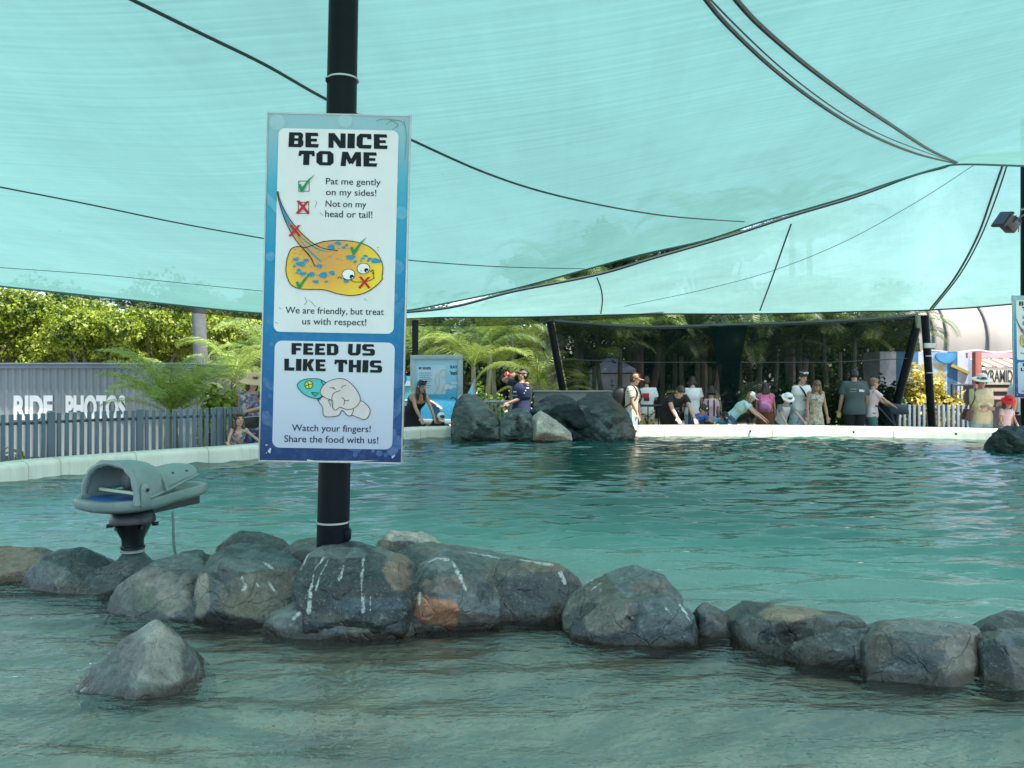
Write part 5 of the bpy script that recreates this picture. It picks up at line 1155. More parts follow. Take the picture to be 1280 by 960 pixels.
def leaves(blobs, n, size, seed, flat_=.35):
    """leaf quads spread through the shells of several ellipsoids: (centre, radii)"""
    q = np.random.RandomState(seed); V = []; w = np.array([b[1][0] * b[1][2] for b in blobs]); w = w / w.sum()
    which = q.choice(len(blobs), n, p=w); C = np.array([list(b[0]) for b in blobs])[which]; RR = np.array([b[1] for b in blobs])[which]
    d = q.normal(size=(n, 3)); d /= np.linalg.norm(d, axis=1)[:, None]; rad = q.uniform(.25, 1, n) ** .45
    lump = np.array([noise.noise(Vector(x) * 1.9 + Vector((k_ * 3.1, 0, seed))) for x, k_ in zip(d, which)])
    pos = C + d * RR * (rad * (1 + .6 * lump))[:, None]
    nrm = d * .7 + q.normal(size=(n, 3)) * .6 + np.array([0, 0, flat_]); nrm /= np.linalg.norm(nrm, axis=1)[:, None]
    a = np.cross(nrm, q.normal(size=(n, 3))); a /= np.linalg.norm(a, axis=1)[:, None]; b = np.cross(nrm, a)
    s = size * q.uniform(.6, 1.35, n)[:, None]
    vs = np.stack([pos - a * s * .5, pos - b * s * .27 , pos + a * s * .5, pos + b * s * .27], 1).reshape(-1, 3)
    me = bpy.data.meshes.new('leaves'); me.from_pydata(vs.tolist(), [], np.arange(4 * n).reshape(n, 4).tolist())
    val = np.clip(q.normal(.5, .2, n) + .75 * lump, 0, 1); set_col(me, np.repeat(val, 4)[:, None] * np.ones((1, 3)))  # leaves in crown hollows coloured darker, imitating shade
    me.update(); return me
def tree(name, label, x, y, h, blobs, n, size, mat, seed, trunk=.2, group=None, cat='tree', crown='crown'):
    t = thing(name, label, cat, (x, y, GROUND), group)
    mb = MB(); q = random.Random(seed); top = Vector(blobs[0][0])
    mb.tube([(x, y, GROUND - .05), (x + .05, y, GROUND + h * .2), (x - .05, y + .05, GROUND + h * .4), (top.x, top.y, top.z)], [trunk, trunk * .8, trunk * .6, trunk * .2], 8)
    for c_, r_ in blobs[1:]:
        c_ = Vector(c_); s_ = Vector((x, y, GROUND + h * q.uniform(.25, .45))); mb.tube([s_, s_.lerp(c_, .5) + Vector((0, 0, -.1)), c_], [trunk * .4, trunk * .28, trunk * .08], 6)
    mb.build('trunk', M_BARK, t)
    mesh_obj(crown, leaves(blobs, n, size, seed), mat, t, smooth=False)
    return t
def crownblobs(x, y, z, r, n, seed, zs=.75):
    q = random.Random(seed); o = [((x, y, z), (r * .6, r * .6, r * .5))]
    for k in range(n):
        a = 2 * math.pi * k / n + q.uniform(-.3, .3); e = q.uniform(-.5, .8); rr = r * q.uniform(.30, .46)
        o.append(((x + r * .72 * math.cos(a), y + r * .6 * math.sin(a), z + r * e * .75), (rr, rr, rr * zs)))
    return o
# big yellow-green trees over the shed: pixel centre, distance, radius
tl = [(-40, 400, 21, 2.0, 'leafy tree with yellow green crown cut by the left picture edge'), (62, 398, 22, 1.7, 'bright yellow green tree rising over the left end of the corrugated shed'), (118, 418, 20.5, 1.25, 'rounded sunlit yellow green tree with drooping tips between two darker gaps'),
      (190, 405, 22.5, 1.6, 'bright leafy tree directly behind the spreading palm at the shed corner'), (300, 405, 22, 1.5, 'sunlit leafy tree right of the rough trunk, half hidden by the ray sign'), (370, 400, 23, 1.7, 'leafy tree standing wholly behind the big ray sign')]
for i, (px, py, Z, r, lab) in enumerate(tl):
    c_ = P(px, py + 16, Z); tree('broadleaf_tree', lab, c_.x, c_.y, c_.z - GROUND, crownblobs(c_.x, c_.y, c_.z, r, 9, 20 + i), 17000, .105, M_LEAF_Y, 30 + i, .2, 'yellow green trees beyond the shed')
dk = [(20, 380, 28, 3.2), (150, 370, 29, 3.2), (270, 380, 29, 3.0), (-110, 380, 27, 3), (400, 390, 30, 3), (500, 405, 31, 2.6), (590, 400, 30, 3.0), (700, 390, 30, 3.4), (820, 380, 31, 3.6), (940, 380, 30, 3.6), (1060, 390, 31, 3.4)]
dl = ['dark crown between the left edge and the brightest yellow green tree', 'dark crown showing between the second and third yellow green trees', 'dark crown behind the rough trunk left of the ray sign', 'dark crown outside the left picture edge', 'dark crown behind the right side of the ray sign', 'dark crown above the information board', 'dark crown behind the drinking man', 'dark crown behind the left leaning post of the netting', 'dark crown behind the left half of the netting', 'dark crown behind the bunched middle of the netting', 'dark crown behind the right half of the netting']
for i, ((px, py, Z, r), lab) in enumerate(zip(dk, dl)):
    c_ = P(px, py + 40, Z); tree('evergreen_tree', 'far ' + lab, c_.x, c_.y, c_.z - GROUND, crownblobs(c_.x, c_.y, c_.z - .3, r, 9, 60 + i, .9), 9000, .22, M_LEAF_D, 80 + i, .25, 'dark trees far behind')
for px, py, Z, r, lab in ((690, 345, 27, 1.6, 'dark crown closing the left end of the gap between the sails'), (790, 322, 27.5, 1.7, 'dark crown closing the middle of the gap between the sails'), (890, 300, 28, 1.7, 'dark crown closing the right part of the gap between the sails')):
    c_ = P(px, py, Z); tree('evergreen_tree', lab, c_.x, c_.y, c_.z - GROUND, crownblobs(c_.x, c_.y, c_.z - .2, r, 8, 200 + px, .8), 7000, .2, M_LEAF_D, px, .2, 'dark trees far behind')
# low far shrub mass closing the view under the crowns
bl = [((x, 33 + 1.2 * math.sin(x), 1.0), (1.9, 1.2, 2.4 + .4 * math.sin(x * 1.7))) for x in np.arange(-30, 26, 1.6)]
bl = [b for b in bl if not 3.0 < b[0][0] < 4.6]
tag(mesh_obj('shrub_belt', leaves(bl, 26000, .32, 5), M_LEAF_D, smooth=False, origin=(0, 33, GROUND)), 'dark dense belt of shrubs closing the view far behind the trees', 'shrubs', kind='stuff')
# rough trunk under the mesh strip
t = thing('tree_trunk', 'rough grey trunk rising to the mesh strip left of the ray sign', 'tree trunk', P(250, 530, 19) * 1.0)
mb = MB(); mb.tube([Vector((P(252, 0, 19).x, 19, GROUND)), P(251, 445, 19), P(248, 385, 19), P(247, 376, 19)], [.2, .17, .16, .15], 12); mb.build('trunk', pm('grey_bark', (.10, .105, .10), .9, .4, 9, .8), t)

def frond_mesh(L, seed, droop=.9, nl=34, lw=.035, ll=.42, vee=.5, twist=0):
    """one pinnate frond: base at origin, growing along +X and arching down"""
    q = random.Random(seed); V = []; F = []; Cc = []; path = []; a = R(62); x = z = 0
    n = nl
    for i in range(n + 1):
        path.append((x, z, a)); st_ = L / n; x += st_ * math.cos(a); z += st_ * math.sin(a); a -= droop * R(150) / n * (.4 + 1.1 * i / n)
    def quad(p, c):
        k = len(V); V.extend(p); F.append((k, k + 1, k + 2, k + 3)); Cc.extend([c] * 4)
    for i in range(n):
        x0, z0, a0 = path[i]; x1, z1, _ = path[i + 1]; w_ = .016 * (1 - i / n) + .004
        quad([(x0, -w_, z0), (x0, w_, z0), (x1, w_, z1), (x1, -w_, z1)], .75); quad([(x0, 0, z0 - w_), (x0, 0, z0 + w_), (x1, 0, z1 + w_), (x1, 0, z1 - w_)], .7)
        if i < 4: continue
        s_ = ll * math.sin(math.pi * (.12 + .82 * i / n)) ** .7 * q.uniform(.85, 1.1)
        for sg in (-1, 1):
            d = Vector((.62 * math.cos(a0), sg * .8, .62 * math.sin(a0) + vee * .6)).normalized(); up = Vector((-math.sin(a0), 0, math.cos(a0)))
            wv = Vector((math.cos(a0), 0, math.sin(a0))) * lw * .5
            p0 = Vector((x0, 0, z0)); p1 = p0 + d * s_ * .5; p2 = p1 + (d + Vector((0, 0, -.55 - q.random() * .35))).normalized() * s_ * .5
            c = min(1, max(0, q.gauss(.5, .2)))
            quad([p0 - wv * .5, p0 + wv * .5, p1 + wv, p1 - wv], c); quad([p1 - wv, p1 + wv, p2 + wv * .15, p2 - wv * .15], c)
    me = bpy.data.meshes.new('frond'); me.from_pydata([tuple(v) for v in V], [], F); set_col(me, np.array(Cc)[:, None] * np.ones((1, 3))); me.update()
    return me
FR = {}
for nm, m, L_, dr, lw_, ll_, vee in (('a', M_PALM, 2.3, .95, .05, .55, .5), ('b', M_PALM, 2.0, .7, .05, .5, .5), ('y', M_PALM_Y, 2.2, .9, .05, .55, .5), ('z', M_PALM_Y, 1.9, .65, .05, .5, .5), ('d', M_PALM_D, 2.4, .95, .06, .6, .4), ('e', M_PALM_D, 2.1, .7, .06, .55, .4), ('p', M_PALM_Y, 1.75, .55, .045, .36, .45), ('q', M_PALM, 1.6, .45, .03, .38, .6)):
    me = frond_mesh(L_, ord(nm), dr * .85, 46, lw_ * .42, ll_ * 1.1, vee); me.materials.append(m); FR[nm] = me
def palm(name, label, x, y, heads, kinds, nf, scale=1.0, group=None, tr=.07, stem_mat=None):
    """heads: (dx, dy, height of the crown over the ground)"""
    t = thing(name, label, 'palm', (x, y, GROUND), group); q = random.Random(int(abs(x * 37 + y * 91)) + nf)
    for (dx, dy, h) in heads:
        mb = MB(); b = Vector((x + dx * .25, y + dy * .25, GROUND - .05)); c_ = Vector((x + dx, y + dy, GROUND + h))
        n_ = max(6, int(h / .25)); pts = []; rr = []
        for i in range(n_ + 1):
            k_ = i / n_; pts.append(b.lerp(c_, k_) + Vector((dx * .25 * math.sin(k_ * 3.1), 0, 0))); rr.append(tr * (1.15 - .35 * k_) * (1.0 if i % 2 else .9))
        mb.tube(pts, rr, 8); mb.build('stem', stem_mat or M_STEMG, t)
        for k_ in range(nf):
            o = link(bpy.data.objects.new('frond', FR[kinds[k_ % len(kinds)]])); o.parent = t; o.location = (dx, dy, h - .05 + .1 * (k_ / nf))
            s_ = scale * q.uniform(.8, 1.12); o.scale = (s_, s_, s_)
            o.rotation_euler = (q.uniform(-.25, .25), q.uniform(-.35, .5) * (1 - .3 * k_ / nf), 2 * math.pi * (k_ * .381966) + q.uniform(-.2, .2))
    return t
def at_px(px, Z): return P(px, 0, Z).x
palm('spreading_palm', 'pale green spreading palm in front of the shed corner, left of the ray sign', at_px(214, 13.6), 13.6, [(0, 0, 1.0)], 'pppzp', 34, .82, tr=.14)
pl = [(292, 16.5, 'yz', [(0, 0, 1.6), (.35, .2, 1.2)], 9, .7, 'pale feathery palm behind the woman in the straw hat'), (340, 18, 'ayb', [(0, 0, 1.9), (-.4, .3, 1.6)], 10, .8, 'green palm clump peeping out left of the ray sign'),
      (545, 21, 'ayb', [(0, 0, 2.5), (.5, .3, 2.0), (-.5, .2, 2.1)], 10, .95, 'bright green palm clump over the information board'), (592, 19.5, 'ayz', [(0, 0, 1.9), (.4, .3, 2.5)], 10, .9, 'yellowish palm clump right of the information board'),
      (640, 21, 'ybz', [(0, 0, 2.8), (.55, .2, 2.2), (-.5, 0, 1.8)], 10, .95, 'pale stemmed palm clump behind the drinking man'), (672, 18.6, 'yza', [(0, 0, 1.5), (.3, .2, 1.1)], 10, .75, 'low yellow green palm between the drinking man and the leaning post'),
      (720, 20, 'aeb', [(0, 0, 2.5), (.5, .3, 1.9)], 11, 1.0, 'palm just behind the left end of the netting'), (775, 21, 'aya', [(0, 0, 2.4), (-.6, .3, 2.9)], 12, 1.2, 'big arching palm behind the netting above the white tent'),
      (828, 22, 'dbe', [(0, 0, 2.9), (.4, .2, 2.3)], 10, 1.0, 'dark palm behind the netting right of the white tent'), (872, 21, 'ded', [(0, 0, 2.6), (.4, .3, 1.9), (-.4, .2, 2.2)], 9, 1.0, 'dark palm clump left of the bunched netting'),
      (950, 20.5, 'dae', [(0, 0, 1.9), (.5, .2, 2.5), (-.45, .3, 2.2), (.1, .5, 3.0)], 9, 1.0, 'many stemmed palm clump right of the bunched netting'), (1000, 21.5, 'day', [(0, 0, 2.6), (.45, .3, 2.0), (-.3, .3, 3.1)], 9, 1.0, 'dark many stemmed palm clump above the woman with white sunglasses'),
      (1050, 20.8, 'dbe', [(0, 0, 2.3), (.5, .3, 2.8), (-.4, .1, 3.0)], 9, .95, 'palm clump above the man in the grey shirt'), (1098, 21.5, 'aye', [(0, 0, 2.3), (.4, .3, 2.8)], 10, .9, 'olive palm clump at the right end of the netting'), (1125, 23.5, 'yza', [(0, 0, 2.6), (.4, .3, 2.2)], 9, .8, 'yellowish palm between netting and striped booth'),
      (900, 18.4, 'qbe', [(0, 0, .25)], 16, .85, 'low spiky palm behind the children in blue')]
for px, Z, kd, hd, nf, sc_, lab in pl:
    palm('palm_clump', lab, at_px(px, Z), Z, hd, kd, nf, sc_, 'palms behind the far rim', .075)
# tall palms whose fronds show through the gap between the sails
for px, Z, h, lab in ((700, 25, 4.6, 'tall palm seen in the left end of the gap between the sails'), (800, 25, 5.4, 'tall palm seen in the middle of the gap between the sails'), (880, 25, 6.3, 'tall palm seen in the right half of the gap between the sails'), (990, 26, 7.0, 'tallest palm seen near the upper end of the gap between the sails')):
    palm('tall_palm', lab, at_px(px, Z), Z, [(0, 0, h), (.7, .3, h - .9)], 'dae', 12, 1.25, 'tall palms behind the second sail', .12, M_BARK)
def bush(name, label, px0, px1, ytop, Z, n, size, mat, seed, cat='bush', group=None):
    a, b = at_px(px0, Z), at_px(px1, Z); zt_ = P(0, ytop, Z).z; n_ = max(2, int((b - a) / .5)); q = random.Random(seed)
    bl = [((a + (b - a) * (i + .5) / n_, Z + q.uniform(-.15, .15), GROUND + (zt_ - GROUND) * q.uniform(.42, .52)), ((b - a) / n_ * .75, .45, (zt_ - GROUND) * q.uniform(.48, .6))) for i in range(n_)]
    return tree(name, label, (a + b) / 2, Z, zt_ - GROUND, bl, n, size, mat, seed, .04, group, cat, 'foliage')
bush('clipped_hedge', 'clipped green hedge behind the women in white and floral dresses', 962, 1062, 479, 17.6, 8000, .1, M_LEAF_H, 3, 'hedge')
bush('croton_bush', 'yellow and green croton bush behind the short pale picket fence', 1126, 1192, 466, 17.6, 5200, .13, M_CROTON, 8)
bush('low_shrub', 'yellow green grassy shrub just left of the woman in the straw hat', 258, 300, 488, 13.2, 3200, .12, M_LEAF_Y, 12)
bush('low_shrub', 'dark glossy shrub behind the woman in the pink shirt', 1096, 1128, 478, 17.2, 2600, .11, M_LEAF_D, 13)
bush('low_shrub', 'flowering low shrub behind the wrapped rocks left of the drinking man', 592, 628, 488, 17.2, 2500, .10, M_LEAF_H, 14)
bush('low_shrub', 'green shrub seen through the pickets at the left picture edge', -30, 36, 560, 9.6, 1500, .08, M_LEAF_Y, 15)

# ================================================================== PEOPLE
def skin_mat(name, col):
    g = NT(name); at = g.n('VertexColor', layer_name='Col'); v = g.pos()
    c = g.mix(1.0, at.outputs[0], g.ramp(g.noise(v, 11, 4), [(.3, (.88, .86, .85)), (.7, (1.1, 1.08, 1.06))]), 'MULTIPLY')
    return g.fin(g.bsdf(c, .5))
M_SKIN = skin_mat('skin', None)
def cloth(name, col, **k): return pm('cloth_' + name, col, .85, .14, 9, .25, bscale=40, **k)
def pattern(name, base, spots, scale=16, thr=.5):
    if 'pat_' + name in _cache: return _cache['pat_' + name]
    g = NT('pattern_' + name); v = g.pos(); c = base
    for i, s_ in enumerate(spots):
        m = g.n('Mapping'); m.inputs['Location'].default_value = (i * 7.3, i * 3.1, i * 1.7); g.l(v, m.inputs[0])
        f = g.ramp(g.noise(m.outputs[0], scale * (1 + .25 * i), 2, .5), [(thr + .03, (0, 0, 0)), (thr + .08, (1, 1, 1))]); c = g.mix(f, c, s_)
    _cache['pat_' + name] = g.fin(g.bsdf(c, .85)); return _cache['pat_' + name]
def hair_mat(name, col):
    if 'hair_' + name in _cache: return _cache['hair_' + name]
    g = NT('hair_' + name); f = g.noise(g.pos((60, 60, 6)), 1, 3); c = g.ramp(f, [(.3, tuple(x * .5 for x in col)), (.7, tuple(x * 1.5 for x in col))])
    _cache['hair_' + name] = g.fin(g.bsdf(c, .4, g.bump(f, .6, .006))); return _cache['hair_' + name]
HAIR_BK = hair_mat('black', (.012, .010, .010)); HAIR_BR = hair_mat('brown', (.07, .038, .02)); HAIR_DB = hair_mat('dark_brown', (.03, .018, .012)); HAIR_FR = hair_mat('fair', (.22, .13, .06))
LIGHT = (.50, .30, .22); OLIVE = (.38, .22, .14); TAN_S = (.42, .25, .17)
TORSO = [(.80, .150, .110), (.90, .168, .120), (1.0, .152, .108), (1.10, .138, .100), (1.25, .158, .114), (1.33, .166, .108), (1.38, .150, .095), (1.42, .112, .078), (1.445, .080, .066), (1.47, .055, .056)]
class Person:
    def __init__(s, label, px, Z, h, face=0, lean=0, nod=0, turn=0, aL='down', aR='down', skin=LIGHT, fem=True, stout=1.0, child=False, row=None):
        s.k = h / 1.72; s.h = h; s.hs = 1.26 if child else 1.0; s.child = child; s.fem = fem; s.st = stout
        s.base = Vector((P(px, 0, Z).x, Z, GROUND)); s.t = thing('person', label, 'person', s.base)
        s.M = Matrix.Rotation(R(face), 3, 'Z'); s.lean = R(lean); s.face = face
        s.skin = skin; s.pz = .92; s.back = .30 * math.sin(s.lean)
        s.shw = .150 if fem else .176
        if child: s.shw *= .88
        s.neck = s.sp((0, 0, 1.46))
        hr = R(lean * .75 + nod); s.Hm = Matrix.Rotation(R(turn), 3, 'Z') @ Matrix.Rotation(hr, 3, 'X')     # +X rotation tips the face (-Y) downwards
        s.hc = s.neck + s.Hm @ Vector((0, -.015, .135 * s.hs))
        s.arms = {}
        for sg, a in ((-1, aL), (1, aR)):
            sh = s.sp((sg * s.shw, 0, 1.405))
            tgt = sh + Vector((sg * .07, -.04, -.60)) if a == 'down' else Vector(a)
            s.arms[sg] = s.ik(sh, tgt, sg)
        s.body()
    def sp(s, p):
        """a point of the upright torso, after leaning"""
        x, y, z = p; d = z - s.pz; sn, cs = math.sin(s.lean), math.cos(s.lean)
        return Vector((x, y * cs - sn * d + s.back, s.pz - .05 * sn * 0 + cs * d + y * sn * 1.0))
    def W(s, p): return s.base + s.M @ (Vector(p) * s.k)
    def ik(s, sh, tg, sg):
        a, b = .285, .245; d = tg - sh; L = min(d.length, (a + b) * .995); L = max(L, .16); u = d.normalized()
        hint = Vector((sg * .6, .7, -.5)); n = (hint - u * hint.dot(u)).normalized()
        c = (a * a + L * L - b * b) / (2 * a * L); c = max(-1, min(1, c)); e = sh + u * (a * c) + n * (a * math.sqrt(1 - c * c))
        return sh, e, sh + u * L
    def ring(s, z, a, b, n=18, dy=0): 
        c = s.sp((0, dy, z)); ax = Vector((1, 0, 0)); ay = (s.sp((0, 1, z)) - s.sp((0, 0, z)))
        return [s.W(p) for p in ellring(c, ax, ay, a, b, n, .85)]
    def tor(s, z):
        a, b = interp(TORSO, z)
        if s.fem and 1.0 < z < 1.2: a *= .93
        if not s.fem and z > 1.15: a *= 1.10 if z < 1.42 else 1.0
        if s.fem and 1.2 < z < 1.33: b *= 1.12
        if s.child: a *= .86; b *= .92
        if z < 1.4: a *= s.st; b *= s.st ** 1.3
        return a, b
    def leg(s, sg):
        hip = Vector((sg * .088 * (s.st ** .5), s.back, .90)); an = Vector((sg * .10, .02, .075)); kn = hip.lerp(an, .5) + Vector((0, -.03, 0))
        return hip, kn, an
    def hand(s, mb, e, wr, sg):
        u = (wr - e).normalized(); side = u.cross(Vector((0, -1, .3))); side = side.normalized() if side.length > .1 else Vector((1, 0, 0)); nrm = side.cross(u).normalized(); q = .85 if s.child else 1
        c = wr + u * .045 * q
        mb.sphere(s.W(c), tuple(x * s.k * q for x in (.040, .017, .058)), seg=12, rings=8, rot=s.M @ Matrix((side, nrm, u)).transposed())
        for i in range(4):
            o = (i - 1.5) * .0215 * q; ln = (.062, .074, .078, .066)[i] * q; a = wr + u * .082 * q + side * o; b = a + (u * .95 + side * (i - 1.5) * .07 - nrm * .15).normalized() * ln * .55; c2 = b + (u * .85 - nrm * .45).normalized() * ln * .5
            mb.tube([s.W(a - u * .02), s.W(b), s.W(c2)], [.0092 * q * s.k, .0088 * q * s.k, .0070 * q * s.k], 7)
        a = wr + u * .025 * q - side * sg * .030; b = a + (u * .6 - side * sg * .75).normalized() * .034; mb.tube([s.W(a), s.W(b), s.W(b + (u * .9 - side * sg * .2).normalized() * .03)], [.012 * s.k, .0105 * s.k, .008 * s.k], 7)
    def body(s):
        mb = MB(); k = s.k
        zs = [.80, .86, .92, 1.0, 1.08, 1.16, 1.25, 1.32, 1.38, 1.42, 1.45]
        mb.loft([s.ring(z, *s.tor(z)) for z in zs])
        hcw = s.hc; mb.tube([s.W(s.sp((0, .01, 1.40))), s.W(s.neck + Vector((0, 0, .01))), s.W(s.hc + s.Hm @ Vector((0, .025, -.05)))], [.062 * k, .052 * k, .052 * k], 12)
        q = s.hs; hm = s.M @ s.Hm
        def H(x, y, z): return s.W(s.hc + s.Hm @ (Vector((x, y, z)) * q))
        s.H = H; s.hm = hm
        mb.sphere(H(0, .012, .028), tuple(c * k * q for c in (.074, .092, .092)), rot=hm); mb.sphere(H(0, -.012, -.035), tuple(c * k * q for c in (.058, .070, .078)), rot=hm); mb.sphere(H(0, -.045, -.085), tuple(c * k * q for c in (.034, .034, .028)), rot=hm)
        mb.tube([H(0, -.078, .022), H(0, -.104, -.018), H(0, -.082, -.028)], [.009 * k * q, .0135 * k * q, .010 * k * q], 8)
        for sg in (-1, 1): mb.sphere(H(sg * .076, .012, .0), tuple(c * k * q for c in (.011, .022, .032)), seg=10, rings=8, rot=hm)
        mb.sphere(H(0, -.076, -.052), tuple(c * k * q for c in (.026, .012, .011)), seg=10, rings=8, rot=hm)
        for sg in (-1, 1):
            sh, e, wr = s.arms[sg]; r = 1.0 if not s.fem else .88
            if s.child: r *= .85
            mb.sphere(s.W(sh), .056 * k * r); mb.tube([s.W(sh.lerp(s.sp((0, 0, 1.38)), .35)), s.W(sh), s.W(sh.lerp(e, .4)), s.W(e)], [.055 * k * r, .052 * k * r, .047 * k * r, .038 * k * r], 12)
            mb.tube([s.W(e), s.W(e.lerp(wr, .35)), s.W(wr), s.W(wr + (wr - e).normalized() * .02)], [.038 * k * r, .040 * k * r, .026 * k * r, .025 * k * r], 12); mb.sphere(s.W(e), .038 * k * r)
            s.hand(mb, e, wr, sg)
            hp, kn, an = s.leg(sg); t_ = s.st ** .5 * (.86 if s.child else 1)
            mb.tube([s.W(hp + Vector((0, 0, .04))), s.W(hp.lerp(kn, .3)), s.W(kn), s.W(kn.lerp(an, .3)), s.W(an)], [.085 * k * t_, .084 * k * t_, .056 * k * t_, .056 * k * t_, .036 * k * t_], 12)
            mb.tube([s.W(an + Vector((0, .04, -.035))), s.W(an + Vector((0, -.05, -.04))), s.W(an + Vector((0, -.16, -.052)))], [.036 * k, .036 * k, .024 * k], 10)
        me = voxel(mb, 'body', .0085 * max(.8, k), 2)
        co = verts_np(me).astype(float) - np.array(s.base); Mi = np.array((s.M).transposed()); loc = (co @ Mi.T) / s.k - np.array(s.hc); Hi = np.array(s.Hm.transposed()); f = (loc @ Hi.T) / s.hs
        col = np.tile(np.array(s.skin), (len(co), 1))
        front = f[:, 1] < -.055
        for sg in (-1, 1):
            d = np.hypot((f[:, 0] - sg * .031) / .014, (f[:, 2] - .020) / .008); col[front & (d < 1)] = (.03, .02, .02)
            d = np.hypot((f[:, 0] - sg * .032) / .020, (f[:, 2] - .040) / .006); col[front & (d < 1)] = np.array(s.skin) * .35
        d = np.hypot(f[:, 0] / .026, (f[:, 2] + .053) / .009); col[front & (d < 1)] = np.array(s.skin) * np.array([.85, .5, .5])
        set_col(me, col); s.bm = mesh_obj('body', me, M_SKIN, s.t, smooth=True)
    # -- clothing
    def put(s, mb, name, mat, vox=.011, sm=2, par=None):
        me = voxel(mb, name, vox * max(.75, s.k), sm); return mesh_obj(name, me, mat, par or s.t, smooth=True)
    def shirt(s, mat, z0=.84, z1=1.44, sleeve=.5, inf=.016, flare=1.0, name='shirt', long=0.0):
        mb = MB(); k = s.k; zs = np.linspace(z0, z1, 12)
        mb.loft([s.ring(z, *(c * (1 + (flare - 1) * max(0, (1.15 - z) / .4)) + inf for c in s.tor(z))) for z in zs])
        for sg in (-1, 1):
            sh, e, wr = s.arms[sg]; r = (1.0 if not s.fem else .9) * (.88 if s.child else 1)
            if sleeve > 0:
                pts = [sh.lerp(s.sp((0, 0, 1.37)), .4), sh, sh.lerp(e, .5 * sleeve), sh.lerp(e, sleeve)]; mb.tube([s.W(p) for p in pts], [(.06 + inf * .6) * k * r, (.056 + inf * .6) * k * r, (.056 + inf * .8) * k * r, (.056 + inf) * k * r], 12)
                if long > 0: mb.tube([s.W(sh.lerp(e, .9)), s.W(e), s.W(e.lerp(wr, long))], [(.05 + inf) * k * r, (.045 + inf) * k * r, (.038 + inf) * k * r], 12); mb.sphere(s.W(e), (.045 + inf * .8) * k * r)
        return s.put(mb, name, mat)
    def trousers(s, mat, to=.98, inf=.014, name='trousers', wide=1.0):
        mb = MB(); k = s.k; mb.loft([s.ring(z, *(c + inf for c in s.tor(z))) for z in (.82, .88, .94, 1.0)])
        for sg in (-1, 1):
            hp, kn, an = s.leg(sg); t_ = s.st ** .5 * (.86 if s.child else 1) * wide
            full = [(hp + Vector((0, 0, .05)), .088), (hp.lerp(kn, .35), .086), (kn, .062), (an, .052)]
            pts = [full[0]]
            if to < .5: pts += [(hp.lerp(kn, to), .088), (hp.lerp(kn, to * 2), .088 - .012 * to * 2)]
            else: pts += full[1:3] + [(kn.lerp(an, (to - .5) * 2), .055)]
            mb.tube([s.W(p) for p, r in pts], [(r + inf) * k * t_ for p, r in pts], 14)
        return s.put(mb, name, mat)
    def skirt(s, mat, z0=.55, z1=1.02, a0=.24, name='skirt', top=None):
        mb = MB(); rings = []
        n = 28
        if top: rings = [s.ring(z, *(c + .014 for c in s.tor(z)), n=n) for z in np.linspace(top, 1.0, 8)]
        c0 = Vector((0, s.back, 0)); a1, b1 = s.tor(.9)
        for j, z in enumerate(np.linspace(.95, z0, 9)):
            u = j / 8; r = []
            for i in range(n):
                t = 2 * math.pi * i / n; w_ = 1 + .05 * u * math.sin(t * 7 + j * .2); r.append(s.W(c0 + Vector(((a1 + .02 + (a0 - a1) * u) * math.cos(t) * w_, (b1 + .02 + (a0 * .8 - b1) * u) * math.sin(t) * w_, z))))
            rings.append(r)
        if not top: rings = [s.ring(1.02, *(c + .014 for c in s.tor(1.0)), n=n)] + rings
        mb.loft(rings); return s.put(mb, name, mat)
    def hair(s, mat, long=0.0, pony=0, bun=False, thick=1.0):
        mb = MB(); k = s.k * s.hs; q = thick
        mb.sphere(s.H(0, .022, .040), tuple(c * k for c in (.083 * q, .096, .090)), rot=s.hm); mb.sphere(s.H(0, .035, -.005), tuple(c * k for c in (.081, .080, .085)), rot=s.hm); mb.sphere(s.H(0, -.045, .085), tuple(c * k for c in (.060, .050, .035)), rot=s.hm)
        if long > 0:
            for sg in (-1, -.4, .4, 1):
                a = s.H(sg * .068, .03 if abs(sg) == 1 else .075, -.02); dn = s.M @ Vector((sg * .03, .05 + .0 * sg, -1)).normalized() if s.lean < .5 else s.M @ Vector((sg * .05, -.1, -1)).normalized()
                mb.tube([a, a + dn * long * .5, a + dn * long], [.04 * k, .042 * k, .014 * k], 8)
        if pony: 
            a = s.H(0, .105, .06); mb.sphere(a, .035 * k); d = (s.M @ Vector((0, .6, -1))).normalized(); mb.tube([a, a + d * .12 * k / .9, a + (d + Vector((0, 0, -.5))).normalized() * pony], [.03 * k, .035 * k, .01 * k], 8)
        if bun: mb.sphere(s.H(0, .07, .13), .042 * k)
        return s.put(mb, 'hair', mat, .009)
    def cap(s, mat, brim=None, front=None, back=False):
        mb = MB(); k = s.k * s.hs; sg = 1 if back else -1
        mb.lathe(s.H(0, .008, .045), [(.001, .088 * k), (.03 * k, .085 * k), (.062 * k, .064 * k), (.083 * k, .030 * k), (.089 * k, .0), (.087 * k, -.012 * k)], 20, axis=s.hm @ Matrix.Diagonal((1, 1.08, 1)))
        o = mb.build('cap', mat, s.t)
        mb = MB(); n = 12; rows = []
        for r_ in (0, .5, 1):
            rows.append([s.H((.080 - .012 * r_) * math.cos(t), sg * (.060 + (.04 + .085 * r_) * math.sin(t) * 1.0) + .008, .040 - .012 * r_ - .015 * (1 - math.sin(t))) for t in np.linspace(0, math.pi, n)])
        mb.loft(rows, closed=False); me = evaluated_mesh(mb.mesh('brim'), [('SOLIDIFY', dict(thickness=.006))]); mesh_obj('brim', me, brim or mat, o, smooth=True)
        if front:
            mb = MB(); mb.sphere(s.H(0, -.082, .085), tuple(c * k for c in (.026, .012, .020)), rot=s.hm); mb.build('emblem', front, o)
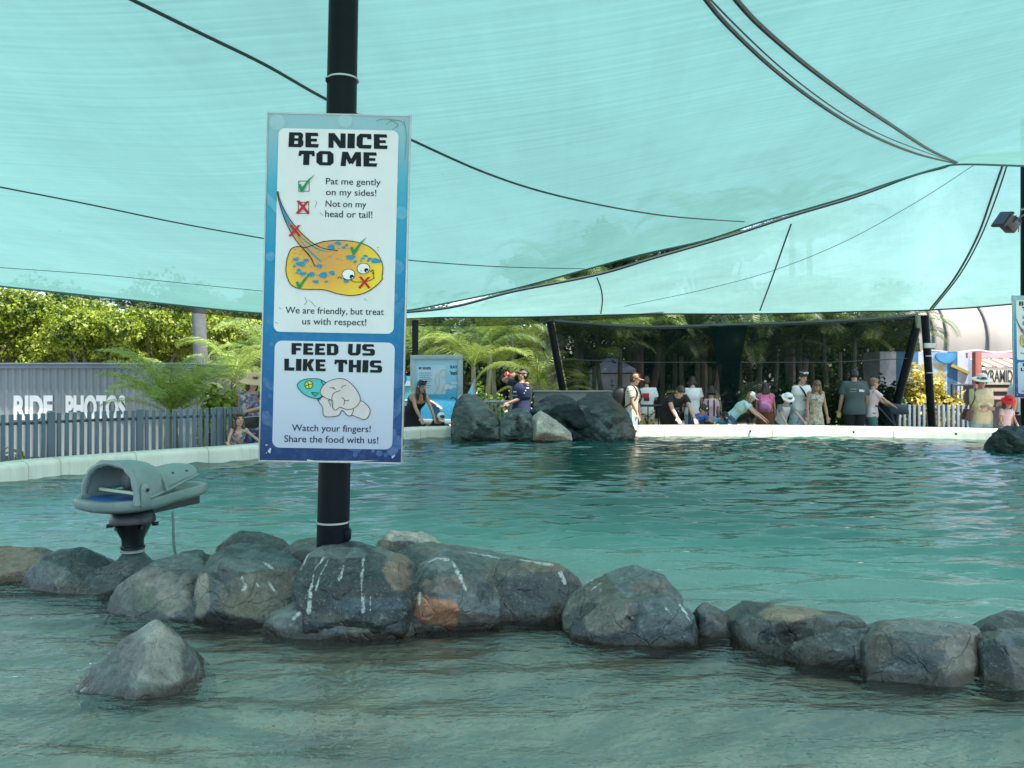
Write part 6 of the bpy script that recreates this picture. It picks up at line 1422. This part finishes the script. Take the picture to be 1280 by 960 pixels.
    def sunhat(s, mat, rb=.19, band=None, droop=.04, hgt=.10):
        mb = MB(); k = s.k * s.hs
        pr = [(.001, hgt), (.05, hgt - .004), (.074, hgt - .02), (.086, .03), (.092, 0), (.13, -.008), (rb, -droop), (rb, -droop - .006), (.13, -.016), (.088, -.012)]
        mb.lathe(s.H(0, .008, .055), [(r * k, z * k) for r, z in pr], 24, axis=s.hm @ Matrix.Diagonal((1, 1.08, 1))); o = mb.build('hat', mat, s.t, ang=50)
        if band:
            mb = MB(); mb.lathe(s.H(0, .008, .055), [(.0935 * k, .002 * k), (.0915 * k, .024 * k)], 24, axis=s.hm @ Matrix.Diagonal((1, 1.08, 1))); mb.build('hat_band', band, o)
    def glasses(s, mat, on_head=False):
        mb = MB(); k = s.k * s.hs; y, z = (-.088, .018) if not on_head else (-.062, .122)
        for sg in (-1, 1):
            mb.box(s.H(sg * .033, y, z), (.054 * k, .014 * k, .036 * k), s.hm, bev=.005 * k); mb.tube([s.H(sg * .062, y, z + .006), s.H(sg * .080, y + .10, z + .006)], .004 * k, 5)
        mb.tube([s.H(-.02, y, z + .008), s.H(.02, y, z + .008)], .005 * k, 5); mb.build('sunglasses', mat, s.t)
    def strap(s, mat, sg=1, z0=.98, name='strap'):
        mb = MB(); pts = []
        for t in np.linspace(0, 1, 10):
            z = 1.42 - (1.42 - z0) * t; a, b = s.tor(z); x = sg * (.10 - .26 * t) * .85; yy = -b * math.sqrt(max(0, 1 - (x / (a + .02)) ** 2)) - .028; pts.append(s.W(s.sp((x, yy, z))))
        mb.tube(pts, .016 * s.k, 6); return mb.build(name, mat, s.t)
    def shoes(s, mat):
        for sg in (-1, 1):
            hp, kn, an = s.leg(sg); mb = MB(); mb.tube([s.W(an + Vector((0, .055, -.03))), s.W(an + Vector((0, -.05, -.03))), s.W(an + Vector((0, -.175, -.045)))], [.046 * s.k, .047 * s.k, .032 * s.k], 10); mb.build('shoe', mat, s.t)
    def patch(s, name, mat, x, z, w_, h_, back=True, n=4):
        """print on the shirt: small curved sheet just off the chest or back"""
        mb = MB(); rows = []; sg = 1 if back else -1
        for zz in np.linspace(z + h_ / 2, z - h_ / 2, n + 1):
            a, b = s.tor(zz); a += .018; b += .018; r = []
            for xx in np.linspace(x - w_ / 2, x + w_ / 2, n + 1): r.append(s.W(s.sp((xx, sg * (b * (max(0.02, 1 - abs(xx / a) ** 2.35)) ** (1 / 2.35) + .012), zz))))
            rows.append(r)
        mb.loft(rows, closed=False); return mb.build(name, mat, s.t, fix=False)
SHOE = pm('shoe_white', (.5, .5, .5), .6); SHOED = pm('shoe_dark', (.03, .03, .03), .6)
BLACK = cloth('black', (.010, .010, .012)); WHITE = cloth('white', (.72, .73, .72)); NAVY = cloth('navy', (.016, .024, .07)); DENIM = cloth('denim', (.06, .10, .17)); PALEJ = cloth('pale_denim', (.34, .46, .50))
SGL = pm('sunglass_black', (.008, .008, .009), .15, .1, 10, 0); SGW = pm('sunglass_white', (.75, .75, .75), .3, .05, 10, 0)
def backpack(label, p, mat, z=1.18, w_=.30, h_=.44, d=.19, pocket=None, straps=True):
    t = thing('backpack', label, 'backpack', p.W(p.sp((0, .14, z - h_ / 2))))
    a, b = p.tor(1.2); y0 = b + .03; mb = MB(); rings = []
    for u in np.linspace(-1, 1, 11):
        k = (1 - abs(u) ** 3.5) ** .5 if abs(u) < 1 else .05; c = p.sp((0, y0 + d / 2 * (.85 + .15 * -u), z + u * h_ / 2)); ax = Vector((1, 0, 0)); ay = p.sp((0, 1, z)) - p.sp((0, 0, z))
        rings.append([p.W(q) for q in ellring(c, ax, ay, w_ / 2 * max(.15, k), d / 2 * max(.2, k), 18, .6)])
    mb.loft(rings); mb.build('bag', mat, t)
    mb = MB(); rings = []
    for u in np.linspace(-1, 1, 7):
        k = (1 - abs(u) ** 4 * .6); c = p.sp((0, y0 + d * .92, z - h_ * .17 + u * h_ * .2)); rings.append([p.W(q) for q in ellring(c, ax, ay, w_ * .36 * k, d * .22 * k, 14, .6)])
    mb.loft(rings); mb.build('pocket', pocket or mat, t)
    for sg in (-1, 1):
        mb = MB(); pts = []
        for zz, yy in ((z + h_ * .42, y0), (1.43, b * .3), (1.42, -b * .55), (1.32, -b - .03), (1.18, -b - .01), (1.08, -.0), (z - h_ * .38, y0)):
            aa, bb = p.tor(min(1.36, zz)); pts.append(p.W(p.sp((sg * (.10 if zz > 1.2 else aa + .02), yy, zz + (.02 if zz > 1.4 else 0)))))
        mb.tube(catmull(pts, 5), .017 * p.k, 6); mb.build('strap', mat, t)
    return t

# 1 straw hat woman, 2 girl on the rim
p = Person('woman in straw hat and floral grey tee half hidden by the ray sign', 314, rim_at(314, .80).y, 1.68, 35, 4, 8, 12, aL=(.04, -.27, 1.20), aR=(.12, -.26, 1.04), skin=LIGHT, stout=1.08)
p.trousers(pattern('blue_trousers', (.03, .09, .20), [(.02, .25, .33), (.10, .03, .12)], 9)); p.shirt(pattern('floral_grey', (.16, .19, .24), [(.40, .42, .46), (.42, .06, .08), (.07, .10, .16)], 13), .86, 1.42, .6); p.hair(HAIR_BR, .12); p.sunhat(pm('straw', (.52, .38, .23), .8, .12, 30, .4), .19, None, .055); p.glasses(SGL); p.shoes(SHOED)
b_ = thing('crossbody_bag', 'black crossbody bag worn by the woman in the straw hat', 'bag', p.W((-.16, -.16, .98)))
mb = MB(); q = p.W(p.sp((-.06, -.17, 1.0))); mb.box(q, (.26, .10, .17), p.M, bev=.03); mb.build('pouch', pm('bag_black', (.012, .013, .015), .5), b_)
mb = MB(); mb.tube([p.W(p.sp((-.16, -.15, 1.05))), p.W(p.sp((-.05, -.155, 1.2))), p.W(p.sp((.09, -.10, 1.41))), p.W(p.sp((.10, .06, 1.42))), p.W(p.sp((-.05, .16, 1.2)))], .013, 6); mb.build('strap', pm('bag_black', (.012,) * 3), b_)
mb = MB(); mb.tube([p.W(p.sp((-.20, -.20, 1.07))), p.W(p.sp((-.06, -.235, 1.09))), p.W(p.sp((.08, -.21, 1.09)))], .007, 5); mb.build('zip_flap', pm('zip_pale', (.4, .4, .4), .5), b_)
p = Person('small girl with tangled brown hair resting both arms on the pool rim', 297, rim_at(297, .50).y, 1.16, 30, 36, -30, 10, aL=(-.30, -.62, 1.07), aR=(.36, -.55, 1.07), skin=LIGHT, child=True)
p.shirt(pattern('girl_top', (.55, .42, .38), [(.5, .12, .14), (.12, .22, .22)], 18), .86, 1.42, .2); p.trousers(cloth('coral', (.45, .12, .10)), .3, name='shorts'); p.hair(HAIR_BR, .17, thick=1.12)
# 3-5 by the information board
p = Person('woman in strapless black dress leaning on the rim with sunglasses on her hair', 520, 15.05, 1.70, 38, 40, -14, 6, aL=(-.16, -.52, .745), aR=(.16, -.52, .745), skin=OLIVE, stout=1.08)
p.skirt(BLACK, .35, a0=.27, top=1.30, name='dress'); p.hair(HAIR_BK, .26); p.glasses(SGL, True)
p = Person('woman in black with a high ponytail pushing a stroller behind the leaning woman', 526, 15.9, 1.66, 62, 14, 12, 0, aL=(-.12, -.58, 1.04), aR=(.12, -.60, 1.04), skin=LIGHT)
p.shirt(BLACK, .86, 1.43, .55); p.trousers(BLACK); p.hair(HAIR_BK, 0, .30); p.shoes(SHOED)
p = Person('child in a white cap and black shirt bending over the rim into the water', 545, 14.98, 1.16, 28, 66, -10, 0, aL=(-.14, -.78, .52), aR=(.14, -.82, .50), skin=LIGHT, child=True)
p.shirt(BLACK, .84, 1.43, .6); p.trousers(NAVY, .4, name='shorts'); p.hair(HAIR_DB); p.cap(WHITE, cloth('white_brim', (.6, .6, .6)))
# 6 man drinking
p = Person('man in navy polo with white sleeve logos drinking beside the covered rocks', 652, 15.5, 1.80, -58, -2, -14, 0, aL=(-.02, -.25, 1.57), aR=(-.04, -.26, 1.06), skin=TAN_S, fem=False, stout=1.20)
p.shirt(NAVY, .84, 1.45, .72); p.trousers(cloth('dark_shorts', (.02, .025, .04)), .45, name='shorts'); p.hair(HAIR_DB); p.cap(cloth('khaki_cap', (.20, .15, .10)), cloth('khaki_brim', (.12, .09, .06))); p.glasses(SGL); p.shoes(SHOED)
M_LOGO = cloth('logo_white', (.6, .62, .64)); p.patch('chest_logo', M_LOGO, .02, 1.27, .11, .022, False); p.patch('chest_logo', cloth('logo_blue', (.10, .35, .45)), .0, 1.20, .20, .018, False)
sh, e, wr = p.arms[1]
for u in (.22, .40, .58):
    mb = MB(); c_ = sh.lerp(e, u); mb.box(p.W(c_ + Vector((.068, .0, .0))), (.012, .07, .022), p.M, bev=.003); mb.build('sleeve_logo', M_LOGO, p.t)
cw_ = p.W((-.02, -.28, 1.60)); t = thing('cup', 'red drinking cup held to the mouth of the man in navy', 'cup', cw_)
mb = MB(); ax = (p.M @ Vector((0, -1, .35))).normalized(); rot = ax.to_track_quat('Z', 'Y').to_matrix(); mb.lathe(cw_ - ax * .05, [(.030, 0), (.045, .11), (.048, .115), (.048, .125), (.001, .126)], 16, axis=rot); mb.build('cup_body', pm('cup_red', (.62, .02, .02), .35, .08, 9, 0), t)
mb = MB(); mb.lathe(cw_ - ax * .05, [(.046, .092), (.0475, .115)], 16, axis=rot); mb.build('cup_lip', pm('cup_white', (.6, .55, .55), .4), t)
# 7-10
p = Person('man with black backpack and orange brown cap standing beside the wrapped rocks', 790, 15.3, 1.72, 62, 5, 10, 8, aL=(-.20, -.22, .78), aR=(.22, -.10, .84), skin=TAN_S, fem=False)
p.shirt(pattern('striped_cream', (.58, .53, .42), [(.50, .46, .36)], 8), .83, 1.45, .62); p.trousers(PALEJ); p.hair(HAIR_DB); p.cap(pattern('camo_cap', (.42, .16, .06), [(.20, .09, .05), (.55, .35, .2)], 22)); p.shoes(SHOE)
for z in (1.36, 1.31, 1.26): p.patch('shirt_stripe', cloth('stripe', (.14, .13, .12)), 0, z, .20, .008, False)
sh, e, wr = p.arms[-1]
for u in (.18, .34, .5):
    mb = MB(); c_ = sh.lerp(e, u); d = (e - sh).normalized(); rot = (p.M @ d).to_track_quat('Z', 'Y').to_matrix(); mb.lathe(p.W(c_), [(.0725, -.004), (.0725, .004)], 16, axis=rot); mb.build('sleeve_stripe', cloth('stripe', (.14,) * 3), p.t)
backpack('large black backpack on the back of the man in the striped cream tee', p, pm('pack_black', (.012, .013, .014), .6, .2, 14, .2), 1.17, .34, .52, .26)
p = Person('person seen from behind in white tee with a red capped head printed on it', 808, 16.6, 1.66, 172, 3, 10, 0, skin=TAN_S, fem=False)
p.shirt(WHITE, .86, 1.45, .6); p.trousers(pattern('yellow_white_shorts', (.6, .6, .55), [(.50, .46, .04), (.05, .05, .06)], 8), .42, name='shorts', wide=1.15); p.hair(HAIR_BR)
p.patch('red_print', cloth('print_red', (.52, .02, .03)), .02, 1.27, .15, .10); p.patch('dark_print', cloth('print_dark', (.07, .03, .03)), .0, 1.185, .12, .07); p.shoes(SHOE)
p = Person('man in black tee and trousers bent forward with both hands on the rim', 842, 15.72, 1.76, 14, 56, 6, 0, aL=(-.17, -.52, .80), aR=(.20, -.55, .74), skin=LIGHT, fem=False)
p.shirt(BLACK, .84, 1.45, .5, flare=1.06); p.trousers(BLACK, wide=1.12); p.hair(HAIR_DB); p.patch('shirt_print', cloth('print_grey', (.20, .22, .22)), .02, 1.20, .15, .10, False)
p = Person('person in white tee and pale jeans standing behind the bent man in black', 866, 16.4, 1.66, 175, 4, 20, 0, skin=LIGHT); p.shirt(WHITE, .84, 1.44, .6, flare=1.1); p.trousers(PALEJ); p.hair(HAIR_DB, .1)
# 11-16 children
p = Person('boy in bright blue tee and dark green cap dipping one arm over the rim', 872, 15.55, 1.18, 18, 48, -8, 14, aL=(-.15, -.72, .60), aR=(.20, -.55, 1.06), skin=OLIVE, child=True, fem=False)
p.shirt(cloth('blue', (.02, .12, .46)), .84, 1.44, .55); p.trousers(NAVY, .4, name='shorts'); p.hair(HAIR_BK); p.cap(cloth('bottle_green', (.02, .035, .025)), None, WHITE)
p = Person('child in pale pink tee with dark straps and hair turned away from the pool', 889, 16.2, 1.40, 165, 5, 14, 0, skin=OLIVE, child=True); p.shirt(cloth('pale_pink', (.62, .38, .44)), .84, 1.44, .6); p.trousers(cloth('slate', (.06, .07, .09))); p.hair(HAIR_BK, .06)
for sg in (-1, 1): p.patch('strap', BLACK, sg * .075, 1.2, .035, .42)
p = Person('child in black cap and turquoise tee stooping behind the rim', 902, 15.5, 1.15, -10, 62, 8, 20, aL=(-.20, -.60, 1.03), aR=(.18, -.60, 1.03), skin=OLIVE, child=True, fem=False)
p.shirt(cloth('turquoise', (.03, .28, .52)), .84, 1.44, .55); p.trousers(NAVY, .4, name='shorts'); p.hair(HAIR_BK); p.cap(BLACK, None, M_LOGO)
p = Person('girl in pale blue top and jeans with white cap bending right over the rim', 925, 15.65, 1.50, 66, 46, -4, 0, aL=(-.05, -.55, .86), aR=(.10, -.66, .80), skin=LIGHT, fem=True)
p.shirt(pattern('sky_top', (.34, .58, .62), [(.55, .45, .22)], 5, .56), .92, 1.44, .45); p.trousers(DENIM); p.hair(HAIR_FR, .12); p.cap(WHITE, None, pm('emblem_dark', (.05, .05, .06), .6))
p = Person('girl with long dark hair seen from behind wearing the pink backpack', 957, 16.05, 1.52, 160, 4, 8, 0, skin=TAN_S); p.shirt(cloth('hot_pink', (.6, .16, .30)), .9, 1.42, .15); p.skirt(cloth('rust', (.20, .075, .03)), .45, a0=.22); p.hair(HAIR_DB, .34)
backpack('bright pink backpack on the girl with long dark hair', p, pattern('pink_pack', (.72, .16, .36), [(.75, .35, .5), (.6, .10, .25)], 9), 1.18, .29, .34, .17, cloth('mauve', (.35, .20, .34)))
p = Person('child in white hat and grey sleeved white top reaching down into the water', 979, 15.55, 1.34, 8, 30, 14, 0, aL=(-.10, -.66, .56), aR=(.36, -.42, .94), skin=LIGHT, child=True, fem=False)
p.shirt(cloth('grey_sleeve', (.15, .18, .18)), 1.2, 1.44, .6, name='sleeves', inf=.013); p.shirt(cloth('off_white', (.55, .57, .54)), .84, 1.43, 0, inf=.02); p.trousers(cloth('slate', (.06, .07, .09)), .4, name='shorts'); p.hair(HAIR_BR); p.sunhat(WHITE, .12, None, .03, .085)
# 17-20
p = Person('woman in white blouse with white sunglasses on her head and black bag strap', 1001, 16.0, 1.74, 14, 3, 12, 8, aL=(.10, -.24, 1.20), aR=(.10, -.22, 1.12), skin=LIGHT, stout=1.06)
p.shirt(WHITE, .92, 1.43, .85, inf=.022, flare=1.06); p.skirt(pattern('pale_blue_skirt', (.42, .54, .56), [(.20, .32, .36)], 14), .40, a0=.27); p.hair(HAIR_DB); p.glasses(SGW, True); p.strap(BLACK, -1)
p = Person('woman with long fair brown hair looking down in a sleeveless floral dress', 1019, 15.65, 1.60, 8, 8, 30, -14, aL=(-.24, -.10, .84), aR=(.26, -.08, .80), skin=TAN_S, stout=1.02)
p.skirt(pattern('floral_dress', (.52, .48, .38), [(.16, .16, .13), (.50, .30, .14), (.28, .31, .27)], 15), .35, a0=.25, top=1.40, name='dress'); p.hair(hair_mat('light_brown', (.13, .07, .035)), .30)
p = Person('tall man in grey printed tee and black trousers with his back to the pool', 1068, 16.0, 1.82, 176, 2, 16, -10, aL=(-.27, -.08, .84), aR=(.27, -.06, .86), skin=TAN_S, fem=False, stout=1.06)
p.shirt(cloth('charcoal', (.060, .085, .085)), .80, 1.45, .75, inf=.03, flare=1.1); p.trousers(BLACK); p.hair(HAIR_BK, thick=1.02); p.shoes(SHOED)
p.patch('back_print', cloth('print_pale', (.30, .33, .33)), .075, 1.30, .12, .014); p.patch('back_print', cloth('print_pale', (.30,) * 3), .075, 1.25, .11, .010); p.patch('back_print', M_LOGO, -.09, 1.27, .11, .045)
hp_ = p.W(p.arms[1][2] + Vector((0, -.02, -.10))); t = thing('cup', 'yellow cup dangling from the hand of the tall man in grey', 'cup', hp_)
mb = MB(); mb.lathe(hp_ - Vector((0, 0, .05)), [(.032, 0), (.044, .09), (.044, .10), (.001, .101)], 14); mb.build('cup_body', pm('cup_yellow', (.65, .48, .06), .4), t)
mb = MB(); mb.lathe(hp_ - Vector((0, 0, .05)), [(.046, .092), (.047, .103)], 14); mb.build('cup_lip', pm('cup_yellow_rim', (.7, .6, .2), .4), t)
p = Person('woman in pale pink shirt and sunglasses in profile pushing a dark stroller', 1090, 16.05, 1.62, 84, 4, 4, 0, aL=(-.10, -.46, 1.06), aR=(.12, -.44, 1.06), skin=LIGHT)
p.shirt(pattern('pink_white_shirt', (.68, .50, .50), [(.62, .58, .54)], 7), .84, 1.44, .6, flare=1.1); p.trousers(cloth('teal_trousers', (.06, .17, .17))); p.hair(HAIR_FR); p.glasses(SGL)
# 21-23
p = Person('woman in white brimmed hat and cream shirt with teal shorts beside the red hat child', 1226, 14.75, 1.68, -12, 3, 14, 0, aL=(.02, -.22, 1.08), aR=(.0, -.24, 1.06), skin=TAN_S, stout=1.06)
p.shirt(cloth('cream', (.62, .50, .30)), .76, 1.44, .95, inf=.026, flare=1.14, long=.55); p.trousers(cloth('aqua_shorts', (.26, .44, .44)), .26, inf=.02, name='shorts', wide=1.12); p.hair(HAIR_DB, .05); p.sunhat(pm('white_hat', (.70, .68, .62), .7, .06, 20, .2), .175, cloth('hat_band', (.25, .2, .14)), .012)
b_ = thing('shoulder_bag', 'brown leather shoulder bag at the hip of the woman in the white hat', 'bag', p.W((-.27, -.02, .90)))
mb = MB(); mb.box(p.W((-.26, -.06, .93)), (.13, .24, .22), p.M @ Matrix.Rotation(R(14), 3, 'Y'), bev=.03); mb.build('pouch', pm('bag_brown', (.09, .04, .025), .5), b_)
mb = MB(); mb.tube([p.W((-.24, -.10, 1.02)), p.W(p.sp((-.155, -.13, 1.25))), p.W(p.sp((-.12, -.06, 1.45))), p.W(p.sp((-.14, .10, 1.28))), p.W((-.25, .06, 1.02))], .014, 6); mb.build('strap', pm('bag_brown', (.09, .04, .025)), b_)
p = Person('child in a red bucket hat and pale pink tee leaning on the black wrapped rock', 1257, 14.55, 1.24, 6, 8, 16, -8, aL=(-.18, -.20, .92), aR=(.24, -.18, .92), skin=TAN_S, child=True)
p.shirt(cloth('shell_pink', (.62, .40, .40)), .84, 1.44, .5); p.trousers(cloth('grey_shorts', (.22, .27, .28)), .4, name='shorts'); p.hair(HAIR_DB, .16); p.sunhat(cloth('red_hat', (.60, .015, .025)), .135, None, .05, .095)
p = Person('person in pale blue tee and dark trousers mostly hidden by the second ray sign', 1279, 15.0, 1.70, -160, 3, 8, 0, aL=(.22, -.25, 1.15), skin=TAN_S, fem=False, stout=1.1); p.shirt(cloth('ice_blue', (.50, .58, .62)), .90, 1.45, .6); p.trousers(cloth('midnight', (.012, .014, .022))); p.hair(HAIR_DB)

# strollers
def stroller(label, px, Z, face):
    t = thing('stroller', label, 'stroller', Vector((P(px, 0, Z).x, Z, GROUND))); M = Matrix.Rotation(R(face), 3, 'Z'); b0 = Vector(t.location)
    W_ = lambda x, y, z: b0 + M @ Vector((x, y, z)); fr = pm('stroller_frame', (.02, .022, .025), .4); fb = pm('stroller_fabric', (.025, .045, .05), .8)
    mb = MB()
    for sg in (-1, 1):
        mb.tube([W_(sg * .22, .45, 1.02), W_(sg * .24, .2, .72), W_(sg * .24, -.35, .12)], .014, 6); mb.tube([W_(sg * .24, .15, .62), W_(sg * .25, .32, .10)], .013, 6)
    mb.build('frame', fr, t)
    mb = MB(); mb.tube(catmull([W_(-.22, .45, 1.02), W_(-.15, .49, 1.04), W_(.15, .49, 1.04), W_(.22, .45, 1.02)], 4), .017, 8); mb.build('handle', pm('grip', (.015,) * 3, .7), t)
    mb = MB(); mb.loft([[W_(x, y, z) for x in (-.2, .2)] for y, z in ((.16, .92), (.08, .6), (-.02, .42), (-.25, .40), (-.36, .24))], closed=False); me = evaluated_mesh(mb.mesh('seat'), [('SOLIDIFY', dict(thickness=.04))]); mesh_obj('seat', me, fb, t)
    mb = MB(); mb.loft([[W_(.22 * math.cos(a), .20 - .36 * u + .0, .86 + (.24 - .05 * u) * math.sin(a)) for a in np.linspace(0, math.pi, 10)] for u in (0, .3, .6, 1)], closed=False); me = evaluated_mesh(mb.mesh('canopy'), [('SOLIDIFY', dict(thickness=.012))]); mesh_obj('canopy', me, fb, t, smooth=True)
    for x, y, r in ((-.26, .33, .12), (.26, .33, .12), (-.2, -.36, .09), (.2, -.36, .09)):
        mb = MB(); q = W_(x, y, r); rot = M @ Matrix.Rotation(R(90), 3, 'Y'); mb.lathe(q, [(r * .5, -.016), (r * .92, -.02), (r, -.012), (r, .012), (r * .92, .02), (r * .5, .016)], 16, axis=rot); wh = mb.build('wheel', pm('tyre', (.02,) * 3, .8), t)
        mb = MB(); mb.lathe(q, [(.002, -.022), (r * .5, -.02), (r * .5, .02), (.002, .022)], 12, axis=rot); mb.build('hub', pm('hub_grey', (.25,) * 3, .5), wh)
stroller('dark stroller behind the tall covered rock, pushed by the woman with the ponytail', 575, 15.9, 62)
stroller('dark stroller pushed by the woman in the pale pink shirt', 1121, 16.05, 84)
